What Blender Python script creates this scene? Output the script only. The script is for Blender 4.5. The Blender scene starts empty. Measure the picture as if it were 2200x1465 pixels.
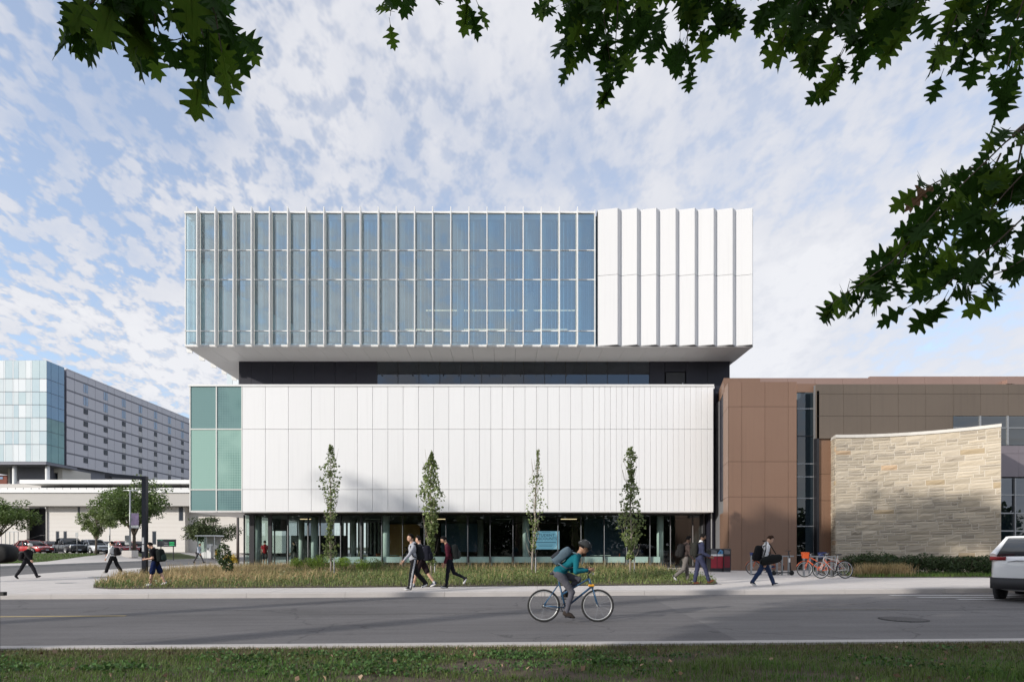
import bpy, bmesh, math, random
import numpy as np
from mathutils import Vector, Matrix, Euler

random.seed(7)
RNG = np.random.default_rng(11)
scene = bpy.context.scene
COL = scene.collection
R = math.radians

# ------------------------------------------------------------------ camera
F, EYE, CX, CY = 1222.0, 1.5, 1085.0, 1175.0      # focal length in photo pixels, eye height, vanishing point
cam = bpy.data.cameras.new('camera')
cam.sensor_fit = 'HORIZONTAL'; cam.sensor_width = 36.0
cam.lens = F / 2200 * 36
cam.shift_x = (1100 - CX) / 2200
cam.shift_y = (CY - 732.5) / 2200
cam.clip_start = 0.1; cam.clip_end = 6000
camo = bpy.data.objects.new('camera', cam); COL.objects.link(camo)
camo.location = (0, 0, EYE); camo.rotation_euler = (R(90), 0, 0)
scene.camera = camo

# ------------------------------------------------------------------ sky and sun
SUN = Vector((1.0, 0.70, -0.40)).normalized()       # the way the light travels
world = bpy.data.worlds.new('World'); scene.world = world; world.use_nodes = True
wn, wl = world.node_tree.nodes, world.node_tree.links
wn.clear()
w_out = wn.new('ShaderNodeOutputWorld'); w_bg = wn.new('ShaderNodeBackground')
sky = wn.new('ShaderNodeTexSky'); sky.sky_type = 'NISHITA'; sky.sun_disc = False
sky.sun_elevation = math.asin(-SUN.z)
sky.sun_rotation = math.atan2(-SUN.x, -SUN.y)
sky.air_density = 1.0; sky.dust_density = 0.6; sky.ozone_density = 2.0
w_bg.inputs['Strength'].default_value = 0.10
def wmath(op, a, b=None, clamp=False):
    n = wn.new('ShaderNodeMath'); n.operation = op; n.use_clamp = clamp
    for i, v in enumerate((a, b)):
        if v is None: continue
        if isinstance(v, (int, float)): n.inputs[i].default_value = v
        else: wl.new(v, n.inputs[i])
    return n.outputs[0]
def wnoise(vec, scale, detail, rough, dist=0.0):
    n = wn.new('ShaderNodeTexNoise'); n.inputs['Scale'].default_value = scale
    n.inputs['Detail'].default_value = detail; n.inputs['Roughness'].default_value = rough
    n.inputs['Distortion'].default_value = dist
    wl.new(vec, n.inputs['Vector']); return n.outputs['Fac']
tc = wn.new('ShaderNodeTexCoord'); sep = wn.new('ShaderNodeSeparateXYZ')
wl.new(tc.outputs['Generated'], sep.inputs[0])
zz = wmath('ADD', wmath('MAXIMUM', sep.outputs['Z'], 0.0), 0.30)
cmb = wn.new('ShaderNodeCombineXYZ')
wl.new(wmath('DIVIDE', sep.outputs['X'], zz), cmb.inputs[0])
wl.new(wmath('DIVIDE', sep.outputs['Y'], zz), cmb.inputs[1])
mp = wn.new('ShaderNodeMapping'); mp.inputs['Rotation'].default_value = (0, 0, R(35))
mp.inputs['Scale'].default_value = (1.0, 0.72, 1.0); mp.inputs['Location'].default_value = (3.1, 1.7, 0.4)
wl.new(cmb.outputs[0], mp.inputs[0])
big = wnoise(mp.outputs[0], 1.15, 5.0, 0.55, 0.15)       # broad banks
flecks = wnoise(mp.outputs[0], 27.0, 3.0, 0.6, 0.1)     # mackerel flecks
wisp = wnoise(mp.outputs[0], 3.0, 7.0, 0.62, 0.2)
fm = wn.new('ShaderNodeMapRange'); fm.interpolation_type = 'SMOOTHSTEP'      # the flecks thin out towards the right
fm.inputs['From Min'].default_value = 0.15; fm.inputs['From Max'].default_value = -1.0
fm.inputs['To Min'].default_value = 0.22; fm.inputs['To Max'].default_value = 1.0
wl.new(wmath('DIVIDE', sep.outputs['X'], zz), fm.inputs['Value'])
fs_ = wn.new('ShaderNodeMapRange'); fs_.interpolation_type = 'SMOOTHSTEP'; fs_.inputs['From Min'].default_value = 0.34; fs_.inputs['From Max'].default_value = 0.58
fs_.inputs['To Min'].default_value = -0.21; fs_.inputs['To Max'].default_value = 0.20; wl.new(flecks, fs_.inputs['Value'])
flk = wmath('MULTIPLY', fs_.outputs[0], fm.outputs[0])
wsp = wmath('MULTIPLY', wmath('SUBTRACT', wisp, 0.5), 0.75)
dens = wmath('ADD', wmath('SUBTRACT', wmath('MULTIPLY', big, 1.5), 0.17), wmath('ADD', flk, wsp))
cr = wn.new('ShaderNodeMapRange'); cr.interpolation_type = 'SMOOTHSTEP'
cr.inputs['From Min'].default_value = 0.22; cr.inputs['From Max'].default_value = 0.62
wl.new(dens, cr.inputs['Value'])
cfac = wmath('ADD', wmath('MULTIPLY', cr.outputs[0], 0.60), 0.37)
hz = wn.new('ShaderNodeMapRange'); hz.inputs['From Min'].default_value = 0.0; hz.inputs['From Max'].default_value = 0.40
hz.inputs['To Min'].default_value = 0.92; hz.inputs['To Max'].default_value = 0.0
wl.new(sep.outputs['Z'], hz.inputs['Value'])
cfac = wmath('MAXIMUM', cfac, hz.outputs[0])
ccol = wn.new('ShaderNodeMixRGB')
ccol.inputs[1].default_value = (4.75, 4.92, 5.5, 1); ccol.inputs[2].default_value = (6.4, 6.42, 6.65, 1)
cshade = wn.new('ShaderNodeMapRange'); cshade.inputs['From Min'].default_value = 0.40; cshade.inputs['From Max'].default_value = 0.75
wl.new(dens, cshade.inputs['Value']); wl.new(cshade.outputs[0], ccol.inputs[0])
smul = wn.new('ShaderNodeMixRGB'); smul.blend_type = 'MULTIPLY'; smul.inputs[0].default_value = 1.0
smul.inputs[2].default_value = (2.0, 2.05, 2.1, 1)
wl.new(sky.outputs[0], smul.inputs[1])
smix = wn.new('ShaderNodeMixRGB')
wl.new(cfac, smix.inputs[0]); wl.new(smul.outputs[0], smix.inputs[1]); wl.new(ccol.outputs[0], smix.inputs[2])
wl.new(smix.outputs[0], w_bg.inputs['Color']); wl.new(w_bg.outputs[0], w_out.inputs['Surface'])

sun = bpy.data.lights.new('sun', 'SUN'); sun.energy = 2.9; sun.angle = R(0.8); sun.color = (1.0, 0.945, 0.87)
suno = bpy.data.objects.new('sun', sun); COL.objects.link(suno)
suno.rotation_euler = SUN.to_track_quat('-Z', 'Y').to_euler(); suno.location = (-60, -40, 60)

vs = scene.view_settings
scene.display_settings.display_device = 'sRGB'
vs.view_transform = 'Standard'; vs.look = 'None'; vs.exposure = 0.46; vs.gamma = 1.0; vs.use_curve_mapping = False
scene.cycles.max_bounces = 8; scene.cycles.transparent_max_bounces = 24
scene.cycles.caustics_reflective = False; scene.cycles.caustics_refractive = False

# ------------------------------------------------------------------ helpers
def PX(px, Y): return (px - CX) * Y / F                 # photo column at a distance -> metres to the right
def PZ(py, Y): return EYE - (py - CY) * Y / F           # photo row at a distance -> height in metres
def sstep(t): t = max(0.0, min(1.0, t)); return t * t * (3 - 2 * t)
def tilt(x, y):                                         # the street falls gently to the left
    return 0.0075 * x * (1 - sstep((y - 21) / 10)) if abs(x) < 45 else 0.0075 * 45 * (1 if x > 0 else -1) * (1 - sstep((y - 21) / 10))
def rise(x, y):                                         # the parking lot lies a little higher
    return 0.72 * sstep((y - 49) / 10) * sstep((-37.5 - x) / 5)
def zg(x, y): return tilt(x, y) + rise(x, y)

def setp(o, label=None, cat=None, group=None, kind=None):
    if label: o['label'] = label
    if cat: o['category'] = cat
    if group: o['group'] = group
    if kind: o['kind'] = kind
    return o
def thing(name, label, cat, loc=(0, 0, 0), rz=0.0, group=None):
    o = bpy.data.objects.new(name, None); COL.objects.link(o)
    o.location = loc; o.rotation_euler = (0, 0, rz); o.empty_display_size = 0.2
    return setp(o, label, cat, group)

class MB:
    def __init__(s): s.v = []; s.f = []; s.mi = []; s.m = 0
    def add(s, vs_, fs):
        b = len(s.v); s.v.extend([tuple(v) for v in vs_])
        for f in fs: s.f.append([i + b for i in f]); s.mi.append(s.m)
        return s
    def box(s, x0, x1, y0, y1, z0, z1):
        return s.add([(x0, y0, z0), (x1, y0, z0), (x1, y1, z0), (x0, y1, z0), (x0, y0, z1), (x1, y0, z1), (x1, y1, z1), (x0, y1, z1)],
                     [(0, 3, 2, 1), (4, 5, 6, 7), (0, 1, 5, 4), (1, 2, 6, 5), (2, 3, 7, 6), (3, 0, 4, 7)])
    def cbox(s, c, d): return s.box(c[0] - d[0] / 2, c[0] + d[0] / 2, c[1] - d[1] / 2, c[1] + d[1] / 2, c[2] - d[2] / 2, c[2] + d[2] / 2)
    def rbox(s, c, d, b=0.02):                          # box with chamfered edges
        hx, hy, hz_ = d[0] / 2, d[1] / 2, d[2] / 2; b = min(b, hx * .9, hy * .9, hz_ * .9)
        rings = []
        for z, k in ((-hz_, b), (-hz_ + b, 0), (hz_ - b, 0), (hz_, b)):
            x, y = hx - k, hy - k; e = b * .7
            rings.append([(x - e, -y, z), (x, -y + e, z), (x, y - e, z), (x - e, y, z), (-x + e, y, z), (-x, y - e, z), (-x, -y + e, z), (-x + e, -y, z)])
        return s.loft([[(p[0] + c[0], p[1] + c[1], p[2] + c[2]) for p in r] for r in rings])
    def loft(s, rings, cap=True, closed=True):
        n = len(rings[0]); vs_ = [p for r in rings for p in r]; fs = []
        for i in range(len(rings) - 1):
            for j in range(n if closed else n - 1):
                k = (j + 1) % n
                fs.append((i * n + j, i * n + k, (i + 1) * n + k, (i + 1) * n + j))
        if cap and closed:
            fs.append(tuple(range(n - 1, -1, -1))); fs.append(tuple((len(rings) - 1) * n + j for j in range(n)))
        return s.add(vs_, fs)
    def tube(s, p, q, r0, r1=None, n=8, cap=True):
        r1 = r0 if r1 is None else r1
        return s.path([p, q], [r0, r1], n, cap)
    def path(s, pts, rads, n=8, cap=True):
        pts = [Vector(p) for p in pts]
        if not hasattr(rads, '__len__'): rads = [rads] * len(pts)
        rings = []; up = None
        for i, p in enumerate(pts):
            d = (pts[min(i + 1, len(pts) - 1)] - pts[max(i - 1, 0)])
            if d.length < 1e-9: d = Vector((0, 0, 1))
            d.normalize()
            if up is None or abs(up.dot(d)) > .98: up = Vector((0, 0, 1)) if abs(d.z) < .9 else Vector((1, 0, 0))
            a = d.cross(up).normalized(); b = d.cross(a); up = -b if False else up
            rings.append([tuple(p + (a * math.cos(t) + b * math.sin(t)) * rads[i]) for t in [2 * math.pi * k / n for k in range(n)]])
        return s.loft(rings, cap)
    def ell(s, c, r, rot=None, nu=10, nv=7):
        vs_ = []; M = rot or Matrix.Identity(3)
        vs_.append(M @ Vector((0, 0, -r[2])))
        for i in range(1, nv):
            a = -math.pi / 2 + math.pi * i / nv
            for j in range(nu):
                t = 2 * math.pi * j / nu
                vs_.append(M @ Vector((r[0] * math.cos(a) * math.cos(t), r[1] * math.cos(a) * math.sin(t), r[2] * math.sin(a))))
        vs_.append(M @ Vector((0, 0, r[2])))
        fs = [(0, 1 + (j + 1) % nu, 1 + j) for j in range(nu)]
        for i in range(nv - 2):
            for j in range(nu):
                k = (j + 1) % nu
                fs.append((1 + i * nu + j, 1 + i * nu + k, 1 + (i + 1) * nu + k, 1 + (i + 1) * nu + j))
        last = len(vs_) - 1
        fs += [(1 + (nv - 2) * nu + j, 1 + (nv - 2) * nu + (j + 1) % nu, last) for j in range(nu)]
        c = Vector(c)
        return s.add([v + c for v in vs_], fs)
    def torus(s, c, R_, r, axis='y', n=28, m=8):
        vs_ = []; fs = []
        for i in range(n):
            t = 2 * math.pi * i / n
            for j in range(m):
                u = 2 * math.pi * j / m
                a, b, h = (R_ + r * math.cos(u)) * math.cos(t), (R_ + r * math.cos(u)) * math.sin(t), r * math.sin(u)
                p = (a, h, b) if axis == 'y' else ((a, b, h) if axis == 'z' else (h, a, b))
                vs_.append((p[0] + c[0], p[1] + c[1], p[2] + c[2]))
                fs.append((i * m + j, ((i + 1) % n) * m + j, ((i + 1) % n) * m + (j + 1) % m, i * m + (j + 1) % m))
        return s.add(vs_, fs)
    def prism(s, poly, y0, y1):                         # polygon in xz pushed along y
        n = len(poly)
        return s.add([(p[0], y0, p[1]) for p in poly] + [(p[0], y1, p[1]) for p in poly],
                     [tuple(range(n)), tuple(range(2 * n - 1, n - 1, -1))] + [(j, j + n, (j + 1) % n + n, (j + 1) % n) for j in range(n)])
    def slab(s, poly, z0, z1):                          # polygon in xy pushed up; heights may be functions
        n = len(poly); g0 = z0 if callable(z0) else (lambda x, y: z0); g1 = z1 if callable(z1) else (lambda x, y: z1)
        return s.add([(p[0], p[1], g0(*p)) for p in poly] + [(p[0], p[1], g1(*p)) for p in poly],
                     [tuple(range(n - 1, -1, -1)), tuple(range(n, 2 * n))] + [(j, (j + 1) % n, (j + 1) % n + n, j + n) for j in range(n)])
    def build(s, name, mats, parent=None, smooth=False, kind=None, loc=None, rot=None):
        me = bpy.data.meshes.new(name); me.from_pydata(s.v, [], s.f)
        mats = mats if isinstance(mats, (list, tuple)) else [mats]
        for m in mats: me.materials.append(m)
        if len(mats) > 1: me.polygons.foreach_set('material_index', s.mi)
        if smooth: me.polygons.foreach_set('use_smooth', [True] * len(me.polygons))
        me.update()
        o = bpy.data.objects.new(name, me); COL.objects.link(o)
        if parent: o.parent = parent
        if kind: o['kind'] = kind
        if loc is not None: o.location = loc
        if rot is not None: o.rotation_euler = rot
        return o
def part(name, mat, parent, fn, smooth=False, **k):
    m = MB(); fn(m); return m.build(name, mat, parent, smooth, **k)
def inst(src, parent, loc=(0, 0, 0), rot=(0, 0, 0), scale=(1, 1, 1), name=None):
    o = src.copy(); COL.objects.link(o); o.parent = parent; o.location = loc; o.rotation_euler = rot; o.scale = scale
    if name: o.name = name
    return o
def np_mesh(name, V, Fc, mat, parent=None, smooth=False, kind=None):
    """V (n,3) array, Fc (m,k) array of equal-sized faces"""
    me = bpy.data.meshes.new(name); V = np.asarray(V, np.float32); Fc = np.asarray(Fc, np.int32)
    me.vertices.add(len(V)); me.vertices.foreach_set('co', V.ravel())
    k = Fc.shape[1]; me.loops.add(Fc.size); me.loops.foreach_set('vertex_index', Fc.ravel())
    me.polygons.add(len(Fc)); me.polygons.foreach_set('loop_start', np.arange(0, Fc.size, k, dtype=np.int32))
    for m in (mat if isinstance(mat, (list, tuple)) else [mat]): me.materials.append(m)
    if smooth: me.polygons.foreach_set('use_smooth', np.ones(len(Fc), bool))
    me.update(calc_edges=True)
    o = bpy.data.objects.new(name, me); COL.objects.link(o)
    if parent: o.parent = parent
    if kind: o['kind'] = kind
    return o
def text(name, s, size, mat, parent, loc, rot=(R(90), 0, 0), align='CENTER', extrude=0.004, sx=1.0):
    cu = bpy.data.curves.new(name, 'FONT'); cu.body = s; cu.size = size; cu.align_x = align; cu.align_y = 'CENTER'
    cu.extrude = extrude; cu.materials.append(mat); cu.resolution_u = 3
    t_ = bpy.data.objects.new('t_', cu); COL.objects.link(t_)
    me = bpy.data.meshes.new_from_object(t_.evaluated_get(bpy.context.evaluated_depsgraph_get())); bpy.data.objects.remove(t_)
    o = bpy.data.objects.new(name, me); COL.objects.link(o); o.parent = parent; o['kind'] = 'stuff'
    o.location = loc; o.rotation_euler = rot; o.scale = (sx, 1, 1)
    return o

# ------------------------------------------------------------------ materials
def nt(name):
    m = bpy.data.materials.new(name); m.use_nodes = True
    n = m.node_tree.nodes; n.clear()
    return m, n, m.node_tree.links
def mat(name, col, rough=0.6, metal=0.0, var=0.0, scale=3.0, col2=None, bump=0.0, bscale=None, spec=0.5, detail=4.0, island=0.0, trans=0.0, stretch=None, coat=0.0, contrast=None, objrand=0.0, streak=0.0):
    """Principled surface; var mixes towards col2 (or a darker col) by noise, island varies each loose piece"""
    m, n, l = nt(name)
    out = n.new('ShaderNodeOutputMaterial'); p = n.new('ShaderNodeBsdfPrincipled')
    p.inputs['Roughness'].default_value = rough; p.inputs['Metallic'].default_value = metal
    p.inputs['Specular IOR Level'].default_value = spec; p.inputs['Coat Weight'].default_value = coat
    c = (*col, 1); p.inputs['Base Color'].default_value = c; src = None
    tc_ = n.new('ShaderNodeTexCoord'); vec = tc_.outputs['Object']
    if stretch:
        mp_ = n.new('ShaderNodeMapping'); mp_.inputs['Scale'].default_value = stretch; l.new(vec, mp_.inputs[0]); vec = mp_.outputs[0]
    if var > 0:
        nz = n.new('ShaderNodeTexNoise'); nz.inputs['Scale'].default_value = scale; nz.inputs['Detail'].default_value = detail
        nz.inputs['Roughness'].default_value = 0.6; l.new(vec, nz.inputs['Vector'])
        rp = n.new('ShaderNodeMapRange'); a, b = contrast or (0.3, 0.7)
        rp.inputs['From Min'].default_value = a; rp.inputs['From Max'].default_value = b; rp.inputs['To Max'].default_value = var
        l.new(nz.outputs['Fac'], rp.inputs['Value'])
        mx = n.new('ShaderNodeMixRGB'); mx.inputs[1].default_value = c
        mx.inputs[2].default_value = (*(col2 or [x * 0.55 for x in col]), 1); l.new(rp.outputs[0], mx.inputs[0]); src = mx.outputs[0]
    if island > 0:
        g = n.new('ShaderNodeNewGeometry'); rr = n.new('ShaderNodeMapRange')
        rr.inputs['To Min'].default_value = 1 - island; rr.inputs['To Max'].default_value = 1 + island
        l.new(g.outputs['Random Per Island'], rr.inputs['Value'])
        mu = n.new('ShaderNodeMixRGB'); mu.blend_type = 'MULTIPLY'; mu.inputs[0].default_value = 1
        if src: l.new(src, mu.inputs[1])
        else: mu.inputs[1].default_value = c
        l.new(rr.outputs[0], mu.inputs[2]); src = mu.outputs[0]
    if objrand > 0:
        oi = n.new('ShaderNodeObjectInfo'); rr = n.new('ShaderNodeMapRange')
        rr.inputs['To Min'].default_value = 1 - objrand; rr.inputs['To Max'].default_value = 1.0
        l.new(oi.outputs['Random'], rr.inputs['Value'])
        mu = n.new('ShaderNodeMixRGB'); mu.blend_type = 'MULTIPLY'; mu.inputs[0].default_value = 1
        if src: l.new(src, mu.inputs[1])
        else: mu.inputs[1].default_value = c
        l.new(rr.outputs[0], mu.inputs[2]); src = mu.outputs[0]
    if streak > 0:                                      # faint rain streaks
        ms_ = n.new('ShaderNodeMapping'); ms_.inputs['Scale'].default_value = (3.0, 3.0, 0.10); l.new(tc_.outputs['Object'], ms_.inputs[0])
        ns = n.new('ShaderNodeTexNoise'); ns.inputs['Scale'].default_value = 2.2; ns.inputs['Detail'].default_value = 6; l.new(ms_.outputs[0], ns.inputs['Vector'])
        rs = n.new('ShaderNodeMapRange'); rs.inputs['From Min'].default_value = .52; rs.inputs['From Max'].default_value = .78; rs.inputs['To Min'].default_value = 1.0; rs.inputs['To Max'].default_value = 1 - streak
        l.new(ns.outputs['Fac'], rs.inputs['Value'])
        mu = n.new('ShaderNodeMixRGB'); mu.blend_type = 'MULTIPLY'; mu.inputs[0].default_value = 1
        if src: l.new(src, mu.inputs[1])
        else: mu.inputs[1].default_value = c
        l.new(rs.outputs[0], mu.inputs[2]); src = mu.outputs[0]
    if src: l.new(src, p.inputs['Base Color'])
    if bump > 0:
        nb = n.new('ShaderNodeTexNoise'); nb.inputs['Scale'].default_value = bscale or scale * 6; nb.inputs['Detail'].default_value = 5
        l.new(vec, nb.inputs['Vector'])
        bp = n.new('ShaderNodeBump'); bp.inputs['Strength'].default_value = bump; bp.inputs['Distance'].default_value = 0.02
        l.new(nb.outputs['Fac'], bp.inputs['Height']); l.new(bp.outputs[0], p.inputs['Normal'])
    sh = p.outputs[0]
    if trans > 0:
        tr = n.new('ShaderNodeBsdfTranslucent'); 
        if src: l.new(src, tr.inputs[0])
        else: tr.inputs[0].default_value = c
        ms = n.new('ShaderNodeMixShader'); ms.inputs[0].default_value = trans
        l.new(sh, ms.inputs[1]); l.new(tr.outputs[0], ms.inputs[2]); sh = ms.outputs[0]
    l.new(sh, out.inputs['Surface'])
    return m
def glass(name, tint, refl=0.10, rough=0.0, edge=0.6, wave=0.0, haze=0.0, hazecol=(0.5, 0.6, 0.6), gcol=(0.95, 0.98, 1)):
    """clear pane: see-through tint plus mirror reflection that grows at grazing angles; haze adds printed dots (frit)"""
    m, n, l = nt(name)
    out = n.new('ShaderNodeOutputMaterial'); t = n.new('ShaderNodeBsdfTransparent'); t.inputs[0].default_value = (*tint, 1)
    g = n.new('ShaderNodeBsdfGlossy'); g.inputs['Roughness'].default_value = rough; g.inputs[0].default_value = (*gcol, 1)
    lw = n.new('ShaderNodeLayerWeight'); lw.inputs[0].default_value = 0.25
    mr = n.new('ShaderNodeMapRange'); mr.inputs['To Min'].default_value = refl; mr.inputs['To Max'].default_value = edge
    l.new(lw.outputs['Facing'], mr.inputs['Value'])
    if wave > 0:
        tc_ = n.new('ShaderNodeTexCoord'); nb = n.new('ShaderNodeTexNoise'); nb.inputs['Scale'].default_value = 0.55; nb.inputs['Detail'].default_value = 1
        l.new(tc_.outputs['Object'], nb.inputs['Vector'])
        bp = n.new('ShaderNodeBump'); bp.inputs['Strength'].default_value = wave; bp.inputs['Distance'].default_value = 0.03
        l.new(nb.outputs['Fac'], bp.inputs['Height']); l.new(bp.outputs[0], g.inputs['Normal'])
    sh = t.outputs[0]
    if haze > 0:
        d = n.new('ShaderNodeBsdfDiffuse'); d.inputs[0].default_value = (*hazecol, 1)
        hm = n.new('ShaderNodeMixShader'); hm.inputs[0].default_value = haze
        l.new(sh, hm.inputs[1]); l.new(d.outputs[0], hm.inputs[2]); sh = hm.outputs[0]
    ms = n.new('ShaderNodeMixShader'); l.new(mr.outputs[0], ms.inputs[0]); l.new(sh, ms.inputs[1]); l.new(g.outputs[0], ms.inputs[2])
    l.new(ms.outputs[0], out.inputs['Surface'])
    return m
def emit(name, col, s):
    m, n, l = nt(name); out = n.new('ShaderNodeOutputMaterial'); e = n.new('ShaderNodeEmission')
    e.inputs[0].default_value = (*col, 1); e.inputs[1].default_value = s; l.new(e.outputs[0], out.inputs['Surface']); return m

M = {}
M['white_panel'] = mat('white_panel', (0.83, 0.83, 0.83), 0.42, 0, 0.12, 0.35, (0.78, 0.78, 0.785), 0.02, 0.9, objrand=0.035, streak=0.05)
M['white_fold'] = mat('white_fold', (0.74, 0.74, 0.745), 0.45, 0, 0.15, 0.3, (0.70, 0.70, 0.705), 0.02, 0.8, objrand=.02, streak=.05)
M['white_trim'] = mat('white_trim', (0.80, 0.80, 0.79), 0.45, 0, 0.15, 1.2, (0.72, 0.72, 0.71))
M['joint'] = mat('joint', (0.16, 0.16, 0.165), 0.8)
M['panel_joint'] = mat('panel_joint', (0.42, 0.42, 0.43), 0.8)
M['soffit'] = mat('soffit', (0.88, 0.865, 0.86), 0.45, 0, 0.15, 0.5, (0.84, 0.83, 0.825))
M['black_panel'] = mat('black_panel', (0.022, 0.022, 0.033), 0.4, 0, 0.3, 0.6, (0.03, 0.03, 0.042), spec=.3)
M['black_metal'] = mat('black_metal', (0.022, 0.022, 0.026), 0.45, 0, 0.3, 5)
M['alu'] = mat('alu', (0.62, 0.63, 0.63), 0.38, 0.55)
M['pale_mullion'] = mat('pale_mullion', (0.66, 0.66, 0.63), 0.45)
M['glass_up'] = glass('glass_up', (0.50, 0.72, 0.84), 0.38, 0.0, 0.85, wave=0.06, gcol=(0.80, 0.91, 0.93))
M['glass_black'] = glass('glass_black', (0.08, 0.09, 0.13), 0.085, 0.0, 0.6, wave=0.05, gcol=(.8, .88, 1))
M['glass_gf'] = glass('glass_gf', (0.74, 0.86, 0.83), 0.065, 0.0, 0.6, wave=0.02)
M['glass_dark'] = glass('glass_dark', (0.20, 0.28, 0.33), 0.07, 0.0, 0.6, wave=0.05)
M['glass_frit'] = None
M['blind'] = mat('blind', (0.66, 0.80, 0.84), 0.6)
M['shade_mint'] = mat('shade_mint', (0.50, 0.64, 0.58), 0.7, 0, 0.3, 1.5, (0.42, 0.57, 0.52))
M['room'] = mat('room', (0.075, 0.125, 0.19), 0.8, 0, 0.4, 0.4, (0.045, 0.085, 0.14))
M['room_dark'] = mat('room_dark', (0.022, 0.024, 0.025), 0.8, 0, 0.4, 0.5)
M['ceiling_dark'] = mat('ceiling_dark', (0.035, 0.04, 0.04), 0.8)
M['floor_in'] = mat('floor_in', (0.07, 0.07, 0.07), 0.4)
M['bench'] = mat('bench', (0.86, 0.90, 0.86), 0.5)
M['column'] = mat('column', (0.70, 0.72, 0.68), 0.55)
M['wood'] = mat('wood', (0.52, 0.25, 0.07), 0.45, 0, 0.3, 3, (0.42, 0.19, 0.05), stretch=(1, 1, 8))
M['brown'] = mat('brown', (0.250, 0.150, 0.102), 0.42, 0.2, 0.3, 0.4, (0.285, 0.180, 0.125), objrand=.06, streak=.10)
M['brown_light'] = mat('brown_light', (0.34, 0.225, 0.185), 0.4, 0.25, 0.2, 0.5)
M['taupe'] = mat('taupe', (0.150, 0.118, 0.090), 0.42, 0.2, 0.3, 0.4, (0.175, 0.138, 0.106), objrand=.06, streak=.10)
M['mauve'] = mat('mauve', (0.23, 0.20, 0.22), 0.4, 0.3, 0.2, 0.6)
M['mortar'] = mat('mortar', (0.64, 0.59, 0.51), 0.9, 0, 0.3, 8, (0.56, 0.51, 0.43), 0.3, 40)
M['limestone_cap'] = mat('limestone_cap', (0.66, 0.63, 0.58), 0.7, 0, 0.25, 2, bump=0.1)
STONES = [mat('stone_%d' % i, c, 0.85, 0, 0.5, 7, [x * .80 for x in c], 0.5, 22, stretch=(0.6, 1, 2.2), objrand=.17) for i, c in enumerate(
    [(0.56, 0.48, 0.365), (0.49, 0.42, 0.32), (0.60, 0.52, 0.405), (0.47, 0.37, 0.24), (0.43, 0.37, 0.29), (0.58, 0.42, 0.27)])]
def road_mat(name, c, seed):
    m, n, l = nt(name); out = n.new('ShaderNodeOutputMaterial'); p = n.new('ShaderNodeBsdfPrincipled'); p.inputs['Roughness'].default_value = .85; p.inputs['Specular IOR Level'].default_value = .3
    tc_ = n.new('ShaderNodeTexCoord'); mp_ = n.new('ShaderNodeMapping'); mp_.inputs['Location'].default_value = (seed, seed * .7, 0); l.new(tc_.outputs['Object'], mp_.inputs[0])
    def noise(scale, det, st=(1, 1, 1), a=.3, b=.7, lo=0.0, hi=1.0):
        q = n.new('ShaderNodeMapping'); q.inputs['Scale'].default_value = st; l.new(mp_.outputs[0], q.inputs[0])
        z = n.new('ShaderNodeTexNoise'); z.inputs['Scale'].default_value = scale; z.inputs['Detail'].default_value = det; z.inputs['Roughness'].default_value = .65; l.new(q.outputs[0], z.inputs['Vector'])
        r = n.new('ShaderNodeMapRange'); r.inputs['From Min'].default_value = a; r.inputs['From Max'].default_value = b; r.inputs['To Min'].default_value = lo; r.inputs['To Max'].default_value = hi; l.new(z.outputs['Fac'], r.inputs['Value']); return r.outputs[0]
    def mul(a, b):
        q = n.new('ShaderNodeMath'); q.operation = 'MULTIPLY'; l.new(a, q.inputs[0]); l.new(b, q.inputs[1]); return q.outputs[0]
    f = mul(noise(.55, 3, (.3, 1, 1), .3, .7, .80, 1.10), noise(28, 4, (1, 1, 1), .3, .7, .84, 1.12))
    f = mul(f, noise(2.2, 4, (.12, 1.6, 1), .35, .72, 1.06, .86))           # long wheel marks
    f = mul(f, noise(1.3, 5, (1, 1, 1), .60, .74, 1.0, .78))                # stains
    dv = n.new('ShaderNodeTexNoise'); dv.inputs['Scale'].default_value = 1.1; dv.inputs['Detail'].default_value = 4; l.new(mp_.outputs[0], dv.inputs['Vector'])
    ad = n.new('ShaderNodeMixRGB'); ad.blend_type = 'ADD'; ad.inputs[0].default_value = 1.0; l.new(mp_.outputs[0], ad.inputs[1]); l.new(dv.outputs['Color'], ad.inputs[2])
    vo = n.new('ShaderNodeTexVoronoi'); vo.feature = 'DISTANCE_TO_EDGE'; vo.inputs['Scale'].default_value = .22; l.new(ad.outputs[0], vo.inputs['Vector'])
    ck = n.new('ShaderNodeMapRange'); ck.inputs['From Min'].default_value = .0; ck.inputs['From Max'].default_value = .006; ck.inputs['To Min'].default_value = .62; l.new(vo.outputs['Distance'], ck.inputs['Value'])
    f = mul(f, ck.outputs[0])
    mu = n.new('ShaderNodeMixRGB'); mu.blend_type = 'MULTIPLY'; mu.inputs[0].default_value = 1; mu.inputs[1].default_value = (*c, 1); l.new(f, mu.inputs[2]); l.new(mu.outputs[0], p.inputs['Base Color'])
    nb = n.new('ShaderNodeTexNoise'); nb.inputs['Scale'].default_value = 90; nb.inputs['Detail'].default_value = 4; l.new(mp_.outputs[0], nb.inputs['Vector'])
    bp = n.new('ShaderNodeBump'); bp.inputs['Strength'].default_value = .5; bp.inputs['Distance'].default_value = .02; l.new(nb.outputs['Fac'], bp.inputs['Height']); l.new(bp.outputs[0], p.inputs['Normal'])
    l.new(p.outputs[0], out.inputs['Surface']); return m
M['asphalt'] = road_mat('asphalt', (0.150, 0.144, 0.146), 3.0)
M['asphalt_old'] = road_mat('asphalt_old', (0.178, 0.171, 0.170), 11.0)
M['concrete'] = mat('concrete', (0.62, 0.58, 0.55), 0.85, 0, 0.6, 1.1, (0.52, 0.485, 0.455), 0.25, 45, objrand=.07, detail=7)
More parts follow.
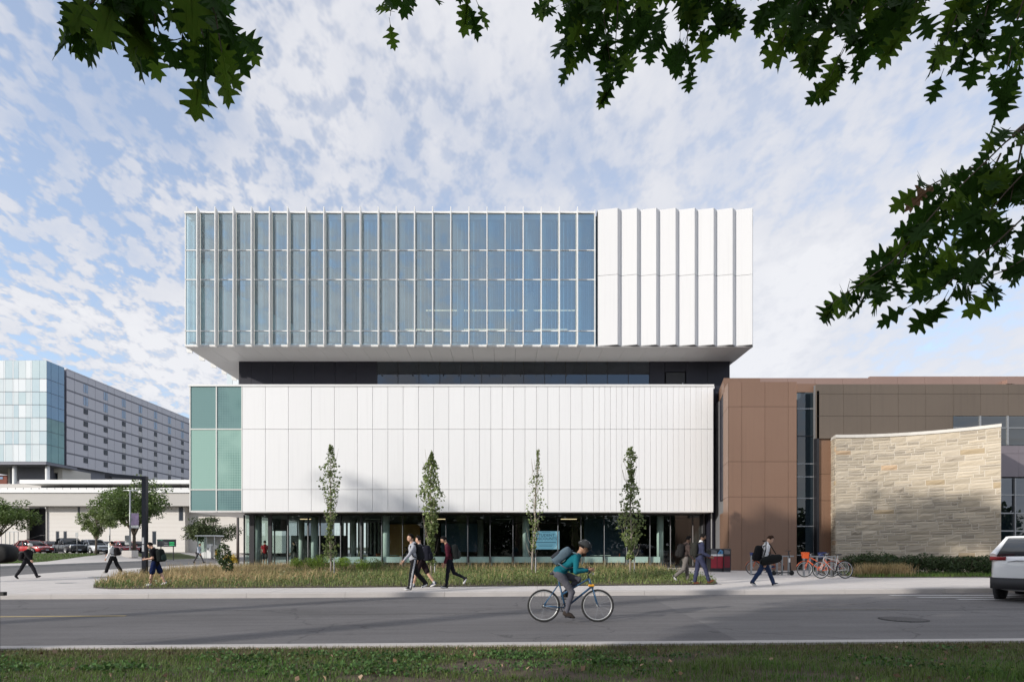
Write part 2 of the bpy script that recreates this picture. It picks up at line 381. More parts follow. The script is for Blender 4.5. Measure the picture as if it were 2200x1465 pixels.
M['kerb'] = mat('kerb', (0.48, 0.45, 0.43), 0.85, 0, 0.6, 3.0, (0.37, 0.35, 0.335), 0.3, 30, stretch=(0.4, 1, 1))
M['paint_yellow'] = mat('paint_yellow', (0.62, 0.46, 0.16), 0.8, 0, 0.6, 9, (0.30, 0.25, 0.16))
M['paint_faded'] = mat('paint_faded', (0.22, 0.20, 0.165), 0.85, 0, 0.9, 14, (0.13, 0.125, 0.12))
M['paint_white'] = mat('paint_white', (0.58, 0.58, 0.58), 0.8, 0, 0.6, 10, (0.3, 0.3, 0.3))
M['soil'] = mat('soil', (0.110, 0.078, 0.052), 0.95, 0, 0.8, 6, (0.05, 0.038, 0.03), 0.8, 30)
M['turf'] = mat('turf', (0.055, 0.085, 0.020), 0.95, 0, 0.8, 2.5, (0.085, 0.085, 0.035), 0.6, 40)
M['ground'] = mat('ground', (0.10, 0.105, 0.06), 0.95, 0, 0.7, 0.05, (0.14, 0.13, 0.10))
M['steel_grey'] = mat('steel_grey', (0.36, 0.37, 0.38), 0.45, 0.5, 0.2, 8)
M['bark'] = mat('bark', (0.16, 0.125, 0.095), 0.9, 0, 0.6, 6, bump=0.6, bscale=18, stretch=(1, 1, 0.3))
M['bark_pale'] = mat('bark_pale', (0.34, 0.29, 0.24), 0.9, 0, 0.5, 9, bump=0.3)
M['leaf_oak'] = mat('leaf_oak', (0.030, 0.078, 0.010), 0.6, 0, 0.5, 5, (0.022, 0.060, 0.009), trans=0.42, spec=0.12)
M['leaf_oak2'] = mat('leaf_oak2', (0.075, 0.155, 0.016), 0.6, 0, 0.5, 5, (0.11, 0.16, 0.02), trans=0.5, spec=0.12)
M['leaf_brown'] = mat('leaf_brown', (0.22, 0.12, 0.06), 0.8, 0, 0.5, 8, trans=0.1)
M['leaf_crown'] = mat('leaf_crown', (0.050, 0.095, 0.022), 0.55, island=0.4, trans=0.2)
M['leaf_slim'] = mat('leaf_slim', (0.190, 0.245, 0.085), 0.5, island=0.45, trans=0.3)
M['leaf_dark'] = mat('leaf_dark', (0.050, 0.085, 0.025), 0.5, island=0.45, trans=0.2)
M['leaf_mid'] = mat('leaf_mid', (0.125, 0.185, 0.050), 0.5, island=0.45, trans=0.3)
M['leaf_pine'] = mat('leaf_pine', (0.085, 0.115, 0.042), 0.6, island=0.5, trans=0.1)
M['leaf_lime'] = mat('leaf_lime', (0.27, 0.40, 0.06), 0.5, island=0.35, trans=0.35)
M['petal_yellow'] = mat('petal_yellow', (0.72, 0.52, 0.03), 0.6, island=0.25, trans=0.2)
M['straw'] = mat('straw', (0.60, 0.44, 0.24), 0.8, 0, 0.8, 0.8, (0.24, 0.22, 0.09), island=0.35, trans=0.25)
M['bedgreen'] = mat('bedgreen', (0.150, 0.200, 0.058), 0.7, 0, 0.8, 0.6, (0.22, 0.235, 0.085), island=0.4, trans=0.25)
M['lawn'] = mat('lawn', (0.080, 0.185, 0.022), 0.7, 0, 0.9, 1.6, (0.14, 0.17, 0.045), island=0.45, trans=0.25)
M['drygrass'] = mat('drygrass', (0.155, 0.140, 0.065), 0.8, island=0.5, trans=0.2)
M['ivy'] = mat('ivy', (0.060, 0.130, 0.030), 0.7, island=0.5, trans=0.2)
M['skin'] = mat('skin', (0.50, 0.30, 0.21), 0.5); M['skin_tan'] = mat('skin_tan', (0.34, 0.19, 0.12), 0.5); M['skin_dark'] = mat('skin_dark', (0.13, 0.07, 0.045), 0.5)
M['hair_black'] = mat('hair_black', (0.010, 0.009, 0.009), 0.9, bump=0.5, bscale=60, spec=.1); M['hair_brown'] = mat('hair_brown', (0.038, 0.021, 0.014), 0.9, bump=0.5, bscale=60, spec=.1)
M['rubber'] = mat('rubber', (0.02, 0.02, 0.021), 0.75); M['chrome'] = mat('chrome', (0.7, 0.7, 0.7), 0.25, 0.9)
M['lens_red'] = mat('lens_red', (0.30, 0.012, 0.015), 0.2); M['lens_white'] = mat('lens_white', (0.75, 0.78, 0.8), 0.15)
M['car_glass'] = mat('car_glass', (0.03, 0.035, 0.042), 0.06, 0, spec=0.9)
M['plate'] = mat('plate', (0.55, 0.60, 0.66), 0.5)
# ------------------------------------------------------------------ ground, road, pavements
def gutter(x): return 17.3 - (0.02 * x if x < 0 else 0.0)
def sheet(name, xs, ylo, yhi, n, off, m, kind='structure', parent=None, zf=zg):
    V = []; Fc = []
    for x in xs:
        a = ylo(x) if callable(ylo) else ylo; b = yhi(x) if callable(yhi) else yhi
        for j in range(n + 1):
            y = a + (b - a) * j / n; V.append((x, y, zf(x, y) + off))
    for i in range(len(xs) - 1):
        for j in range(n): a = i * (n + 1) + j; Fc.append((a, a + n + 1, a + n + 2, a + 1))
    o = np_mesh(name, V, Fc, m, parent, True, None)
    if kind: o['kind'] = kind
    return o
def lin(a, b, n): return [a + (b - a) * i / n for i in range(n + 1)]
gx = [-3000, -600, -200, -120, -90] + lin(-80, -30, 25) + lin(-27, 60, 29) + [120, 300, 900, 3000]
gy = [-3000, -300, -60, -20] + lin(-10, 35, 30) + lin(38, 75, 18) + [95, 130, 200, 400, 1000, 3000]
V = [(x, y, zg(x, y) - 0.06) for x in gx for y in gy]; ny = len(gy)
np_mesh('ground', V, [(i * ny + j, (i + 1) * ny + j, (i + 1) * ny + j + 1, i * ny + j + 1) for i in range(len(gx) - 1) for j in range(ny - 1)], M['ground'], None, True, 'structure')
rx = lin(-60, 60, 48)
sheet('road', rx, 8.1, lambda x: gutter(x) + 0.02, 10, 0.0, M['asphalt_old'])
def old_edge(y): return 5.3 - (y - 17.3) * (-0.0) + (17.3 - y) * 0.015
# newer darker surfacing covers the left of the road up to a slanting seam
V = []; Fc = []; ys = lin(8.1, 17.28, 12)
for x in lin(-60, 0, 24):
    for y in ys:
        e = 4.30 + (17.28 - y) * -0.075                 # seam runs from (4.3, 17.3) to (3.6, 8.1)
        xx = -60 + (x + 60) / 60 * (e + 60); V.append((xx, y, zg(xx, y) + 0.004))
n_ = len(ys)
Fc = [(i * n_ + j, (i + 1) * n_ + j, (i + 1) * n_ + j + 1, i * n_ + j + 1) for i in range(24) for j in range(n_ - 1)]
np_mesh('road_surfacing', V, Fc, M['asphalt'], None, True, 'structure')
sheet('road_side_street', lin(-36, -24.3, 4), lambda x: gutter(x) + 0.021, 160, 40, 0.002, M['asphalt_old'])
# painted markings
sheet('lane_marking', lin(-14, -8.62, 4), 12.88, 12.99, 1, 0.009, M['paint_yellow'])
sheet('lane_marking_worn', lin(7.1, 9.2, 4), lambda x: 13.15 - (x - 7.1) * .03, lambda x: 13.27 - (x - 7.1) * .03, 1, 0.006, M['paint_faded'])
sheet('lane_marking_seam', lin(-8.5, 16, 10), 12.90, 12.935, 1, 0.008, mat('seam_grey', (0.15, 0.148, 0.145), 0.9, 0, 0.8, 4, (0.10, 0.1, 0.1)))
for k, (xa, xb, ya) in enumerate(((11.3, 14.8, 16.6), (11.6, 15.6, 15.9), (12.2, 15.6, 15.25))):
    sheet('crossing_bar', lin(xa, xb, 4), lambda x: ya - (x - xa) * .12, lambda x: ya + .22 - (x - xa) * .12, 1, 0.007, M['paint_white'])
# concrete pavement: a base sheet plus laid slabs along the street
sheet('pavement', lin(-24.3, 60, 40), lambda x: gutter(x) + 0.1, 62, 44, 0.135, M['concrete'])
pav = thing('pavement_slabs', None, None); pav['kind'] = 'structure'
sheet('pavement_joint', lin(-24.2, 40, 30), lambda x: gutter(x) + .20, lambda x: gutter(x) + .30, 1, .140, M['joint'])
kerb = thing('kerb_far', None, None); kerb['kind'] = 'structure'
kerb_n = thing('kerb_near', None, None); kerb_n['kind'] = 'structure'
x = -24.2; i = 0
jx = []
while x < 30:
    a, b = x + .006, x + 2.8 - .006
    g = gutter((a + b) / 2)
    q = [(a, g + .272), (b, g + .272), (b + .10, 19.62), (a + .10, 19.62)]
    part('paving_slab', M['concrete'], pav, lambda m: m.slab(q, lambda u, v: zg(u, v) + .1, lambda u, v: zg(u, v) + .15 + 0.0015 * (i % 3 - 1)))
    x += 2.8; i += 1
# plaza on the left: larger slabs behind the street strip
for r, (ya, yb) in enumerate(((19.64, 22.6), (22.615, 25.6), (25.615, 28.7), (28.715, 32.0))):
    xx = -24.2
    while xx < -9.0 - (r * 2.0):
        a, b = xx + .006, min(xx + 3.6, -6) - .006
        q = [(a, ya), (b, ya), (b, yb), (a, yb)]
        part('paving_slab', M['concrete'], pav, lambda m: m.slab(q, lambda u, v: zg(u, v) + .1, lambda u, v: zg(u, v) + .15 + 0.0012 * ((r + int(xx)) % 3 - 1)))
        xx += 3.6
for r, (ya, yb) in enumerate(((19.64, 22.4), (22.415, 25.2), (25.215, 28.0), (28.015, 32.9))):
    xx = 7.6 + .25 * r
    while xx < 19.5 - r * .4:
        a, b = xx + .006, xx + 2.9 - .006
        q = [(a, ya), (b, ya), (b, yb), (a, yb)]
        part('paving_slab', M['concrete'], pav, lambda m: m.slab(q, lambda u, v: zg(u, v) + .1, lambda u, v: zg(u, v) + .15 + 0.0012 * ((r + int(xx)) % 3 - 1)))
        xx += 2.9
for yk, par, sgn in ((None, kerb, 1), (8.0, kerb_n, -1)):
    x = -30.0 + (0.7 if sgn > 0 else 0)
    while x < 34:
        a, b = x + .004, x + 3.05 - .004
        def ky(u): return gutter(u) if yk is None else yk
        prof = [(0.0, -.05), (0.025, .13), (0.05, .155), (0.22, .155), (0.235, .15), (0.235, -.05)] if sgn > 0 else [(0.12, -.05), (0.095, .13), (0.07, .155), (-0.10, .155), (-.115, .15), (-.115, -.05)]
        rings = [[(u, ky(u) + p[0], zg(u, ky(u)) + p[1]) for p in prof] for u in (a, (a + b) / 2, b)]
        part('kerb_stone', M['kerb'], par, lambda m: m.loft(rings))
        x += 3.05
# side street: far kerb, pavement, lawn and the parking lot
part('kerb_side_street', M['kerb'], None, lambda m: [m.loft([[(-36 + dx, y, zg(-36, y) + z) for dx, z in ((0, -.05), (-.03, .15), (-.22, .15), (-.22, -.05))] for y in lin(18, 160, 50)])], kind='structure')
sheet('path_side_street', lin(-41.2, -36.2, 6), 18, 160, 60, 0.14, M['concrete'])
sheet('lawn_parking', lin(-140, -41.2, 60), 18, 58.6, 40, 0.13, M['turf'])
sheet('lawn_beyond', lin(-41.2, -36.3, 6), 62, 72, 6, 0.16, M['turf'])
sheet('parking_lot', lin(-140, -41.2, 40), 58.6, 84, 12, 0.02, M['asphalt_old'])
part('kerb_parking', M['kerb'], None, lambda m: m.loft([[(x, 58.5 + dy, zg(x, 58.5) + z) for dy, z in ((0, 0), (0, .16), (.16, .16), (.16, 0))] for x in lin(-140, -41.2, 40)]), kind='structure')
# pavement ironwork
def cover(name, label, cat, cx, cy, w, d, off):
    t = thing(name, label, cat, (cx, cy, zg(cx, cy) + off))
    part('frame', M['joint'] if name == 'pavement_cover' else M['rubber'], t, lambda m: m.slab([(w / 2 * math.cos(a), d / 2 * math.sin(a)) for a in [2 * math.pi * k / 24 for k in range(24)]], -.02, .003))
    for k in range(-5, 6):
        hw = d / 2 * math.sqrt(max(0, 1 - (k / 6.2) ** 2)) * .85
        part('bar', M['asphalt_old'] if name == 'road_grate' else M['steel_grey'], t, lambda m: m.box(k * w / 13 - w / 48, k * w / 13 + w / 48, -hw, hw, 0.002, .008))
cover('road_grate', 'round iron drain cover in the asphalt on the right of the road', 'drain cover', 7.95, 11.35, 0.86, 0.86, .004)
cover('pavement_cover', 'flat dark cover plate in the left pavement, nearer of two', 'access cover', -17.9, 23.3, 1.0, 0.5, .15)
cover('pavement_cover', 'flat dark cover plate in the left pavement, farther of two', 'access cover', -19.0, 26.6, 1.0, 0.5, .15)
# ------------------------------------------------------------------ the white building
Y0 = 36.65
m_, n_n, l_ = nt('glass_frit')
def frit_glass(name, c1, c2, dots):
    m, n, l = nt(name)
    out = n.new('ShaderNodeOutputMaterial'); p = n.new('ShaderNodeBsdfPrincipled'); p.inputs['Roughness'].default_value = 0.12
    tc_ = n.new('ShaderNodeTexCoord'); mp_ = n.new('ShaderNodeMapping'); mp_.inputs['Rotation'].default_value = (0, R(45), 0); mp_.inputs['Scale'].default_value = (13, 13, 13)
    l.new(tc_.outputs['Object'], mp_.inputs[0])
    ck = n.new('ShaderNodeTexChecker'); ck.inputs['Scale'].default_value = 1.0
    ck.inputs[1].default_value = (*c1, 1); ck.inputs[2].default_value = (*c2, 1); l.new(mp_.outputs[0], ck.inputs['Vector'])
    mx = n.new('ShaderNodeMixRGB'); mx.inputs[1].default_value = (*c1, 1); l.new(ck.outputs[0], mx.inputs[2])
    if dots:
        nz = n.new('ShaderNodeTexNoise'); nz.inputs['Scale'].default_value = 0.5; l.new(tc_.outputs['Object'], nz.inputs['Vector'])
        mr = n.new('ShaderNodeMapRange'); mr.inputs['From Min'].default_value = 0.4; mr.inputs['From Max'].default_value = 0.6; l.new(nz.outputs[0], mr.inputs[0]); l.new(mr.outputs[0], mx.inputs[0])
    else: mx.inputs[0].default_value = 0.15
    l.new(mx.outputs[0], p.inputs['Base Color']); l.new(p.outputs[0], out.inputs['Surface'])
    return m
M['frit_a'] = frit_glass('frit_a', (0.17, 0.29, 0.285), (0.12, 0.22, 0.22), False)
M['frit_b'] = frit_glass('frit_b', (0.17, 0.29, 0.285), (0.09, 0.17, 0.18), True)
M['frit_c'] = frit_glass('frit_c', (0.30, 0.47, 0.41), (0.20, 0.38, 0.33), False)
M['frit_d'] = frit_glass('frit_d', (0.30, 0.47, 0.41), (0.15, 0.28, 0.25), True)

bld = thing('white_building', 'large white panelled building with an overhanging finned glass storey on top', 'building', (0, Y0, 0.0))
def P(fn_name, m, fn, parent=None, smooth=False):          # mesh given in world metres, hung under the building
    mb = MB(); fn(mb); mb.v = [(v[0], v[1] - Y0, v[2]) for v in mb.v]
    return mb.build(fn_name, m, parent or bld, smooth)
# --- upper storeys
UL, UR, UB, UT = PX(398, Y0), 15.98, 14.42, 23.02
upper = P('upper_storeys', M['white_trim'], lambda m: [m.box(UL + .02, UR - .2, 50.9, 51.2, UB, UT), m.box(UL + .05, UR - .2, Y0 + .3, 51, UT - .25, UT - .05), m.box(UL + .05, UR - .2, Y0 + .35, 51, UB + .08, UB + .3)])
GR = PX(1281, Y0)
P('coping', M['white_trim'], lambda m: m.box(UL - .06, GR - .05, Y0 - .06, Y0 + .34, 22.97, 23.09), upper)
P('sill_band', M['white_trim'], lambda m: m.box(UL - .02, GR - .05, Y0 - .05, Y0 + .33, UB + .01, PZ(741, Y0)), upper)
fx = [PX(422.5 + 38.98 * i, 36.2) for i in range(23)]
def fin(m):
    m.prism([(-.035, UB - .18), (.035, UB - .18), (.035, 23.14), (-.035, 23.14)], -.45, 0.0)
f0 = None
for i, x in enumerate(fx):
    if f0 is None:
        mb = MB(); d = [(-.45, UB + .05), (-.40, UB - .06), (-.07, UB - .10), (-.07, 23.02), (-.42, 23.16), (-.45, 23.16)]
        mb.add([(-.03, y, z) for y, z in d] + [(.03, y, z) for y, z in d], [tuple(range(5, -1, -1)), tuple(range(6, 12))] + [(k, (k + 1) % 6, (k + 1) % 6 + 6, k + 6) for k in range(6)])
        f0 = mb.build('fin', M['white_trim'], upper); f0.location = (x, 0, 0)
    else: inst(f0, upper, (x, 0, 0), scale=(1, 1 if i < 22 else .3, 1))
# fins on the left flank, seen only by their lower ends
for i in range(8):
    y = 1.0 + i * 1.55
    inst(f0, upper, (UL - .02, y, 0), (0, 0, R(-90)))
rows = [741, 711, 601, 538, 459]
edges = [UL + .03] + [x for x in fx]
for i in range(len(edges) - 1):
    a, b = edges[i] + (.0 if i == 0 else .04), edges[i + 1] - .04
    for r in range(4):
        z0, z1 = PZ(rows[r], Y0) + .03, PZ(rows[r + 1], Y0) - .03
        P('pane', M['glass_up'], lambda m: m.add([(a, Y0 + .02, z0), (b, Y0 + .02, z0), (b, Y0 + .02, z1), (a, Y0 + .02, z1)], [(0, 1, 2, 3)]), upper)
    P('blind', M['blind'], lambda m: [m.box(a + .02 + (b - a - .1) * k / 11, a + .030 + (b - a - .1) * k / 11 + (.012 if (k * 7 + i) % 3 else .030), Y0 + .42, Y0 + .45, UB + .35, 22.7) for k in range(11)], upper)
for i, (zf, zh) in enumerate(((UB + .4, 20.5), (UB + .4, 20.5), (UB + .4, 18.4), (UB + .4, 17.9), (15.5, 17.2), (15.5, 16.6))):    # mint sheets added in place of the sunlit rooms behind the left bays
    P('roller_shade', M['shade_mint'], lambda m: m.add([(edges[i] + .05, Y0 + .7, zf), (edges[i + 1] - .05, Y0 + .7, zf), (edges[i + 1] - .05, Y0 + .7, zh - .5), (edges[i] + .05, Y0 + .7, zh)], [(0, 1, 2, 3)]), upper)
P('flank_shade', M['room'], lambda m: m.box(UL + .2, UL + .25, Y0 + .75, 43.2, UB + .35, 22.7), upper)  # panel added to keep sun patches from the flank off the inner wall
for r in range(1, 4):
    z = PZ(rows[r], Y0)
    P('transom', M['white_trim'], lambda m: m.box(UL, GR - .03, Y0 - .02, Y0 + .10, z - .03, z + .03), upper)
for i, x in enumerate(fx):
    P('mullion', M['pale_mullion'], lambda m: m.box(x - .022, x + .022, Y0 - .005, Y0 + .12, UB + .1, 22.97), upper)
P('corner_post', M['white_trim'], lambda m: m.box(UL - .02, UL + .04, Y0 - .02, Y0 + .12, UB + .1, 22.97), upper)
P('inner_wall', M['room'], lambda m: [m.box(UL + .3, GR, 43.2, 43.4, UB + .3, 22.7), m.box(GR - .1, GR + .05, Y0 + .3, 43.2, UB + .3, 22.7)], upper)
P('inner_floor', M['floor_in'], lambda m: [m.box(UL + .1, GR - .1, Y0 + .5, 43.2, 18.55, 18.85), m.box(UL + .1, GR - .1, Y0 + .36, 43.2, UB + .3, UB + .42)], upper)
for k, px in enumerate((560, 775, 990, 1140)):
    P('inner_column', M['bench'], lambda m: m.tube((PX(px, 38.2), 38.2, UB + .4), (PX(px, 38.2), 38.2, 22.7), .22, n=14), upper, True)
for i in range(5):                                      # side panes of the left flank room
    y = Y0 + .3 + i * 2.6
    P('side_pane', M['glass_up'], lambda m: m.add([(UL + .02, y, UB + .1), (UL + .02, y + 2.5, UB + .1), (UL + .02, y + 2.5, 22.9), (UL + .02, y, 22.9)], [(3, 2, 1, 0)]), upper)
M['lamp_warm'] = emit('lamp_warm', (1.0, 0.72, 0.42), 1.1)
for (pa, pb, py) in ((925, 1025, 617), (1035, 1118, 617), (1145, 1240, 617), (915, 1005, 667), (1015, 1105, 667), (1112, 1235, 667), (870, 970, 708), (985, 1090, 708), (1150, 1220, 708)):
    P('ceiling_lamp', M['lamp_warm'], lambda m: m.box(PX(pa, 38.6), PX(pb, 38.6), 38.55, 38.65, PZ(py, 38.6) - .018, PZ(py, 38.6) + .018), upper)
# --- folded white panels on the right
pr = [(1284, 1326.5), (1334, 1368), (1375, 1409.5), (1416, 1451), (1457.5, 1492), (1498, 1532.7), (1539, 1573.5), (1580, 1616)]
prox = [(PX(a, Y0), PX(b, Y0 - .2)) for a, b in pr]; zt_, zb_, zs_ = 23.2, 14.46, PZ(593, Y0)
for i, (a, b) in enumerate(prox):
    nx = prox[i + 1][0] if i < 7 else UR
    for (z0, z1) in ((zb_, zs_ - .012), (zs_ + .012, zt_)):
        P('folded_panel', M['white_fold'], lambda m: m.slab([(a, Y0), (b, Y0 - .24), (b, Y0 - .20), (a + .01, Y0 + .05)], z0, z1), upper)
        P('return_panel', M['white_fold'], lambda m: m.slab([(b + .004, Y0 - .235), (nx - .006, Y0 - .004), (nx - .006, Y0 + .05), (b + .004, Y0 - .17)], z0, z1), upper)
P('panel_backing', M['joint'], lambda m: m.box(GR + .06, UR - .02, Y0 + .06, Y0 + .3, zb_, zt_ - .02), upper)
P('right_wall', M['white_panel'], lambda m: m.box(UR - .15, UR, Y0 + .06, 51, UB, 23.15), upper)
# --- soffit panels
YB = 39.55
sx = UL
while sx < UR - .1:
    e = min(sx + 1.42, UR)
    P('soffit_panel', M['soffit'], lambda m: m.box(sx + .008, e - .008, Y0 + .36, YB + .05, UB - .02, UB + .06), upper)
    sx += 1.42
P('soffit_edge', M['soffit'], lambda m: m.box(UL - .02, UR, Y0 - .04, Y0 + .35, UB - .03, UB + .0), upper)
for k in range(6):
    P('soffit_panel', M['soffit'], lambda m: m.box(UL + .01, -18.2, YB + .06 + k * 1.9, YB + .05 + (k + 1) * 1.9 - .01, UB - .02, UB + .06), upper)
P('soffit_deck', M['joint'], lambda m: m.box(UL + .03, UR - .03, Y0 + .37, 51, UB + .061, UB + .075), upper)
# --- black recessed storey
rec = P('recessed_storey', M['black_metal'], lambda m: m.box(PX(513, YB) + .03, PX(1568, YB) - .03, YB + .5, 51, 11.7, UB + .03))
ZR = 11.72
bx = [513] + [540 + 45 * k for k in range(7)]
for a, b in zip(bx[:-1], bx[1:]):
    P('wall_panel', M['black_panel'], lambda m: m.box(PX(a, YB) + .008, PX(b, YB) - .008, YB, YB + .06, ZR, UB - .025), rec)
for k in range(13):
    a, b = PX(810 + 45 * k, YB), PX(855 + 45 * k, YB)
    P('window_pane', M['glass_black'], lambda m: m.add([(a + .02, YB + .02, ZR), (b - .02, YB + .02, ZR), (b - .02, YB + .02, UB - .03), (a + .02, YB + .02, UB - .03)], [(0, 1, 2, 3)]), rec)
    P('window_bar', M['black_metal'], lambda m: m.box(a - .02, a + .02, YB - .01, YB + .08, ZR, UB - .03), rec)
for a, b in ((1395, 1428), (1474, 1520), (1520, 1568)):
    P('wall_panel', M['black_panel'], lambda m: m.box(PX(a, YB) + .008, PX(b, YB) - .008, YB, YB + .06, ZR, UB - .025), rec)
P('wall_panel', M['black_panel'], lambda m: m.box(PX(1428, YB) + .008, PX(1474, YB) - .008, YB, YB + .06, PZ(800, YB) + .05, UB - .025), rec)
dr = P('door', M['black_metal'], lambda m: m.box(PX(1431, YB), PX(1472, YB), YB + .01, YB + .05, ZR, PZ(800, YB)), rec)
P('handle', M['alu'], lambda m: m.box(PX(1466, YB), PX(1466, YB) + .04, YB - .05, YB + .01, 12.6, 12.9), rec)
P('side_wall', M['black_panel'], lambda m: [m.box(PX(513, YB), PX(513, YB) + .05, YB + .06, 51, ZR, UB - .025), m.box(PX(1568, YB) - .05, PX(1568, YB), YB + .06, 51, ZR, UB - .025)], rec)
# --- middle storeys: white cassettes and the glazed corner
ML, MR, MBt, MT = PX(407, Y0), PX(1533, Y0), PZ(1100, Y0), PZ(826, Y0)
mid = P('middle_storeys', M['panel_joint'], lambda m: [m.box(ML + .05, MR - .02, Y0 + .072, 51, MBt + .1, MT - .3)])
P('roof_edge', M['white_trim'], lambda m: [m.box(ML - .05, MR + .02, Y0 - .05, Y0 + .4, PZ(830, Y0) + .0, MT), m.box(ML, MR, Y0 + .4, 51, MT - .29, MT - .12)], mid)
sm = [520.7 + 49.42 * k for k in range(6)] + [767.8 + 32.78 * k for k in range(1, 9)] + [1030.1 + 24.51 * k for k in range(1, 11)] + [1275.2 + 12.26 * k for k in range(1, 22)]
rws = [(830, 921.7), (921.7, 1051.3), (1051.3, 1099.5)]
for a, b in zip(sm[:-1], sm[1:]):
    for (ra, rb) in rws:
        x0, x1, z0, z1 = PX(a, Y0) + .009, PX(b, Y0) - .009, PZ(rb, Y0) + .009, PZ(ra, Y0) - .009
        dy = random.uniform(-.004, .004)
        P('panel', M['white_panel'], lambda m: m.loft([[(x0 + k, Y0 + y + dy, z0 + k), (x1 - k, Y0 + y + dy, z0 + k), (x1 - k, Y0 + y + dy, z1 - k), (x0 + k, Y0 + y + dy, z1 - k)] for y, k in ((.07, 0), (.008, 0), (0, .008))]), mid)
for c, (a, b) in enumerate(((409.5, 463.5), (466, 518.5))):
    for r, (ra, rb) in enumerate(((831, 920.5), (923, 1050), (1053, 1096))):
        mm = M[('frit_a', 'frit_c', 'frit_a')[r]] if c == 0 else M[('frit_b', 'frit_d', 'frit_b')[r]]
        P('corner_pane', mm, lambda m: m.box(PX(a, Y0), PX(b, Y0), Y0 + .03, Y0 + .08, PZ(rb, Y0), PZ(ra, Y0)), mid)
for a in (408.2, 464.8, 519.7):
    P('corner_mullion', M['pale_mullion'], lambda m: m.box(PX(a, Y0) - .035, PX(a, Y0) + .035, Y0 - .01, Y0 + .1, MBt, PZ(830, Y0)), mid)
for ra in (921.7, 1051.5, 1097.5):
    P('corner_transom', M['pale_mullion'], lambda m: m.box(PX(408, Y0), PX(520, Y0), Y0 - .005, Y0 + .09, PZ(ra, Y0) - .035, PZ(ra, Y0) + .035), mid)
P('corner_side', M['frit_a'], lambda m: m.box(ML, ML + .05, Y0 + .1, 51, MBt + .03, PZ(831, Y0)), mid)
P('underside', M['soffit'], lambda m: m.box(ML, MR - .01, Y0 + .02, 51, MBt, MBt + .09), mid)
P('right_end', M['white_panel'], lambda m: m.box(MR - .02, MR, Y0 + .02, 51, MBt + .1, PZ(831, Y0)), mid)
# --- glazed ground floor
YG = 38.15; GZ = .15; GC = MBt
gfl = P('ground_floor', M['floor_in'], lambda m: m.box(-17.3, 13.3, YG - .05, 50.5, .02, GZ + .02))
P('back_wall', M['room_dark'], lambda m: [m.box(-12.0, 13.3, 49.8, 50.2, GZ, GC), m.box(13.05, 13.3, YG, 50, GZ, GC)], gfl)
P('inner_ceiling', M['ceiling_dark'], lambda m: m.box(-17.3, 13.3, YG, 50.2, GC - .12, GC - .004), gfl)
P('head_frame', M['black_metal'], lambda m: m.box(-17.45, 13.2, YG - .06, YG + .08, PZ(1106, YG), GC - .005), gfl)
P('base_frame', M['black_metal'], lambda m: m.box(-17.45, 13.2, YG - .05, YG + .07, GZ, GZ + .1), gfl)
gm = [524.5, 541, 580, 618.6, 662, 687.5, 732, 776, 820, 865, 911.6, 958, 1005, 1053, 1102, 1150, 1198.5, 1248, 1298, 1346, 1396, 1440, 1488, 1508]
wide = {541: .16, 580: .12, 732: .05, 776: .07, 911.6: .06, 1005: .06}
for a, b in zip(gm[:-1], gm[1:]):
    P('pane', M['glass_gf'], lambda m: m.add([(PX(a, YG) + .03, YG + .02, GZ + .1), (PX(b, YG) - .03, YG + .02, GZ + .1), (PX(b, YG) - .03, YG + .02, PZ(1106, YG)), (PX(a, YG) + .03, YG + .02, PZ(1106, YG))], [(0, 1, 2, 3)]), gfl)
for a in gm:
    w = wide.get(a, .03)
    P('mullion', M['black_metal'], lambda m: m.box(PX(a, YG) - w, PX(a, YG) + w, YG - .04, YG + .10, GZ + .1, PZ(1106, YG)), gfl)
    if a > 600: P('mullion_cap', M['alu'], lambda m: m.box(PX(a, YG) - .012, PX(a, YG) + .012, YG - .06, YG - .04, GZ + .1, PZ(1128, YG)), gfl)
for k in range(5):
    y = YG + .1 + k * 2.4
    P('side_pane', M['glass_gf'], lambda m: m.add([(-17.42, y, GZ + .1), (-17.42, y + 2.3, GZ + .1), (-17.42, y + 2.3, GC - .05), (-17.42, y, GC - .05)], [(0, 1, 2, 3)]), gfl)
    P('side_mullion', M['black_metal'], lambda m: m.box(-17.46, -17.38, y + 2.3, y + 2.4, GZ, GC - .01), gfl)
for (px, yy, r) in ((552, 38.75, .235), (676, 40.2, .24), (760, 44.0, .22), (829.5, 39.1, .235), (1032, 44, .24), (1130, 39.1, .235), (1418.5, 39.0, .235), (648, 45, .22)):
    P('column', M['column'], lambda m: m.tube((PX(px, yy), yy, GZ), (PX(px, yy), yy, GC - .1), r, n=20), gfl, True)
lb = [690, 732, 776, 820, 865, 911.6, 958, 1005, 1053, 1102, 1150, 1198.5, 1248, 1298, 1346, 1396, 1422]
for a, b in zip(lb[:-1], lb[1:]):
    w = wide.get(a, .04) + .04
    P('window_bench', M['bench'], lambda m: [m.box(PX(a, YG) + w, PX(b, YG) - .08, YG + .13, YG + .62, PZ(1208, YG + .2), PZ(1195.5, YG + .2)),
                                           m.box(PX(a, YG) + w, PX(a, YG) + w + .07, YG + .16, YG + .3, GZ, PZ(1208, YG + .2))], gfl)
P('wood_wall', M['wood'], lambda m: m.box(PX(838, 43.5), PX(902, 43.5), 43.4, 43.6, GZ, PZ(1126, 43.5)), gfl)
P('pale_partition', M['room'], lambda m: [m.box(PX(948, 43), PX(1026, 43), 42.9, 43.05, PZ(1185, 43), PZ(1124, 43)), m.box(PX(1255, 42.6), PX(1345, 42.6), 42.5, 42.7, GZ, PZ(1112, 42.6))], gfl)
P('curtain', M['column'], lambda m: [m.box(PX(735, 47) + k * .33, PX(735, 47) + k * .33 + .12, 46.9, 47.1, PZ(1190, 47), PZ(1122, 47)) for k in range(11)], gfl)
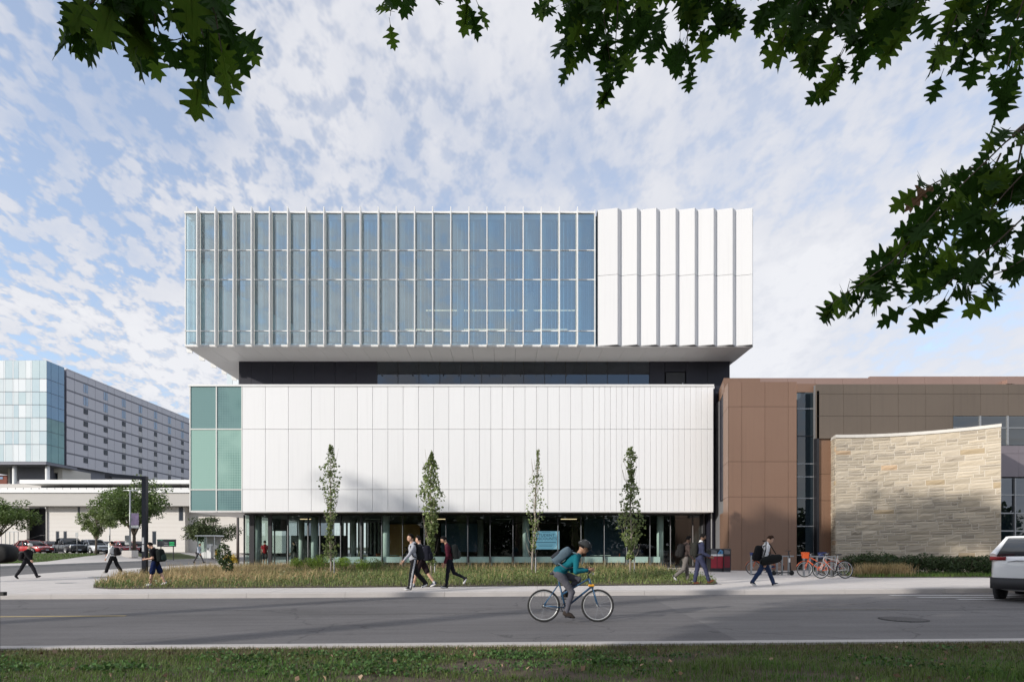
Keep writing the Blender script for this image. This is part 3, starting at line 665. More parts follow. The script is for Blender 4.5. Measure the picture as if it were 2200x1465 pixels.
P('lobby_wall', M['room_dark'], lambda m: [m.box(PX(583, 44), PX(616, 44), 44, 44.3, PZ(1140, 44), PZ(1108, 44)), m.box(PX(625, 46), PX(745, 46), 46, 46.3, GZ, PZ(1150, 46))], gfl)
P('entrance_wall', M['black_metal'], lambda m: m.box(PX(1508, YG), 13.35, YG - .2, YG + .3, GZ, GC - .005), gfl)
for k in range(6):
    px = 645 + k * 140
    P('ceiling_light', M['lamp_warm'] if k % 2 == 0 else M['bench'], lambda m: m.box(PX(px, 42), PX(px + 34, 42), 41.96, 42.04, GC - .2, GC - .16), gfl)
# dark glazed link between the white and the brown buildings
P('link_wall', M['black_panel'], lambda m: m.box(MR + .02, 14.6, 37.6, 50, GZ, PZ(833, 37.6)), gfl)
P('link_cap', M['white_trim'], lambda m: m.box(MR + .02, 13.75, 37.35, 37.75, PZ(836, 37.5), PZ(831, 37.5)), gfl)
P('downpipe', M['alu'], lambda m: m.tube((13.58, 37.4, GZ), (13.58, 37.4, PZ(836, 37.4)), .045), gfl, True)

# screen inside the window
scr = thing('display_screen', 'lit blue display with the words STUDENT DISCOUNTS inside the window', 'screen', (PX(1173, 39.6), 39.6, 0))
zc = (PZ(1140, 39.6) + PZ(1180, 39.6)) / 2
part('casing', M['black_metal'], scr, lambda m: m.rbox((0, .05, zc), (1.96, .08, 1.36), .02))
part('panel', emit('screen_blue', (0.20, 0.40, 0.54), 0.60), scr, lambda m: m.box(-.93, .93, -.004, .008, zc - .63, zc + .63))
part('pattern', emit('screen_pale', (0.36, 0.58, 0.70), 0.60), scr, lambda m: [m.add([(-.9, -.008, zc + .6), (-.5, -.008, zc + .6), (-.9, -.008, zc + .2)], [(0, 1, 2)]), m.add([(.9, -.008, zc - .6), (.5, -.008, zc - .6), (.9, -.008, zc - .2)], [(0, 2, 1)]), m.add([(.86, -.008, zc + .6), (.62, -.008, zc + .6), (.86, -.008, zc + .1)], [(0, 2, 1)])])
ink = emit('screen_ink', (0.01, 0.02, 0.04), 1.0)
text('lettering', 'STUDENT', .26, ink, scr, (-.02, -.02, zc + .34), sx=1.1)
text('lettering', 'DISCOUNTS', .26, ink, scr, (-.02, -.02, zc + .10), sx=1.1)
part('text_line', ink, scr, lambda m: [m.box(-.70, .70, -.016, -.01, zc - .17, zc - .13), m.box(-.55, .5, -.016, -.01, zc - .33, zc - .31), m.box(-.48, .45, -.016, -.01, zc - .43, zc - .41), m.box(-.3, .3, -.016, -.01, zc + .55, zc + .57)])
# ------------------------------------------------------------------ brown building on the right
brn = thing('brown_building', 'low brown metal clad building with a tall narrow window right of the white one', 'building', (0, 33, 0))
def PB(nm, m, fn, parent=None, smooth=False):
    mb = MB(); fn(mb); mb.v = [(v[0], v[1] - 33, v[2]) for v in mb.v]; return mb.build(nm, m, parent or brn, smooth)
YB1 = 33.0
core = PB('walls', M['joint'], lambda m: [m.slab([(13.03, 33.08), (16.85, 33.08), (16.85, 50), (14.6, 50), (13.85, 36.5)], .1, 10.95), m.box(17.9, 45, 33.9, 60, .1, 11.2), m.box(16.7, 18.2, 36, 50, .1, 11.5)])
vs1 = [1565.3, 1593.7, 1643.5, 1693.4, 1711.8]; hs1 = [820, 873.5, 991.5, 1067, 1226]
for a, b in zip(vs1[:-1], vs1[1:]):
    for c, d in zip(hs1[:-1], hs1[1:]):
        PB('cladding_panel', M['brown'], lambda m: m.box(PX(a, YB1) + .008, PX(b, YB1) - .008, YB1, YB1 + .06, max(.15, PZ(d, YB1)) + .008, PZ(c, YB1) - .008))
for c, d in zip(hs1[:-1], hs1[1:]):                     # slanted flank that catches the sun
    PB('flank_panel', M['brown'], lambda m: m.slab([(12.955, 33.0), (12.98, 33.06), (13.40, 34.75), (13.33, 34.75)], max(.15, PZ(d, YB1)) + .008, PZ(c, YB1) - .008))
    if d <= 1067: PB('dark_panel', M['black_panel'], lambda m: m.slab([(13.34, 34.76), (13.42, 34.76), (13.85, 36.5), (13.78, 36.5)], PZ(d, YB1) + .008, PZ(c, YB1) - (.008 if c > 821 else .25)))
    else: PB('flank_panel', M['brown'], lambda m: m.slab([(13.34, 34.76), (13.42, 34.76), (13.85, 36.5), (13.78, 36.5)], .16, 3.6))
PB('parapet_upper', M['brown'], lambda m: m.slab([(PX(1555, 34.4), 34.4), (PX(1633, 34.4), 34.4), (PX(1633, 34.4), 38), (14.2, 38)], 10.9, PZ(812, 34.4)))
for k in range(10):
    a, b = PX(1633 + 59 * k, 35.6), PX(1633 + 59 * (k + 1), 35.6)
    PB('parapet_panel', M['brown_light'], lambda m: m.box(a + .006, b - .006, 35.6, 35.8, 10.9, PZ(812, 35.6) + (0.10 if k >= 4 else 0)))
PB('roof_line', M['white_trim'], lambda m: m.box(PX(2040, 37.5), PX(2260, 37.5), 37.5, 42, 11.6, PZ(808, 37.5)))
PB('roof_light', M['brown_light'], lambda m: m.box(PX(2158, 35.4), PX(2172, 35.4), 35.2, 35.59, PZ(826, 35.4), PZ(817, 35.4)))
PB('recess_head', M['brown'], lambda m: m.box(PX(1711, 33.95) + .02, PX(1754, 33.95), 33.88, 34.1, PZ(843, 33.95), PZ(825, 33.95)))
YW = 33.9; wr = [843, 878, 937, 996, 1024, 1070, 1130, 1192]
PB('recess_side', M['black_metal'], lambda m: m.box(PX(1748, YW), PX(1753, YW), 33.55, YW + .1, .15, PZ(843, YW)))
for c, d in zip(wr[:-1], wr[1:]):
    PB('window_pane', M['glass_dark'], lambda m: m.add([(PX(1713, YW), YW, PZ(d, YW) + .03), (PX(1747, YW), YW, PZ(d, YW) + .03), (PX(1747, YW), YW, PZ(c, YW) - .03), (PX(1713, YW), YW, PZ(c, YW) - .03)], [(0, 1, 2, 3)]))
    PB('window_bar', M['steel_grey'] if d != 937 else M['black_metal'], lambda m: m.box(PX(1712, YW), PX(1748, YW), YW - .03, YW + .06, PZ(d, YW) - .03, PZ(d, YW) + .03))
PB('stair_room', M['room_dark'], lambda m: [m.box(16.9, 18.6, 35.7, 35.9, .1, 11), m.box(16.9, 18.6, YW + .1, 35.7, .1, .2)])
PB('inner_column', M['bench'], lambda m: m.tube((PX(1734, 34.8), 34.8, .15), (PX(1734, 34.8), 34.8, PZ(1035, 34.8)), .16, n=12), None, True)
for (a, b, y) in ((1714, 1740, 938), (1722, 1740, 957), (1713, 1726, 971)):
    PB('inner_light', M['lamp_warm'] if False else emit('stair_lamp', (0.9, 0.95, 1.0), 0.8), lambda m: m.tube((PX(a, 34.9), 34.9, PZ(y + 1, 34.9)), (PX(b, 34.9), 35.2, PZ(y - 1, 34.9)), .03, n=6))
YT = 33.55; vt = [1753 + 59 * k for k in range(9)]
for a, b in zip(vt[:-1], vt[1:]):
    for c, d in ((825, 846), (846, 893.5), (893.5, 942)):
        if a > 2040 and c > 890: continue
        PB('taupe_panel', M['taupe'], lambda m: m.box(PX(a, YT) + .007, PX(b, YT) - .007, YT, YT + .06, PZ(d, YT) + .008, PZ(c, YT) - .008))
PB('taupe_backing', M['joint'], lambda m: m.box(PX(1753, YT) + .02, PX(2225, YT), YT + .065, YT + .3, PZ(941, YT), PZ(826, YT)))
for c, d in ((942, 1018), (1018, 1075), (1075, 1195)):
    PB('lower_panel', M['brown'], lambda m: m.box(PX(1753, 33.7), PX(1812, 33.7), 33.7, 33.76, max(.15, PZ(d, 33.7)) + .008, PZ(c, 33.7) - .008))
for k, (a, b) in enumerate(((2048, 2104), (2107, 2163), (2166, 2225))):
    for c, d in ((894, 918), (920, 956)):
        PB('ribbon_pane', M['glass_dark'], lambda m: m.add([(PX(a, 33.52), 33.52, PZ(d, 33.52)), (PX(b, 33.52), 33.52, PZ(d, 33.52)), (PX(b, 33.52), 33.52, PZ(c, 33.52)), (PX(a, 33.52), 33.52, PZ(c, 33.52))], [(0, 1, 2, 3)]))
    PB('ribbon_bar', M['steel_grey'], lambda m: m.box(PX(b, 33.5), PX(b + 3, 33.5), 33.46, 33.54, PZ(956, 33.5), PZ(893.5, 33.5)))
PB('ribbon_bar', M['steel_grey'], lambda m: m.box(PX(2048, 33.5), PX(2225, 33.5), 33.47, 33.53, PZ(920, 33.5), PZ(918, 33.5)))
for k in range(3):
    for c, d in ((957, 974), (974, 1024)):
        PB('mauve_panel', M['mauve'], lambda m: m.box(PX(2120 + 40 * k + 29, 33.3), PX(2160 + 40 * k + 28.6, 33.3), 33.3, 33.4, PZ(d, 33.3) + .006, PZ(c, 33.3) - .006))
cols = [2148, 2180, 2212, 2244]; rws2 = [1027, 1063, 1102, 1140, 1195]
for a, b in zip(cols[:-1], cols[1:]):
    for i, (c, d) in enumerate(zip(rws2[:-1], rws2[1:])):
        PB('grid_pane', M['glass_black'] if i < 2 else M['glass_dark'], lambda m: m.add([(PX(a, 33.3), 33.3, PZ(d, 33.3)), (PX(b, 33.3), 33.3, PZ(d, 33.3)), (PX(b, 33.3), 33.3, PZ(c, 33.3)), (PX(a, 33.3), 33.3, PZ(c, 33.3))], [(0, 1, 2, 3)]))
        PB('grid_bar', M['steel_grey'], lambda m: m.box(PX(a, 33.25), PX(b, 33.25), 33.22, 33.3, PZ(d, 33.25) - .035, PZ(d, 33.25) + .035))
    PB('grid_bar', M['steel_grey'], lambda m: m.box(PX(b, 33.25) - .035, PX(b, 33.25) + .035, 33.2, 33.3, .15, PZ(1027, 33.25)))
PB('inner_room', M['room_dark'], lambda m: m.box(27, 45, 36.5, 36.7, .1, 10))

# ------------------------------------------------------------------ stone wing with individual stones
stw = thing('stone_wall', 'curved pale limestone wall with a white coping behind the hedge', 'wall', (19.17, 32.4, 0))
ZTOP = 7.78
A_, B_ = Vector((19.00, 32.70)), Vector((25.95, 29.75))
dAB = B_ - A_; nAB = Vector((dAB.y, -dAB.x)).normalized()    # points to the street
def face_pt(t, out, bow=0.85):
    p = A_ + dAB * t - nAB * (bow * 4 * t * (1 - t)) + nAB * out; return p
LEN = dAB.length * 1.012
C_ = Vector((19.72, 35.0)); dCA = A_ - C_; nCA = Vector((dCA.y, -dCA.x)).normalized(); 
if nCA.x > 0: nCA = -nCA
def flank_pt(t, out): return C_ + dCA * t + nCA * out
def local(p, z): return (p.x - 19.17, p.y - 32.4, z)
NS = 14
backing = MB()
ring = lambda z, o: [local(flank_pt(0, o), z)] + [local(face_pt(k / NS, o), z) for k in range(NS + 1)] + [local(face_pt(1, -2.0), z), local(Vector((20.6, 35.3)), z)]
backing.loft([ring(0.0, -.014), ring(ZTOP, -.014)])
backing.build('mortar', M['mortar'], stw)
cap = MB(); cap.loft([ring(ZTOP, .06), ring(ZTOP + .17, .06)]); cap.build('coping', M['limestone_cap'], stw)
stones = []
def lay(L, fn, seed):
    rg = random.Random(seed); z = 0.05
    while z < ZTOP - .06:
        h = min(rg.choice((.27, .31, .35)), ZTOP - z); x = 0.0
        while x < L - .02:
            if rg.random() < .42: w = rg.uniform(.55, 1.15); units = [[(w, 0, h)]]
            elif rg.random() < .06: w = rg.uniform(.12, .22); units = [[(w, 0, h)]]
            else:
                w = rg.uniform(.7, 1.7); s = h * rg.choice((.4, .5, .6)); units = []
                for (z0, z1) in ((0, s), (s, h)):
                    r = []; u = 0
                    while u < w - .01:
                        q = min(rg.uniform(.45, 1.15), w - u)
                        if w - u - q < .15: q = w - u
                        r.append((u, u + q, z0, z1)); u += q
                    units.append(r)
            if len(units) == 1: boxes = [(x, x + w, z, z + h)]
            else: boxes = [(x + a, x + b, z + c, z + d) for r in units for (a, b, c, d) in r]
            for (a, b, c, d) in boxes:
                b = min(b, L)
                if b - a > .06: stones.append((fn, L, a + .015, b - .015, c + .014, d - .014, rg.random(), (d - c) > .22))
            x += w
        z += h
lay(LEN, face_pt, 3); lay(dCA.length, flank_pt, 5)
stones.sort(key=lambda s: -(s[3] - s[2]) * (s[5] - s[4]))
rest = MB()
def stone(mb, s, rg):
    fn, L, a, b, c, d, q, tall = s
    nx, nz = 4, 3; V = []; bulge = rg.uniform(.012, .03) + (.03 * rg.random() if tall else 0)
    for j in range(nz):
        for i in range(nx):
            edge = i in (0, nx - 1) or j in (0, nz - 1)
            o = 0.002 if edge else bulge * rg.uniform(.5, 1.3)
            jx = 0 if edge else rg.uniform(-.04, .04) * (b - a)
            zz_ = c + (d - c) * j / (nz - 1) + (rg.uniform(-.2, .2) * (d - c) if not edge else 0)
            V.append(local(fn((a + (b - a) * i / (nx - 1) + jx) / L, o), zz_))
    n0 = len(V)
    for (i, j) in ((0, 0), (nx - 1, 0), (nx - 1, nz - 1), (0, nz - 1)):
        V.append(local(fn((a + (b - a) * i / (nx - 1)) / L, -.06), c + (d - c) * j / (nz - 1)))
    Fc = [(j * nx + i, j * nx + i + 1, (j + 1) * nx + i + 1, (j + 1) * nx + i) for j in range(nz - 1) for i in range(nx - 1)]
    Fc += [(n0, n0 + 1) + tuple(range(nx - 1, -1, -1)), (n0 + 2, n0 + 3) + tuple(range((nz - 1) * nx, nz * nx)),
           (n0 + 3, n0) + tuple(j * nx for j in range(nz)), (n0 + 1, n0 + 2) + tuple(j * nx + nx - 1 for j in range(nz - 1, -1, -1))]
    mb.add(V, Fc)
srg = random.Random(9)
for k, s in enumerate(stones):
    mi = 0 if s[6] < .3 else 1 if s[6] < .52 else 2 if s[6] < .74 else 4 if s[6] < .86 else (3 if s[7] else 4) if s[6] < .95 else (5 if s[7] else 0)
    if k < 300:
        mb = MB(); stone(mb, s, srg); mb.build('stone', STONES[mi], stw)
    else:
        rest.m = mi; stone(rest, s, srg)
rest.build('small_stones', STONES, stw, kind='stuff')

# ------------------------------------------------------------------ residence tower far left
M['res_wall'] = mat('res_wall', (0.50, 0.50, 0.56), 0.45, 0.0, 0.25, 0.15, (0.55, 0.55, 0.60))
M['res_line'] = mat('res_line', (0.17, 0.175, 0.215), 0.6)
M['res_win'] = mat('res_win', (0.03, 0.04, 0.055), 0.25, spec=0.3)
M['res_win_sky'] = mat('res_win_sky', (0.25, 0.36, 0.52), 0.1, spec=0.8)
M['res_spandrel'] = mat('res_spandrel', (0.52, 0.52, 0.55), 0.6)
RP = [mat('res_pane_%d' % i, c, 0.08, 0, 0.5, 0.25, c2, spec=0.9) for i, (c, c2) in enumerate([((0.56, 0.68, 0.71), (0.46, 0.58, 0.63)), ((0.68, 0.75, 0.77), (0.58, 0.67, 0.71)), ((0.80, 0.84, 0.86), (0.74, 0.79, 0.82)), ((0.50, 0.63, 0.69), (0.62, 0.71, 0.73))])]
M['res_blue'] = mat('res_blue', (0.10, 0.24, 0.42), 0.06, 0, 0.6, 0.12, (0.16, 0.34, 0.52), spec=0.9)
M['res_teal'] = mat('res_teal', (0.07, 0.20, 0.23), 0.08, 0, 0.8, 0.3, (0.13, 0.30, 0.30), spec=0.9)
res = thing('residence_tower', 'tall grey residence block with a pale glass end far behind on the left', 'building', (-103.3, 134, 0))
def PR(nm, m, fn, parent=None, smooth=False):
    mb = MB(); fn(mb); mb.v = [(v[0] + 103.3, v[1] - 134, v[2]) for v in mb.v]; return mb.build(nm, m, parent or res, smooth)
XR = -103.3
PR('core', M['res_line'], lambda m: [m.box(XR - 30, XR - .1, 134, 186, 20.8, 43.3)])
PR('roof_edge', M['res_wall'], lambda m: m.box(XR - 30, XR + .05, 133.9, 186, 43.3, 43.55))
zb = [20.8, 23.8, 26.9, 29.9, 32.75, 35.8, 38.7, 41.8, 43.4]
ysm = [134, 136.5] + [v for k in range(6) for v in (140.9 + 7 * k, 143.4 + 7 * k)] + [182.9, 186]
for i in range(len(zb) - 1):
    for a, b in zip(ysm[:-1], ysm[1:]):
        PR('wall_panel', M['res_wall'], lambda m: m.box(XR - .15, XR, a + .05, b - .05, zb[i] + .05, zb[i + 1] - (.32 if i < 7 else .05)))
    PR('floor_band', M['res_line'], lambda m: m.box(XR - .12, XR - .03, 134, 186, zb[i + 1] - .3, zb[i + 1] - .02))
    if i < 7:
        for k in range(7):
            y1 = 140.8 + 7 * k
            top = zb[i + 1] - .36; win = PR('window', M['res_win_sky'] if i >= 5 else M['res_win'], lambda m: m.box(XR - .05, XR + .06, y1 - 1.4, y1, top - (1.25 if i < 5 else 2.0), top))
            PR('window_frame', M['res_line'], lambda m: m.box(XR - .02, XR + .1, y1 - .75, y1 - .66, top - (1.25 if i < 5 else 2.0), top))
            if k >= 2: PR('spandrel', M['res_spandrel'], lambda m: m.box(XR - .05, XR + .05, y1 - 1.35, y1 - .05, zb[i] + .1, top - (1.3 if i < 5 else 2.05)))
PR('dark_slot', M['res_line'], lambda m: m.box(XR - 10, XR - .6, 130.2, 133.95, 12, 43.2))
for k in range(2):                                      # farther facet of the slab, turned slightly
    PR('end_facet', M['res_wall'], lambda m: m.slab([(XR, 186.1), (XR + 6.5, 196 + k), (XR, 200), (XR - 8, 190)], 20.8, 42.2))
# glass end block
gy_, gx1, gx0 = 125.0, -100.8, -140.0
zr = [PZ(y, gy_) for y in (991.8, 954.6, 925.9, 897.2, 869.5, 841.6, 813.5, 773.8)]
PR('end_block', M['res_line'], lambda m: m.box(gx0, gx1 - .1, gy_ + .1, 130.2, zr[0] - .3, zr[-1]))
wv = [gx1 + .02]; rg = random.Random(4)
seam = [100, 85, 69, 66.5, 55.5, 40, 29.5, 26.5, 11, 8, -6, -22, -40, -60]
for i in range(7):
    for a, b in zip(seam[1:], seam[:-1]):
        PR('glass_panel', RP[2] if b - a < 4 else RP[rg.choice((0, 1, 1, 2, 3))], lambda m: m.box(PX(a, gy_) + .03, PX(b, gy_) - .03, gy_, gy_ + .1, zr[i] + .06, zr[i + 1] - .06))
    for a, b in ((125.0, 126.3), (126.3, 128.4), (128.4, 130.1)):
        PR('side_panel', M['res_blue'] if i >= 3 else M['res_teal'], lambda m: m.box(gx1 - .1, gx1, a + .05, b - .03, zr[i] + .05, zr[i + 1] - .05))
PR('soffit_slab', M['res_line'], lambda m: m.box(gx0, gx1, gy_ - .1, 134, zr[0] - .6, zr[0] - .05))
for p in (31.5, 102, -60):
    PR('column', M['white_trim'], lambda m: m.tube((PX(p, 126.5), 126.5, 8), (PX(p, 126.5), 126.5, zr[0] - .5), .42, n=14), None, True)
M['pale_stone'] = mat('pale_stone', (0.56, 0.535, 0.50), 0.8, 0, 0.4, 1.5, (0.48, 0.46, 0.43), 0.1, stretch=(.3, 1, 3))
PR('stone_base', M['pale_stone'], lambda m: [m.box(PX(17, 131), PX(62, 131), 131, 140, 8, zr[0] - .6), m.box(PX(124, 131), PX(134, 131), 131, 140, 8, zr[0] - .6), m.box(PX(62, 131), PX(124, 131), 131, 140, 18.6, zr[0] - .6)])
for k in range(5):
    PR('base_window', M['res_win'], lambda m: m.box(PX(63 + 12.2 * k, 131.5), PX(73 + 12.2 * k, 131.5), 131.5, 131.8, 12, 18.4))
PR('dark_base', M['res_line'], lambda m: m.box(XR - 8, XR - 1.0, 134, 186, 5, 20.8))

# ------------------------------------------------------------------ low pale building left
low = thing('pale_hall', 'long low pale stone hall with a flat white roof behind the parked cars', 'building', (-60, 85, .8))
def PL(nm, m, fn, parent=None, smooth=False):
    mb = MB(); fn(mb); mb.v = [(v[0] + 60, v[1] - 85, v[2] - .8) for v in mb.v]; return mb.build(nm, m, parent or low, smooth)
YL = 85.0
q = lambda p: PX(p, YL); w = lambda y: PZ(y, YL)
M['hall_wall'] = mat('hall_wall', (0.76, 0.72, 0.67), 0.75, 0, 0.3, 1.5, (0.70, 0.66, 0.61), 0.08, stretch=(.25, 1, 3))
PL('wall', M['hall_wall'], lambda m: [m.box(q(103), q(398), YL, 100, .6, w(1089)), m.box(q(398) - .01, q(600), YL + 1.0, 100, .6, w(1089)), m.box(q(-120), q(38), YL + 1.6, YL + 2.1, .6, w(1089))])
nb = 0
zz0 = .75
while zz0 < w(1092):
    PL('stone_course', M['hall_wall'], lambda m: m.box(q(103.3), q(397.7), YL - .03, YL - .002, zz0 + .02, zz0 + .60)); zz0 += .62
PL('fascia', M['pale_stone'], lambda m: m.box(q(-120), q(600), YL - 1.5, YL + 1.2, w(1088), w(1061)))
PL('parapet', M['white_trim'], lambda m: m.box(q(-120), q(600), YL - 1.7, YL + 1.2, w(1060.5), w(1050)))
for k in range(26):
    PL('parapet_clip', M['joint'], lambda m: m.box(q(4 + 16.6 * k), q(4.8 + 16.6 * k), YL - 1.72, YL - 1.6, w(1053), w(1050)))
PL('clerestory', M['black_metal'], lambda m: m.box(q(53), q(600), YL + 3, YL + 5, w(1050), w(1037)))
PL('roof_slab', M['white_trim'], lambda m: m.box(q(48), q(600), YL - .5, 100, w(1039), w(1031)))
PL('roof_deck', M['pale_stone'], lambda m: m.box(q(-120), q(600), YL + 1.2, 130, w(1050) - .5, w(1050) - .1))
PL('stone_side', M['pale_stone'], lambda m: m.box(q(-120), q(55), YL + 4, 100, w(1050), w(1033)))
PL('porch_back', M['black_metal'], lambda m: m.box(q(-20), q(104), YL + 3.6, YL + 3.8, .6, w(1089)))
PL('porch_side', M['pale_stone'], lambda m: m.box(q(100.5), q(103) - .01, YL - .2, YL + 3.5, .6, w(1089)))
for k in range(8):
    PL('step', M['white_trim'], lambda m: m.box(q(30 + 2 * k), q(102), YL - .6 + k * .42, YL + 3.5, .7 + .16 * k, .86 + .16 * k))
PL('railing', M['steel_grey'], lambda m: [m.box(q(4 + 9 * k), q(4.9 + 9 * k), YL - .9, YL - .8, .8, w(1142)) for k in range(6)] + [m.box(q(0), q(48), YL - .92, YL - .82, w(1142) - .05, w(1142) + .05)])
PL('rail_slope', M['black_metal'], lambda m: m.path([(q(22), YL - .7, 1.6), (q(62), YL + 2, 3.3), (q(98), YL + 2, 3.3)], .05, 6))
for (a, b, c, d) in ((122, 126.5, 1142, 1161), (138.5, 143, 1142, 1161), (386, 393, 1090, 1117), (329, 335, 1142, 1168), (169, 171.5, 1090, 1112)):
    PL('slot_window', M['res_win'], lambda m: m.box(q(a), q(b), YL - .06, YL - .04, w(d), w(c)))
    PL('window_reveal', M['joint'], lambda m: m.box(q(a) - .12, q(b) + .05, YL - .05, YL - .034, w(d) - .1, w(c) + .1))

far = thing('brick_block', 'distant red brick block with a pale roof at the left edge', 'building', (PX(-10, 210), 210, 0))
part('wall', mat('brick_far', (0.24, 0.085, 0.06), 0.9, 0, 0.4, 0.6), far, lambda m: m.box(-10, 4.2, 0, 20, 0, PZ(1021, 210)))
part('roof', M['res_wall'], far, lambda m: m.loft([[(-10.6, -.6, z), (4.9, -.6, z), (4.9, 20, z), (-10.6, 20, z)] for z in (PZ(1021, 210), PZ(1017, 210))]))
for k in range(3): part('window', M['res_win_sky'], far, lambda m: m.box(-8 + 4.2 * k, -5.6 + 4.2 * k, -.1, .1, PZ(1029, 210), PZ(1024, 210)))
gb = thing('glass_block', 'pale blue glazed block just visible under the left end of the overhang', 'building', (PX(500, 95), 95, 0))
part('core', M['res_wall'], gb, lambda m: m.box(-.95, 14, .15, 10, 0, PZ(799, 95)))
for k in range(5):
    for j in range(10):
        part('glass_panel', RP[(k + j) % 4], gb, lambda m: m.box(-1 + 1.0 * k, -.05 + 1.0 * k, 0, .12, 8 + j * 2.25, 10.2 + j * 2.25))
tp = thing('teal_pavilion', 'teal glazed pavilion behind the lamp pole at the left end of the glass', 'building', (PX(515, 92), 92, .6))
part('roof', M['white_trim'], tp, lambda m: m.box(-2.6, 8, -.4, 5, PZ(1148, 92) - .6, PZ(1143, 92) - .6))
part('back', M['joint'], tp, lambda m: m.box(-2.4, 8, .2, 5, 0, PZ(1148, 92) - .6))
for k in range(7): part('pane', (M['res_teal'], RP[0], RP[3])[k % 3], tp, lambda m: m.box(-2.4 + 1.2 * k, -1.28 + 1.2 * k, 0, .1, .2, PZ(1149, 92) - .6))
# ------------------------------------------------------------------ plants
def leaf_mesh(name, C, L, mat_, parent, rg, aspect=0.55, up=None, kind=None, fold=0.18):
    """one four-point folded leaf at every centre"""
    C = np.asarray(C, float); n = len(C); L = np.broadcast_to(np.asarray(L, float), (n,)).reshape(n, 1)
    d = rg.normal(size=(n, 3));
    if up is not None: d = d * 0.8 + np.asarray(up)
    d /= np.linalg.norm(d, axis=1, keepdims=True)
    t = rg.normal(size=(n, 3)); s = np.cross(d, t); s /= np.linalg.norm(s, axis=1, keepdims=True) + 1e-9
    nn = np.cross(d, s)
    V = np.stack([C - d * L * .5, C + s * L * aspect * .5 + nn * L * fold, C + d * L * .5, C - s * L * aspect * .5 + nn * L * fold], 1).reshape(-1, 3)
    return np_mesh(name, V, np.arange(4 * n).reshape(n, 4), mat_, parent, False, kind)
def blades(name, B, Hh, W, mat_, rg, lean=0.45, parent=None, kind='stuff', label=None, cat=None, wind=(0, 0)):
    """grass: a two-segment bent blade at every base point"""
    B = np.asarray(B, float); n = len(B); a = rg.uniform(0, 2 * np.pi, n)
    d = np.stack([np.cos(a), np.sin(a), np.zeros(n)], 1); s = np.stack([-np.sin(a), np.cos(a), np.zeros(n)], 1)
    Hh = np.asarray(Hh).reshape(n, 1) * np.ones((n, 1)); W = np.asarray(W) * np.ones((n, 1)); ln = rg.uniform(.2, 1, (n, 1)) * lean
    up = np.array([0, 0, 1.0]); wv = np.array([wind[0], wind[1], 0])
    m = B + up * Hh * .55 + (d * ln * .35 + wv * .3) * Hh
    t = B + up * Hh * (1 - .35 * ln) + (d * ln + wv) * Hh
    V = np.stack([B - s * W / 2, B + s * W / 2, m + s * W * .4, m - s * W * .4, t], 1).reshape(-1, 3)
    i = np.arange(n) * 5
    T = np.concatenate([np.stack([i, i + 1, i + 2], 1), np.stack([i, i + 2, i + 3], 1), np.stack([i + 3, i + 2, i + 4], 1)])
    o = np_mesh(name, V, T, mat_, parent, False, kind)
    return setp(o, label, cat)
def blob_points(n, c, r, rg, shell=0.5):
    u = rg.normal(size=(n, 3)); u /= np.linalg.norm(u, axis=1, keepdims=True)
    k = rg.uniform(shell, 1, (n, 1)) ** (1 / 2)
    return np.asarray(c) + u * k * np.asarray(r)

# --- bed in front of the glass
BED = [(-13.6, 19.66), (7.2, 19.66), (7.7, 20.6), (8.2, 24), (9.3, 30), (9.8, 38.05), (-17.3, 38.05), (-18.9, 33), (-18.3, 28), (-16.2, 22.5), (-14.7, 20.3)]
def inside(poly, x, y):
    c = np.zeros(len(x), bool); j = len(poly) - 1
    for i in range(len(poly)):
        xi, yi = poly[i]; xj, yj = poly[j]
        c ^= ((yi > y) != (yj > y)) & (x < (xj - xi) * (y - yi) / (yj - yi + 1e-12) + xi); j = i
    return c
def bed_sheet(name, poly, off, m):
    bm = bmesh.new(); bm.faces.new([bm.verts.new((x, y, 0)) for x, y in poly])
    bmesh.ops.triangulate(bm, faces=bm.faces[:]); bmesh.ops.subdivide_edges(bm, edges=bm.edges[:], cuts=5, use_grid_fill=True)
    for v in bm.verts: v.co.z = zg(v.co.x, v.co.y) + off
    me = bpy.data.meshes.new(name); bm.to_mesh(me); bm.free(); me.materials.append(m)
    o = bpy.data.objects.new(name, me); COL.objects.link(o); o['kind'] = 'structure'; return o
bed_sheet('planting_bed', BED, .17, M['soil'])
ztv = np.vectorize(zg)
def scatter(poly, n, rg, wfun=None):
    xs_, ys_ = zip(*poly); X = rg.uniform(min(xs_), max(xs_), n * 3); Yv = rg.uniform(min(ys_), max(ys_), n * 3)
    k = inside(poly, X, Yv)
    if wfun is not None: k &= rg.uniform(0, 1, n * 3) < wfun(X, Yv)
    X, Yv = X[k][:n], Yv[k][:n]
    return np.stack([X, Yv, ztv(X, Yv) + .16], 1)
rg = np.random.default_rng(5)
nearw = lambda X, Y_: np.clip(1.15 - (Y_ - 19.6) / 24, .35, 1)
clump = lambda X, Y_: .5 + .5 * np.sin(X * 1.7 + np.sin(Y_ * 1.3) * 1.5) * np.sin(Y_ * 1.1 + X * .6)
pxl = lambda X, Y_: CX + X * F / Y_
strawm = lambda X, Y_: np.clip((760 - pxl(X, Y_)) / 260, .05, .9) * np.clip((Y_ - 20.6) / 3.5, .10, 1)
B1 = scatter(BED, 34000, rg, lambda X, Y_: nearw(X, Y_) * (1 - strawm(X, Y_) * .75))
h1 = (.09 + .16 * rg.uniform(0, 1, len(B1)) ** 1.5) * (0.5 + .9 * clump(B1[:, 0], B1[:, 1]) + .3 * clump(B1[:, 0] * 2.7, B1[:, 1] * 2.3)) * np.clip((B1[:, 1] - 19.3) / 1.2, .35, 1)
blades('bed_grass', B1, h1, .020, M['bedgreen'], rg, .8, label='green low grasses filling the planting bed', cat='grass')
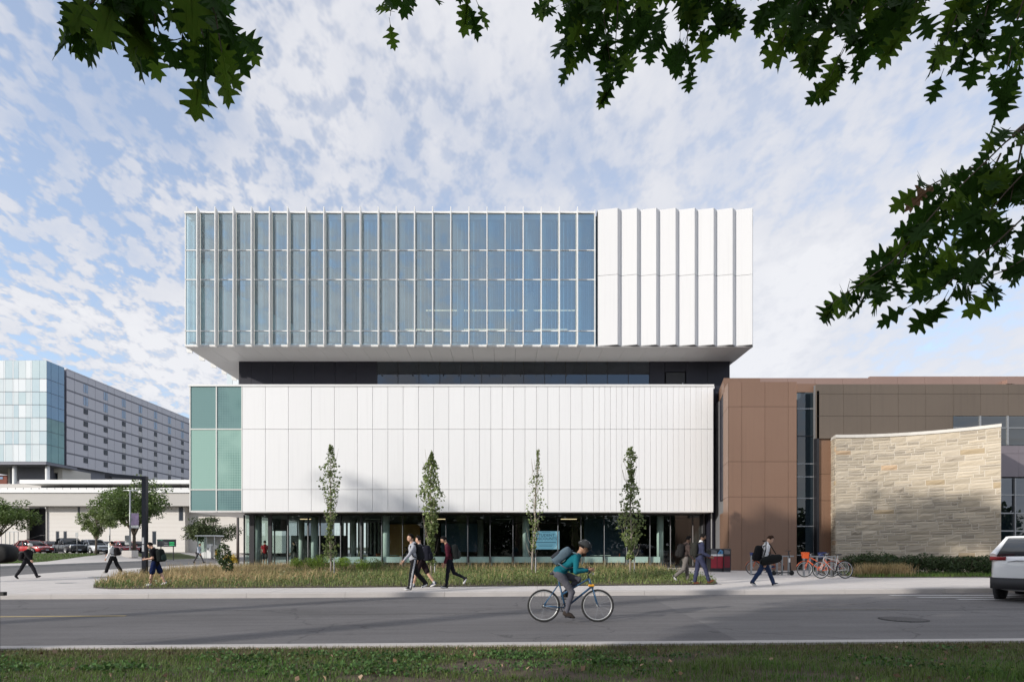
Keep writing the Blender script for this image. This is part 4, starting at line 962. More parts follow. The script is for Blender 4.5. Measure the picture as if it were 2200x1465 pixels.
B2 = scatter(BED, 28000, rg, lambda X, Y_: nearw(X, Y_) * strawm(X, Y_))
h2 = (.18 + .34 * rg.uniform(0, 1, len(B2))) * (0.55 + .7 * clump(B2[:, 0] * 1.3, B2[:, 1])) * np.clip((B2[:, 1] - 19.0) / 2.2, .3, 1)
blades('straw_grass', B2, h2, .016, M['straw'], rg, .75, label='tall straw coloured grasses at the left end of the bed', cat='grass', wind=(.12, 0))
B3 = scatter(BED, 2600, rg, lambda X, Y_: np.clip((Y_ - 29) / 4, 0, 1))
blades('seed_heads', B3, .35 + .35 * rg.uniform(0, 1, len(B3)), .014, M['straw'], rg, .5, label='dry seed heads of grass along the foot of the glass', cat='grass')
# low leafy plants mixed into the bed
B4 = scatter(BED, 9000, rg, lambda X, Y_: nearw(X, Y_) * (1 - strawm(X, Y_) * .8))
B4[:, 2] += rg.uniform(.05, .30, len(B4))
setp(leaf_mesh('bed_leaves', B4, rg.uniform(.05, .11, len(B4)), M['leaf_mid'], None, rg, .5), 'small broad leaves between the bed grasses', 'ground cover', kind='stuff')

def shrub(name, label, cat, x, y, r, h, m, n, leaf, group=None, seed=0, base=.16, stem=M['bark']):
    rg_ = np.random.default_rng(seed); t = thing(name, label, cat, (x, y, zg(x, y) + base), 0, group)
    part('stem', stem, t, lambda mb: [mb.path([(0, 0, -.02), (math.cos(a) * r * .3, math.sin(a) * r * .3, h * .45), (math.cos(a) * r * .6, math.sin(a) * r * .6, h * .85)], [.02, .012, .004], 5) for a in [k * 1.05 for k in range(6)]])
    pts = []
    for k in range(9):
        a = rg_.uniform(0, 6.28); rr = r * rg_.uniform(.1, .65); zc_ = h * rg_.uniform(.3, .75)
        pts.append(blob_points(n // 9, (math.cos(a) * rr, math.sin(a) * rr, zc_), (r * .45, r * .45, h * .32), rg_, .3))
    P_ = np.concatenate(pts); P_ = P_[P_[:, 2] > .03]
    leaf_mesh('foliage', P_, rg_.uniform(.7, 1.3, len(P_)) * leaf, m, t, rg_, .5)
    return t
for k, (px, Y_, r, h, nm) in enumerate(((640, 33.4, .6, .75, 'leftmost lime shrub of the row below the glass'), (668, 32.0, .65, .8, 'second lime shrub from the left below the glass'), (690, 30.6, .65, 1.0, 'tallest lime shrub, beside the first slim tree trunk'), (738, 30.6, .75, .8, 'lime shrub just right of the first slim tree'), (776, 30.8, .65, .75, 'lime shrub under the second window bench'), (806, 31.0, .65, .75, 'rightmost lime shrub of the row below the glass'))):
    shrub('lime_shrub', nm, 'shrub', PX(px, Y_), Y_, r, h, M['leaf_lime'] if k != 5 else M['leaf_mid'], 900, .075, 'lime green shrubs', 30 + k)
shrub('flowering_shrub', 'low shrub of bright yellow flowers beside the lamp pole', 'shrub', PX(497, 46), 46, .62, .75, M['petal_yellow'], 1400, .09, None, 50)
# --- hedge bed on the right
BED2 = [(14.6, 23.4), (30, 22.5), (30, 29.0), (25.6, 29.4), (22.4, 31.6), (19.1, 32.5), (17.6, 32.6), (15.9, 28.5)]
bed_sheet('hedge_bed', BED2, .17, M['soil'])
G2 = scatter(BED2, 9000, rg, lambda X, Y_: np.clip(1.2 - (Y_ - 22.6) / 3.5, .12, 1))
blades('verge_grass', G2, .10 + .14 * rg.uniform(0, 1, len(G2)), .016, M['lawn'], rg, .7, label='green grass verge in front of the hedge on the right', cat='grass')
pos = [(1846, 27.6, .95, .95), (1880, 26.6, .95, 1.05), (1918, 27.4, .9, .98), (1957, 26.8, .95, 1.0), (2000, 26.4, .95, .98), (2044, 26.0, .9, .88), (2084, 25.6, .85, .85), (2122, 25.6, .9, .88)]
ord_ = ['leftmost hedge shrub, right behind the white bicycle', 'second hedge shrub from the bicycles', 'third hedge shrub from the bicycles', 'fourth hedge shrub from the bicycles', 'fifth hedge shrub from the bicycles', 'sixth hedge shrub from the bicycles', 'hedge shrub beside the tail of the white car', 'hedge shrub mostly hidden behind the white car']
for k, (px, Y_, r, h) in enumerate(pos):
    shrub('hedge_shrub', 'dark green ' + ord_[k], 'shrub', PX(px, Y_), Y_, r, h, M['leaf_dark'], 2600, .085, 'hedge shrubs before the stone wall', 60 + k)
T3 = np.concatenate([np.stack([rg.normal(PX(px, 24.6), .30, 500), rg.normal(24.6, .22, 500), np.full(500, zg(16, 24.6) + .16)], 1) for px in (1868, 1908, 1930)])
blades('grass_tuft', T3, .35 + .4 * rg.uniform(0, 1, len(T3)), .018, M['straw'], rg, .7, label='tufts of straw coloured grass in front of the hedge', cat='grass')

# --- slim columnar trees
def slim_tree(px, Y_, top, label, n, wmax, seed, bare=0.12, lsize=.13, m=None, lean=0.0):
    x = PX(px, Y_); z0 = zg(x, Y_) + .15; h = PZ(top, Y_) - z0; rg_ = np.random.default_rng(seed)
    t = thing('slim_tree', label, 'tree', (x, Y_, z0), 0, 'slim columnar trees in the bed')
    tr = lambda z: (lean * z / h + .03 * math.sin(z * 2.1 + seed), .02 * math.sin(z * 1.7), z)
    part('trunk', M['bark_pale'], t, lambda mb: mb.path([tr(h * k / 12) for k in range(13)], [.05 * (1 - k / 13.5) + .006 for k in range(13)], 7), True)
    br = []
    def limbs(mb):
        for k in range(26):
            zb_ = h * (.1 + .75 * k / 26); a = rg_.uniform(0, 6.28); l = rg_.uniform(.6, 1.25); w_ = wmax * rg_.uniform(.5, 1)
            p0 = Vector(tr(zb_)); p2 = p0 + Vector((math.cos(a) * w_, math.sin(a) * w_, l)); p1 = p0 + Vector((math.cos(a) * w_ * .7, math.sin(a) * w_ * .7, l * .4))
            br.append((p0, p1, p2)); mb.path([p0, p1, p2], [.014, .010, .004], 5)
    part('branch', M['bark_pale'], t, limbs)
    C_ = []
    for k in range(n):
        u = rg_.uniform(bare, 1.0); env = wmax * (.62 + .30 * math.sin(u * 9 + seed) + .16 * math.sin(u * 23 + seed * 3)) * (1.0 if u < .86 else (1.03 - u) / .17) * (1.0 if u > bare + .1 else .55) * 1.5
        if math.sin(u * 37 + seed) * math.sin(u * 11 + seed * 2) > .55: env *= .45
        a = rg_.uniform(0, 6.28); rr = env * math.sqrt(rg_.uniform(.05, 1)); p = tr(u * h)
        C_.append((p[0] + math.cos(a) * rr, p[1] + math.sin(a) * rr, p[2] + rg_.normal(0, .05)))
    leaf_mesh('crown', C_, rg_.uniform(.7, 1.25, n) * lsize, m or M['leaf_slim'], t, rg_, .8, up=(0, 0, -.5))
    part('stake', M['steel_grey'], t, lambda mb: mb.tube((.18, 0, 0), (.18, 0, .85), .03))
slim_tree(710, 28.2, 958, 'slim columnar tree left of the others, thin open top', 1000, .42, 1, .12)
slim_tree(926, 27.4, 972, 'dense slim columnar tree behind the walking students', 2100, .46, 2, .10)
slim_tree(1143, 28.0, 966, 'sparse yellowing slim tree with a bare trunk before the screen', 520, .40, 3, .20, .11, lean=.30)
slim_tree(1355, 27.9, 962, 'slim columnar tree nearest the entrance, full of pale leaves', 1500, .50, 4, .12)
def bushy(px, Y_, base, label, H_, w_, seed):
    x = PX(px, Y_); t = thing('young_tree', label, 'tree', (x, Y_, zg(x, Y_) + .15)); rg_ = np.random.default_rng(seed)
    part('trunk', M['bark'], t, lambda mb: mb.path([(.04, 0, 0), (0, 0, H_ * .5), (-.05, 0, H_ * .95)], [.03, .02, .006], 6))
    P_ = np.concatenate([blob_points(420, (-.10, 0, H_ * .66), (w_, w_, H_ * .33), rg_, .3), blob_points(260, (.12, 0, H_ * .32), (w_ * .7, w_ * .7, H_ * .25), rg_, .3)])
    leaf_mesh('crown', P_, rg_.uniform(.08, .14, len(P_)), M['leaf_dark'], t, rg_, .7, up=(0, 0, -.5))
bushy(484, 26.3, 1238, 'small leafy young tree in the straw grass at the bed corner', 1.62, .36, 12)

# --- trees by the parking lot
def tree(name, label, x, y, H_, blobs, leaf, n, m, seed, trunk_r=.14, fork=.35, group=None, zbase=None):
    rg_ = np.random.default_rng(seed); t = thing(name, label, 'tree', (x, y, zg(x, y) + .1 if zbase is None else zbase), 0, group)
    def tk(mb):
        mb.path([(0, 0, -.1), (.03, 0, H_ * fork * .5), (0, .02, H_ * fork), (.05, 0, H_ * .75)], [trunk_r, trunk_r * .8, trunk_r * .65, trunk_r * .2], 9)
    part('trunk', M['bark'], t, tk, True)
    def lb_(mb):
        for (c, r) in blobs:
            s_ = (0, 0, H_ * fork * rg_.uniform(.7, 1.05)); mid_ = (c[0] * .5, c[1] * .5, s_[2] * .45 + c[2] * .55)
            mb.path([s_, mid_, c], [trunk_r * .45, trunk_r * .28, trunk_r * .08], 6)
    part('limb', M['bark'], t, lb_)
    tot = sum(r[0] * r[2] for c, r in blobs)
    P_ = []
    for c, r in blobs:
        nn = int(n * r[0] * r[2] / tot); k = max(3, nn // 70)
        cc = blob_points(k, c, np.asarray(r) * .8, rg_, .25)
        for q_ in cc: P_.append(blob_points(nn // k, q_, np.asarray(r) * .45, rg_, .1))
    P_ = np.concatenate(P_)
    leaf_mesh('crown', P_, rg_.uniform(.7, 1.3, len(P_)) * leaf, m, t, rg_, .6)
    return t
def rblobs(n, c, r, k, seed):
    rr = np.random.default_rng(seed); return [(tuple(p), (r[0] * k * rr.uniform(.8, 1.25), r[1] * k, r[2] * k * rr.uniform(.8, 1.2))) for p in blob_points(n, c, np.asarray(r) * .72, rr, .2)]
tree('broadleaf_tree', 'largest bushy tree behind the black portal frame by the cars', PX(288, 66), 66, 8.6, rblobs(18, (0, 0, 5.5), (4.3, 3.2, 3.1), .5, 1), .26, 9500, M['leaf_mid'], 21, .22, .28)
tree('small_tree', 'small vase shaped street tree on the lawn before the white car', PX(206, 58.0), 58.0, 4.9, [((-1.2, 0, 3.6), (.8, .8, .75)), ((-.2, .3, 3.1), (.85, .9, 1.1)), ((.9, 0, 3.7), (.9, .8, .8)), ((1.6, 0, 3.2), (.7, .7, .7)), ((0.2, 0, 4.2), (.9, .8, .6)), ((0, 0, 2.3), (.6, .6, .7)), ((-.9, 0, 2.9), (.6, .6, .6))], .15, 6500, M['leaf_slim'], 22, .12, .38)
tree('edge_tree', 'green tree cut by the left picture edge before the dark porch', PX(-6, 60), 60, 6.2, rblobs(14, (.4, 0, 3.9), (3.4, 2.4, 1.9), .55, 3), .22, 6500, M['leaf_mid'], 23, .16, .35)
tree('pine_tree', 'dark spreading pine tree behind the booth at the hall end', PX(458, 76), 76, 6.2, rblobs(18, (.1, 0, 3.5), (3.7, 2.6, 1.9), .5, 5), .22, 9000, M['leaf_pine'], 24, .22, .4)
# --- oaks: a row on the near side of the street, their shade lies over the road; three reach into view
def in_view(P_, mrg=.8):
    x, y, z = P_[:, 0], P_[:, 1], P_[:, 2]
    return (y > -.3) & (np.abs(x) < .95 * y + mrg) & (z < 1.5 + y * 1.0 + mrg) & (z > 0)
def oak(label, x, y, zlo, ztop, rad, seed, n=6200, leaf=.62, dens=26):
    rg_ = np.random.default_rng(seed); t = thing('oak_tree', label, 'tree', (x, y, zg(x, y)), 0, 'oaks along the near side of the street')
    H_ = ztop - zg(x, y)
    part('trunk', M['bark'], t, lambda mb: mb.path([(0, 0, -.1), (0, 0, .4), (.1, 0, zlo * .8), (0, .1, H_ * .55), (.1, 0, H_ * .85)], [.55, .40, .34, .22, .06], 12), True)
    zc_ = (zlo + ztop) / 2; P_ = []
    cc = blob_points(dens, (0, 0, zc_), (rad * .8, rad * .75, (ztop - zlo) * .42), rg_, .15)
    part('limb', M['bark'], t, lambda mb: [mb.path([(0, 0, max(zlo * .8, c[2] * .6)), (c[0] * .5, c[1] * .5, c[2] * .88), tuple(c)], [.14, .09, .03], 6) for c in cc[:14]])
    for c in cc: P_.append(blob_points(n // dens, c, (rad * .36, rad * .36, (ztop - zlo) * .16), rg_, .1))
    P_ = np.concatenate(P_); P_ = P_[~in_view(P_ + np.array([x, y, zg(x, y)]))]
    leaf_mesh('crown', P_, rg_.uniform(.7, 1.2, len(P_)) * leaf, M['leaf_crown'], t, rg_, .7)
    return t
OAKS_A = [(-58.5, -1.5, 18, 27.0, 7.0, 101, 1150), (-30.5, -2.0, 15.5, 24.5, 5.4, 102), (-22.0, -2.5, 15.5, 23.4, 6.2, 103, 2700)]
lab_ = ['tall oak far to the left outside the picture', 'tall oak left of the camera, outside the picture', 'broad oak left of the camera, outside the picture']
for (a, l_b) in zip(OAKS_A, lab_): oak(l_b, *a)
oakL = oak('oak whose dark lobed leaves hang into the top left corner', -9.5, -2.6, 4.4, 11.0, 4.6, 104, 4200)
oakM = oak('oak whose leafy twigs hang over the middle of the top edge', 1.8, -4.6, 6.8, 11.5, 3.2, 105, 2200)
oakR = oak('oak whose branches frame the top right corner and right edge', 9.5, -2.0, 5.4, 11, 3.4, 106, 2200)
half = [(0, .015), (.10, .05), (.15, .17), (.215, .27), (.24, .17), (.29, .10), (.34, .22), (.39, .40), (.455, .47), (.465, .35), (.50, .20), (.535, .12), (.59, .23), (.65, .36), (.735, .40), (.72, .25), (.73, .13), (.80, .17), (.895, .22), (.87, .10), (1.0, .0)]
def oak_leaf(k):
    mb = MB(); rgk = random.Random(k)
    for sgn in (1, -1):
        o = [(x, y * sgn * rgk.uniform(.85, 1.15)) for x, y in half]
        pts = o + [(.75, 0), (.5, 0), (.25, 0), (0, 0)]
        b = -.30 - .2 * (k == 1)
        V = [(x, y, b * x * x * .6 + abs(y) * (.25 if k else .1)) for x, y in pts]
        mb.add(V, [tuple(range(len(V))) if sgn < 0 else tuple(range(len(V) - 1, -1, -1))])
    mb.path([(-.25, 0, .03), (0, 0, 0), (.6, 0, -.05)], [.010, .012, .005], 4)
    return mb
leafm = {}
def leaf_data(k, mname):
    if (k, mname) not in leafm:
        o = oak_leaf(k).build('leaf', M[mname]); leafm[(k, mname)] = o.data; bpy.data.objects.remove(o)
    return leafm[(k, mname)]
def sprays(tree_o, twigs, Y_, size, seed, step=.075, spread=.10, brown=0.0, droop=.55):
    rg_ = random.Random(seed); base = Vector(tree_o.location); n = 0
    for tw in twigs:
        dy = rg_.uniform(-.35, .35)
        pts = [Vector((PX(px, Y_ + dy), Y_ + dy + .06 * i, PZ(py, Y_ + dy))) for i, (px, py) in enumerate(tw)]
        mb = MB(); mb.path([p - base for p in pts], [.006 - .004 * i / (len(pts) - 1) for i in range(len(pts))], 6)
        mb.build('twig', M['bark'], tree_o)
        for a, b in zip(pts[:-1], pts[1:]):
            L_ = (b - a).length; k = max(1, int(L_ / step))
            for i in range(k):
                p = a.lerp(b, (i + rg_.random()) / k)
                d = (b - a).normalized() * rg_.uniform(.1, .9) + Vector((rg_.uniform(-1, 1), rg_.uniform(-1, 1), rg_.uniform(-.6, .45) - droop))
                d.normalize(); s_ = size * rg_.uniform(.75, 1.25)
                up = Vector((rg_.uniform(-.7, .7), rg_.uniform(-1.2, -.4), rg_.uniform(-.2, .6)))
                y_ax = up.cross(d).normalized(); z_ax = d.cross(y_ax)
                Mx = Matrix((d, y_ax, z_ax)).transposed()
                mname = 'leaf_brown' if rg_.random() < brown else ('leaf_oak2' if rg_.random() < .3 else 'leaf_oak')
                p = p + d * s_ * .22 + Vector((rg_.uniform(-1, 1), rg_.uniform(-1, 1), rg_.uniform(-1, .6))) * spread * .5 - base
                LEAVES.setdefault(tree_o.name, []).append((p, Mx, s_, mname, rg_.randrange(3)))
LEAVES = {}
def hang_leaves(tree_o):
    """the 300 largest leaves are objects of their own, the others one mass"""
    ls = sorted(LEAVES.get(tree_o.name, []), key=lambda q: -q[2]); rest_ = MB(); mk = ['leaf_oak', 'leaf_oak2', 'leaf_brown']
    for i, (p, Mx, s_, mname, v) in enumerate(ls):
        if i < 290:
            o = bpy.data.objects.new('leaf', leaf_data(v, mname)); COL.objects.link(o); o.parent = tree_o
            o.location = p; o.rotation_euler = Mx.to_euler(); o.scale = (s_, s_, s_)
        else:
            d_ = leaf_data(v, mname); rest_.m = mk.index(mname)
            rest_.add([p + Mx @ (Vector(w.co) * s_) for w in d_.vertices], [tuple(f.vertices) for f in d_.polygons])
    if rest_.v: rest_.build('small_leaves', [M[q] for q in mk], tree_o, kind='stuff')
def limb(tree_o, pts, r0, r1):
    base = Vector(tree_o.location); pts = [Vector(p) - base for p in pts]
    MB().path(pts, [r0 + (r1 - r0) * i / (len(pts) - 1) for i in range(len(pts))], 8).build('limb', M['bark'], tree_o, True)
QL = lambda px, py, Y_: (PX(px, Y_), Y_, PZ(py, Y_))
limb(oakL, [(-9, -2.2, 4.5), (-5.5, .6, 5.2), QL(330, -160, 3.0), QL(380, -70, 3.0)], .10, .02)
limb(oakM, [(1.8, -4.6, 6.4), (1.6, 0, 6.6), QL(1450, -180, 4.2), QL(1330, -70, 4.2)], .11, .02)
limb(oakM, [(1.6, 0, 6.6), QL(1000, -220, 4.2), QL(880, -60, 4.2)], .06, .012)
limb(oakR, [(9.5, -2, 5.0), (6.4, 1.4, 5.4), QL(2150, -200, 3.8), QL(1850, -80, 3.8)], .11, .02)
limb(oakR, [(9.5, -2, 4.6), (6.0, 1.6, 4.7), QL(2330, 170, 3.5), QL(2180, 290, 3.5)], .08, .018)
nl = sprays(oakL, [[(300, -90), (185, -25), (105, -5)], [(300, -90), (240, -15), (175, 20)], [(340, -90), (290, -10), (230, 35)], [(350, -90), (320, -10), (300, 50)], [(380, -90), (380, 10), (365, 70)], [(400, -90), (410, 10), (430, 100)], [(420, -90), (440, -10), (455, 50)], [(420, -90), (450, 10), (455, 90)], [(270, -80), (160, -35), (125, -10)], [(410, -70), (445, -30), (460, 10)], [(330, -90), (270, -30), (215, -5)]], 3.0, .19, 1, .036, .12)
nl = sprays(oakM, [[(870, -90), (840, -30), (832, 5)], [(880, -90), (885, -35)], [(900, -90), (905, -40)], [(1000, -90), (995, -40), (1003, -20)], [(1300, -90), (1210, -35), (1160, -25)], [(1260, -80), (1225, 20), (1228, 80)], [(1330, -80), (1300, 20), (1318, 105)], [(1330, -80), (1330, 20), (1325, 120)], [(1400, -80), (1390, 0), (1385, 55)], [(1500, -80), (1485, 10), (1485, 95)], [(1560, -80), (1550, -15), (1580, 5)], [(1360, -80), (1270, -20), (1210, 0)], [(1450, -80), (1380, -10), (1340, 60)], [(1500, -80), (1440, -10), (1410, 30)], [(1560, -80), (1500, 0), (1480, 70)], [(1600, -80), (1585, -30), (1600, 0)], [(1280, -80), (1255, 0), (1245, 50)]], 4.2, .17, 2, .040, .16)
nl = sprays(oakR, [[(1800, -100), (1725, -10), (1700, 55)], [(1850, -100), (1790, 10), (1745, 75)], [(1900, -100), (1860, 20), (1805, 135)], [(1980, -90), (1930, -15), (1890, 30)], [(1750, -90), (1710, -20), (1695, 25)], [(2020, -90), (1960, -35), (1900, -10)], [(2100, -100), (2070, 20), (2045, 85)], [(2150, -100), (2130, 30), (2080, 105)], [(2230, -90), (2205, 20), (2195, 140)], [(2180, -90), (2140, -10), (2110, 30)], [(2250, -80), (2230, 40), (2200, 90)], [(1830, -80), (1760, -20), (1730, 20)], [(1880, -70), (1840, -10), (1800, 30)], [(2000, -100), (1985, -20), (1975, 25)], [(1940, -100), (1950, -10), (1930, 35)], [(1690, -100), (1680, -20), (1690, 20)],
    ], 3.8, .17, 3, .036, .16)
nl = sprays(oakR, [[(2280, 215), (2180, 290), (2060, 410), (1960, 530), (1880, 585), (1835, 615)], [(2120, 350), (2035, 375), (2005, 385)], [(2060, 410), (2005, 435), (1985, 465)], [(2250, 420), (2160, 510), (2080, 580), (2040, 625)], [(2260, 520), (2180, 570), (2120, 590)], [(1960, 530), (1915, 590), (1875, 625)], [(2200, 290), (2190, 420)], [(2150, 330), (2110, 440), (2080, 490)], [(1900, 580), (1840, 620)], [(2240, 330), (2180, 400), (2130, 470)], [(2060, 440), (2030, 520), (1990, 570)]], 3.5, .165, 4, .034, .15, brown=.02, droop=.25)
for o_ in (oakL, oakM, oakR): hang_leaves(o_)

# --- near verge
def yv(n, a, b): return rg.uniform(a, b, n)
near_poly = [(-16, 3.5), (16, 3.5), (16, 7.86), (-16, 7.86)]
sheet('verge', lin(-40, 40, 20), -12, 7.885, 12, .12, M['soil'])
def vz(X, Y_): return ztv(X, Y_) + .118
nG = 95000
X = rg.uniform(-9.5, 9.5, nG); Yv = 4.9 + 2.9 * rg.uniform(0, 1, nG)
dirt = np.sin(X * 1.9 + 2 * np.sin(Yv * 2.2)) * np.sin(Yv * 3.1 + X * .7) + .9 * np.sin(X * .63 + 1.0)
keep = (rg.uniform(0, 1, nG) < np.where(Yv > 7.3, .35, np.where(dirt > .75, .22, 1.0)))
lush = np.exp(-((X - 2.6) ** 2 + ((Yv - 6.35) * 2.2) ** 2) / .55) + np.exp(-((X - 5.4) ** 2 / 3 + ((Yv - 5.9) * 2.2) ** 2) / .6)
X, Yv, lu = X[keep], Yv[keep], lush[keep]
blades('verge_lawn', np.stack([X, Yv, vz(X, Yv)], 1), (.035 + .05 * rg.uniform(0, 1, len(X))) * (1 + 1.1 * lu), .0055, M['lawn'], rg, .9, label='green lawn grass in the near verge', cat='grass')
X = rg.uniform(-9.5, 9.5, 26000); Yv = 6.9 + .94 * np.sqrt(rg.uniform(0, 1, 26000))
blades('dry_grass', np.stack([X, Yv, vz(X, Yv)], 1), .025 + .055 * rg.uniform(0, 1, len(X)), .006, M['drygrass'], rg, 1.1, label='brown dry grass along the near kerb', cat='grass')
C_ = []
for k in range(70):
    cx = rg.uniform(-8.5, 1.5) if k < 60 else rg.uniform(2, 8); cy = rg.uniform(6.0, 7.3)
    C_.append(np.stack([rg.normal(cx, .22, 60), rg.normal(cy, .10, 60), np.zeros(60)], 1))
C_ = np.concatenate(C_); C_ = C_[C_[:, 1] < 7.75]; C_[:, 2] = vz(C_[:, 0], C_[:, 1]) + rg.uniform(.02, .075, len(C_))
setp(leaf_mesh('ivy', C_, rg.uniform(.03, .055, len(C_)), M['ivy'], None, rg, .8), 'patches of dark ivy leaves in the near verge on the left', 'ground cover', kind='stuff')
C_ = np.stack([rg.uniform(-8.5, 8.5, 110), rg.uniform(5.4, 7.6, 110), np.zeros(110)], 1); C_[:, 2] = vz(C_[:, 0], C_[:, 1]) + .05
setp(leaf_mesh('fallen_leaves', C_, rg.uniform(.04, .085, 110), mat('fallen', (0.36, 0.28, 0.20), .8, 0, .8, 3, (0.30, 0.12, 0.06), island=.5), None, rg, .7), 'scattered dry fallen leaves on the near verge', 'leaves', kind='stuff')
# --- lawn by the parking lot
X = rg.uniform(-62, -41.3, 16000); Yv = rg.uniform(40, 58.4, 16000)
blades('parking_lawn', np.stack([X, Yv, ztv(X, Yv) + .12], 1), .08 + .06 * rg.uniform(0, 1, len(X)), .05, M['lawn'], rg, .8, label='mown lawn strip before the parked cars', cat='grass')

# --- belt of trees on the far side of the lawn behind the camera (seen in the glass only)
Pb = []
for k in range(90):
    cx = -95 + k * 2.1 + rg.normal(0, .5); hh = rg.uniform(8.5, 11)
    Pb.append(blob_points(160, (cx, -37, 4.0), (2.6, 1.0, 5.0), rg, .0))
    Pb.append(blob_points(420, (cx, -34 + rg.normal(0, 1.2), hh * .47), (2.6, 1.8, hh * .55), rg, .0))
setp(leaf_mesh('tree_belt', np.concatenate(Pb), rg.uniform(.6, 1.0, 90 * 580), M['leaf_dark'], None, rg, .7), 'belt of trees across the lawn opposite the building', 'trees', kind='stuff')
# ------------------------------------------------------------------ people
CL = {}
def cloth(name, c, var=.35):
    if name not in CL: CL[name] = mat('cloth_' + name, c, .95, 0, var, 9, [x * .55 for x in c], .6, 16, spec=.12)
    return CL[name]
def roty(a): return Matrix.Rotation(a, 3, 'Y')
def ik(a, b, l1, l2, bend):
    """middle joint of a two-bone chain from a to b, knee pushed towards bend"""
    d = b - a; L = min(d.length, (l1 + l2) * .999); u = d.normalized(); x = (l1 * l1 - l2 * l2 + L * L) / (2 * L); h = math.sqrt(max(0, l1 * l1 - x * x))
    n = (bend - u * bend.dot(u)).normalized(); return a + u * x + n * h
def person(label, x, y, z, yaw, h=1.75, pose=None, top=('grey', (.3, .3, .3)), pants=('dark', (.03, .03, .035)), shoe=('black', (.02, .02, .02)), sole=None, skin='skin', hair='hair_black', sleeves='long',
           shorts=False, loose=0.0, hoodie=False, stripe=None, collar=None, cap=None, helmet=None, joints=None, group=None, hem=.0, beard=False, skirt_top=True, socks=None):
    p = dict(lean=4, hL=25, kL=5, fL=12, hR=-22, kR=12, fR=-28, sL=-18, eL=12, oL=6, sR=20, eR=20, oR=6, hp=8, hy=0, tw=0); p.update(pose or {})
    k = h / 1.75; prims = []; J = {}
    lean = R(p['lean']); T = Vector((math.sin(lean), 0, math.cos(lean))); RT = roty(lean); O = Vector((0, 0, 0))
    def cone(a, b, r0, r1, tag): prims.append(('c', Vector(a), Vector(b), r0, r1, tag))
    def ell(c, r, M3, tag): prims.append(('e', Vector(c), Vector(r), M3.copy(), tag))
    I3 = Matrix.Identity(3)
    ell(O + T * .0, (.115, .160, .125), RT, 'pants')
    ell(T * .14, (.118, .150, .15), RT, 'top'); ell(T * .34 + Vector((.005, 0, 0)), (.125, .172, .18), RT, 'top')
    if skirt_top: ell(T * (.05 - hem), (.128, .172, .10 + hem), RT, 'top')
    nb = T * .50
    for s in (1, -1): cone(nb - T * .05 + Vector((0, s * .03, .02)), nb - T * .07 + Vector((0, s * .155, 0)), .072, .066, 'top')
    hd = lean * .55 + R(p['hp']); Hd = Vector((math.sin(hd), 0, math.cos(hd))); RH = Matrix.Rotation(R(p['hy']), 3, 'Z') @ roty(hd)
    cone(nb - T * .03, nb + Hd * .10, .058, .052, 'skin')
    hc = nb + Hd * .205 + RH @ Vector((.018, 0, 0))
    ell(hc, (.094, .076, .115), RH, 'skin'); ell(hc + RH @ Vector((.035, 0, -.055)), (.062, .056, .058), RH, 'beard' if beard else 'skin')
    ell(hc + RH @ Vector((.098, 0, -.012)), (.016, .013, .022), RH, 'skin')
    for s in (1, -1): ell(hc + RH @ Vector((-.005, s * .077, -.008)), (.02, .012, .03), RH, 'skin')
    if hoodie: ell(nb + Vector((-.055, 0, .03)), (.075, .10, .055), RT, 'top')
    else: cone(nb + T * .0 + Vector((0, -.02, 0)), nb + T * .0 + Vector((0, .02, 0)), .068, .068, 'collar' if collar else 'top')
    if collar: cone(nb + T * .02 + Vector((0, -.015, 0)), nb + T * .03 + Vector((0, .015, 0)), .066, .066, 'collar')
    arms = {}
    for s, c in ((1, 'L'), (-1, 'R')):
        sh = nb - T * .07 + Vector((0, s * .178, -.005))
        if joints and 'hand' + c in joints:
            wr = joints['hand' + c]; el = ik(sh, wr, .29, .255, Vector((-.3, s * .6, -1)))
        else:
            a = R(p['s' + c]); o = R(p['o' + c]); d1 = Vector((math.sin(a), s * math.sin(o), -math.cos(a) * math.cos(o))).normalized()
            e = a + R(p['e' + c]); d2 = Vector((math.sin(e), s * math.sin(o) * .3, -math.cos(e))).normalized()
            el = sh + d1 * .29; wr = el + d2 * .255
        d2 = (wr - el).normalized(); tg = 'top' if sleeves == 'long' else 'skin'
        cone(sh, sh.lerp(el, .62), .062 + loose * .4, .055 + loose * .3, 'top'); cone(sh.lerp(el, .62), el, .05, .045 + (.008 if tg == 'top' else 0), tg)
        cone(el, wr - d2 * .02, .046 + (.006 if tg == 'top' else 0), .034 + (.008 if tg == 'top' else 0), tg); cone(wr - d2 * .02, wr + d2 * .03, .028, .028, 'skin')
        arms[c] = (wr, d2, s)
        zz_ = d2.orthogonal().normalized(); M3 = Matrix((d2, Vector((0, 1, 0)), d2.cross(Vector((0, 1, 0))))).transposed()
        ell(wr + d2 * .065, (.052, .022, .040), M3, 'skin')
    foot = []; legs = {}
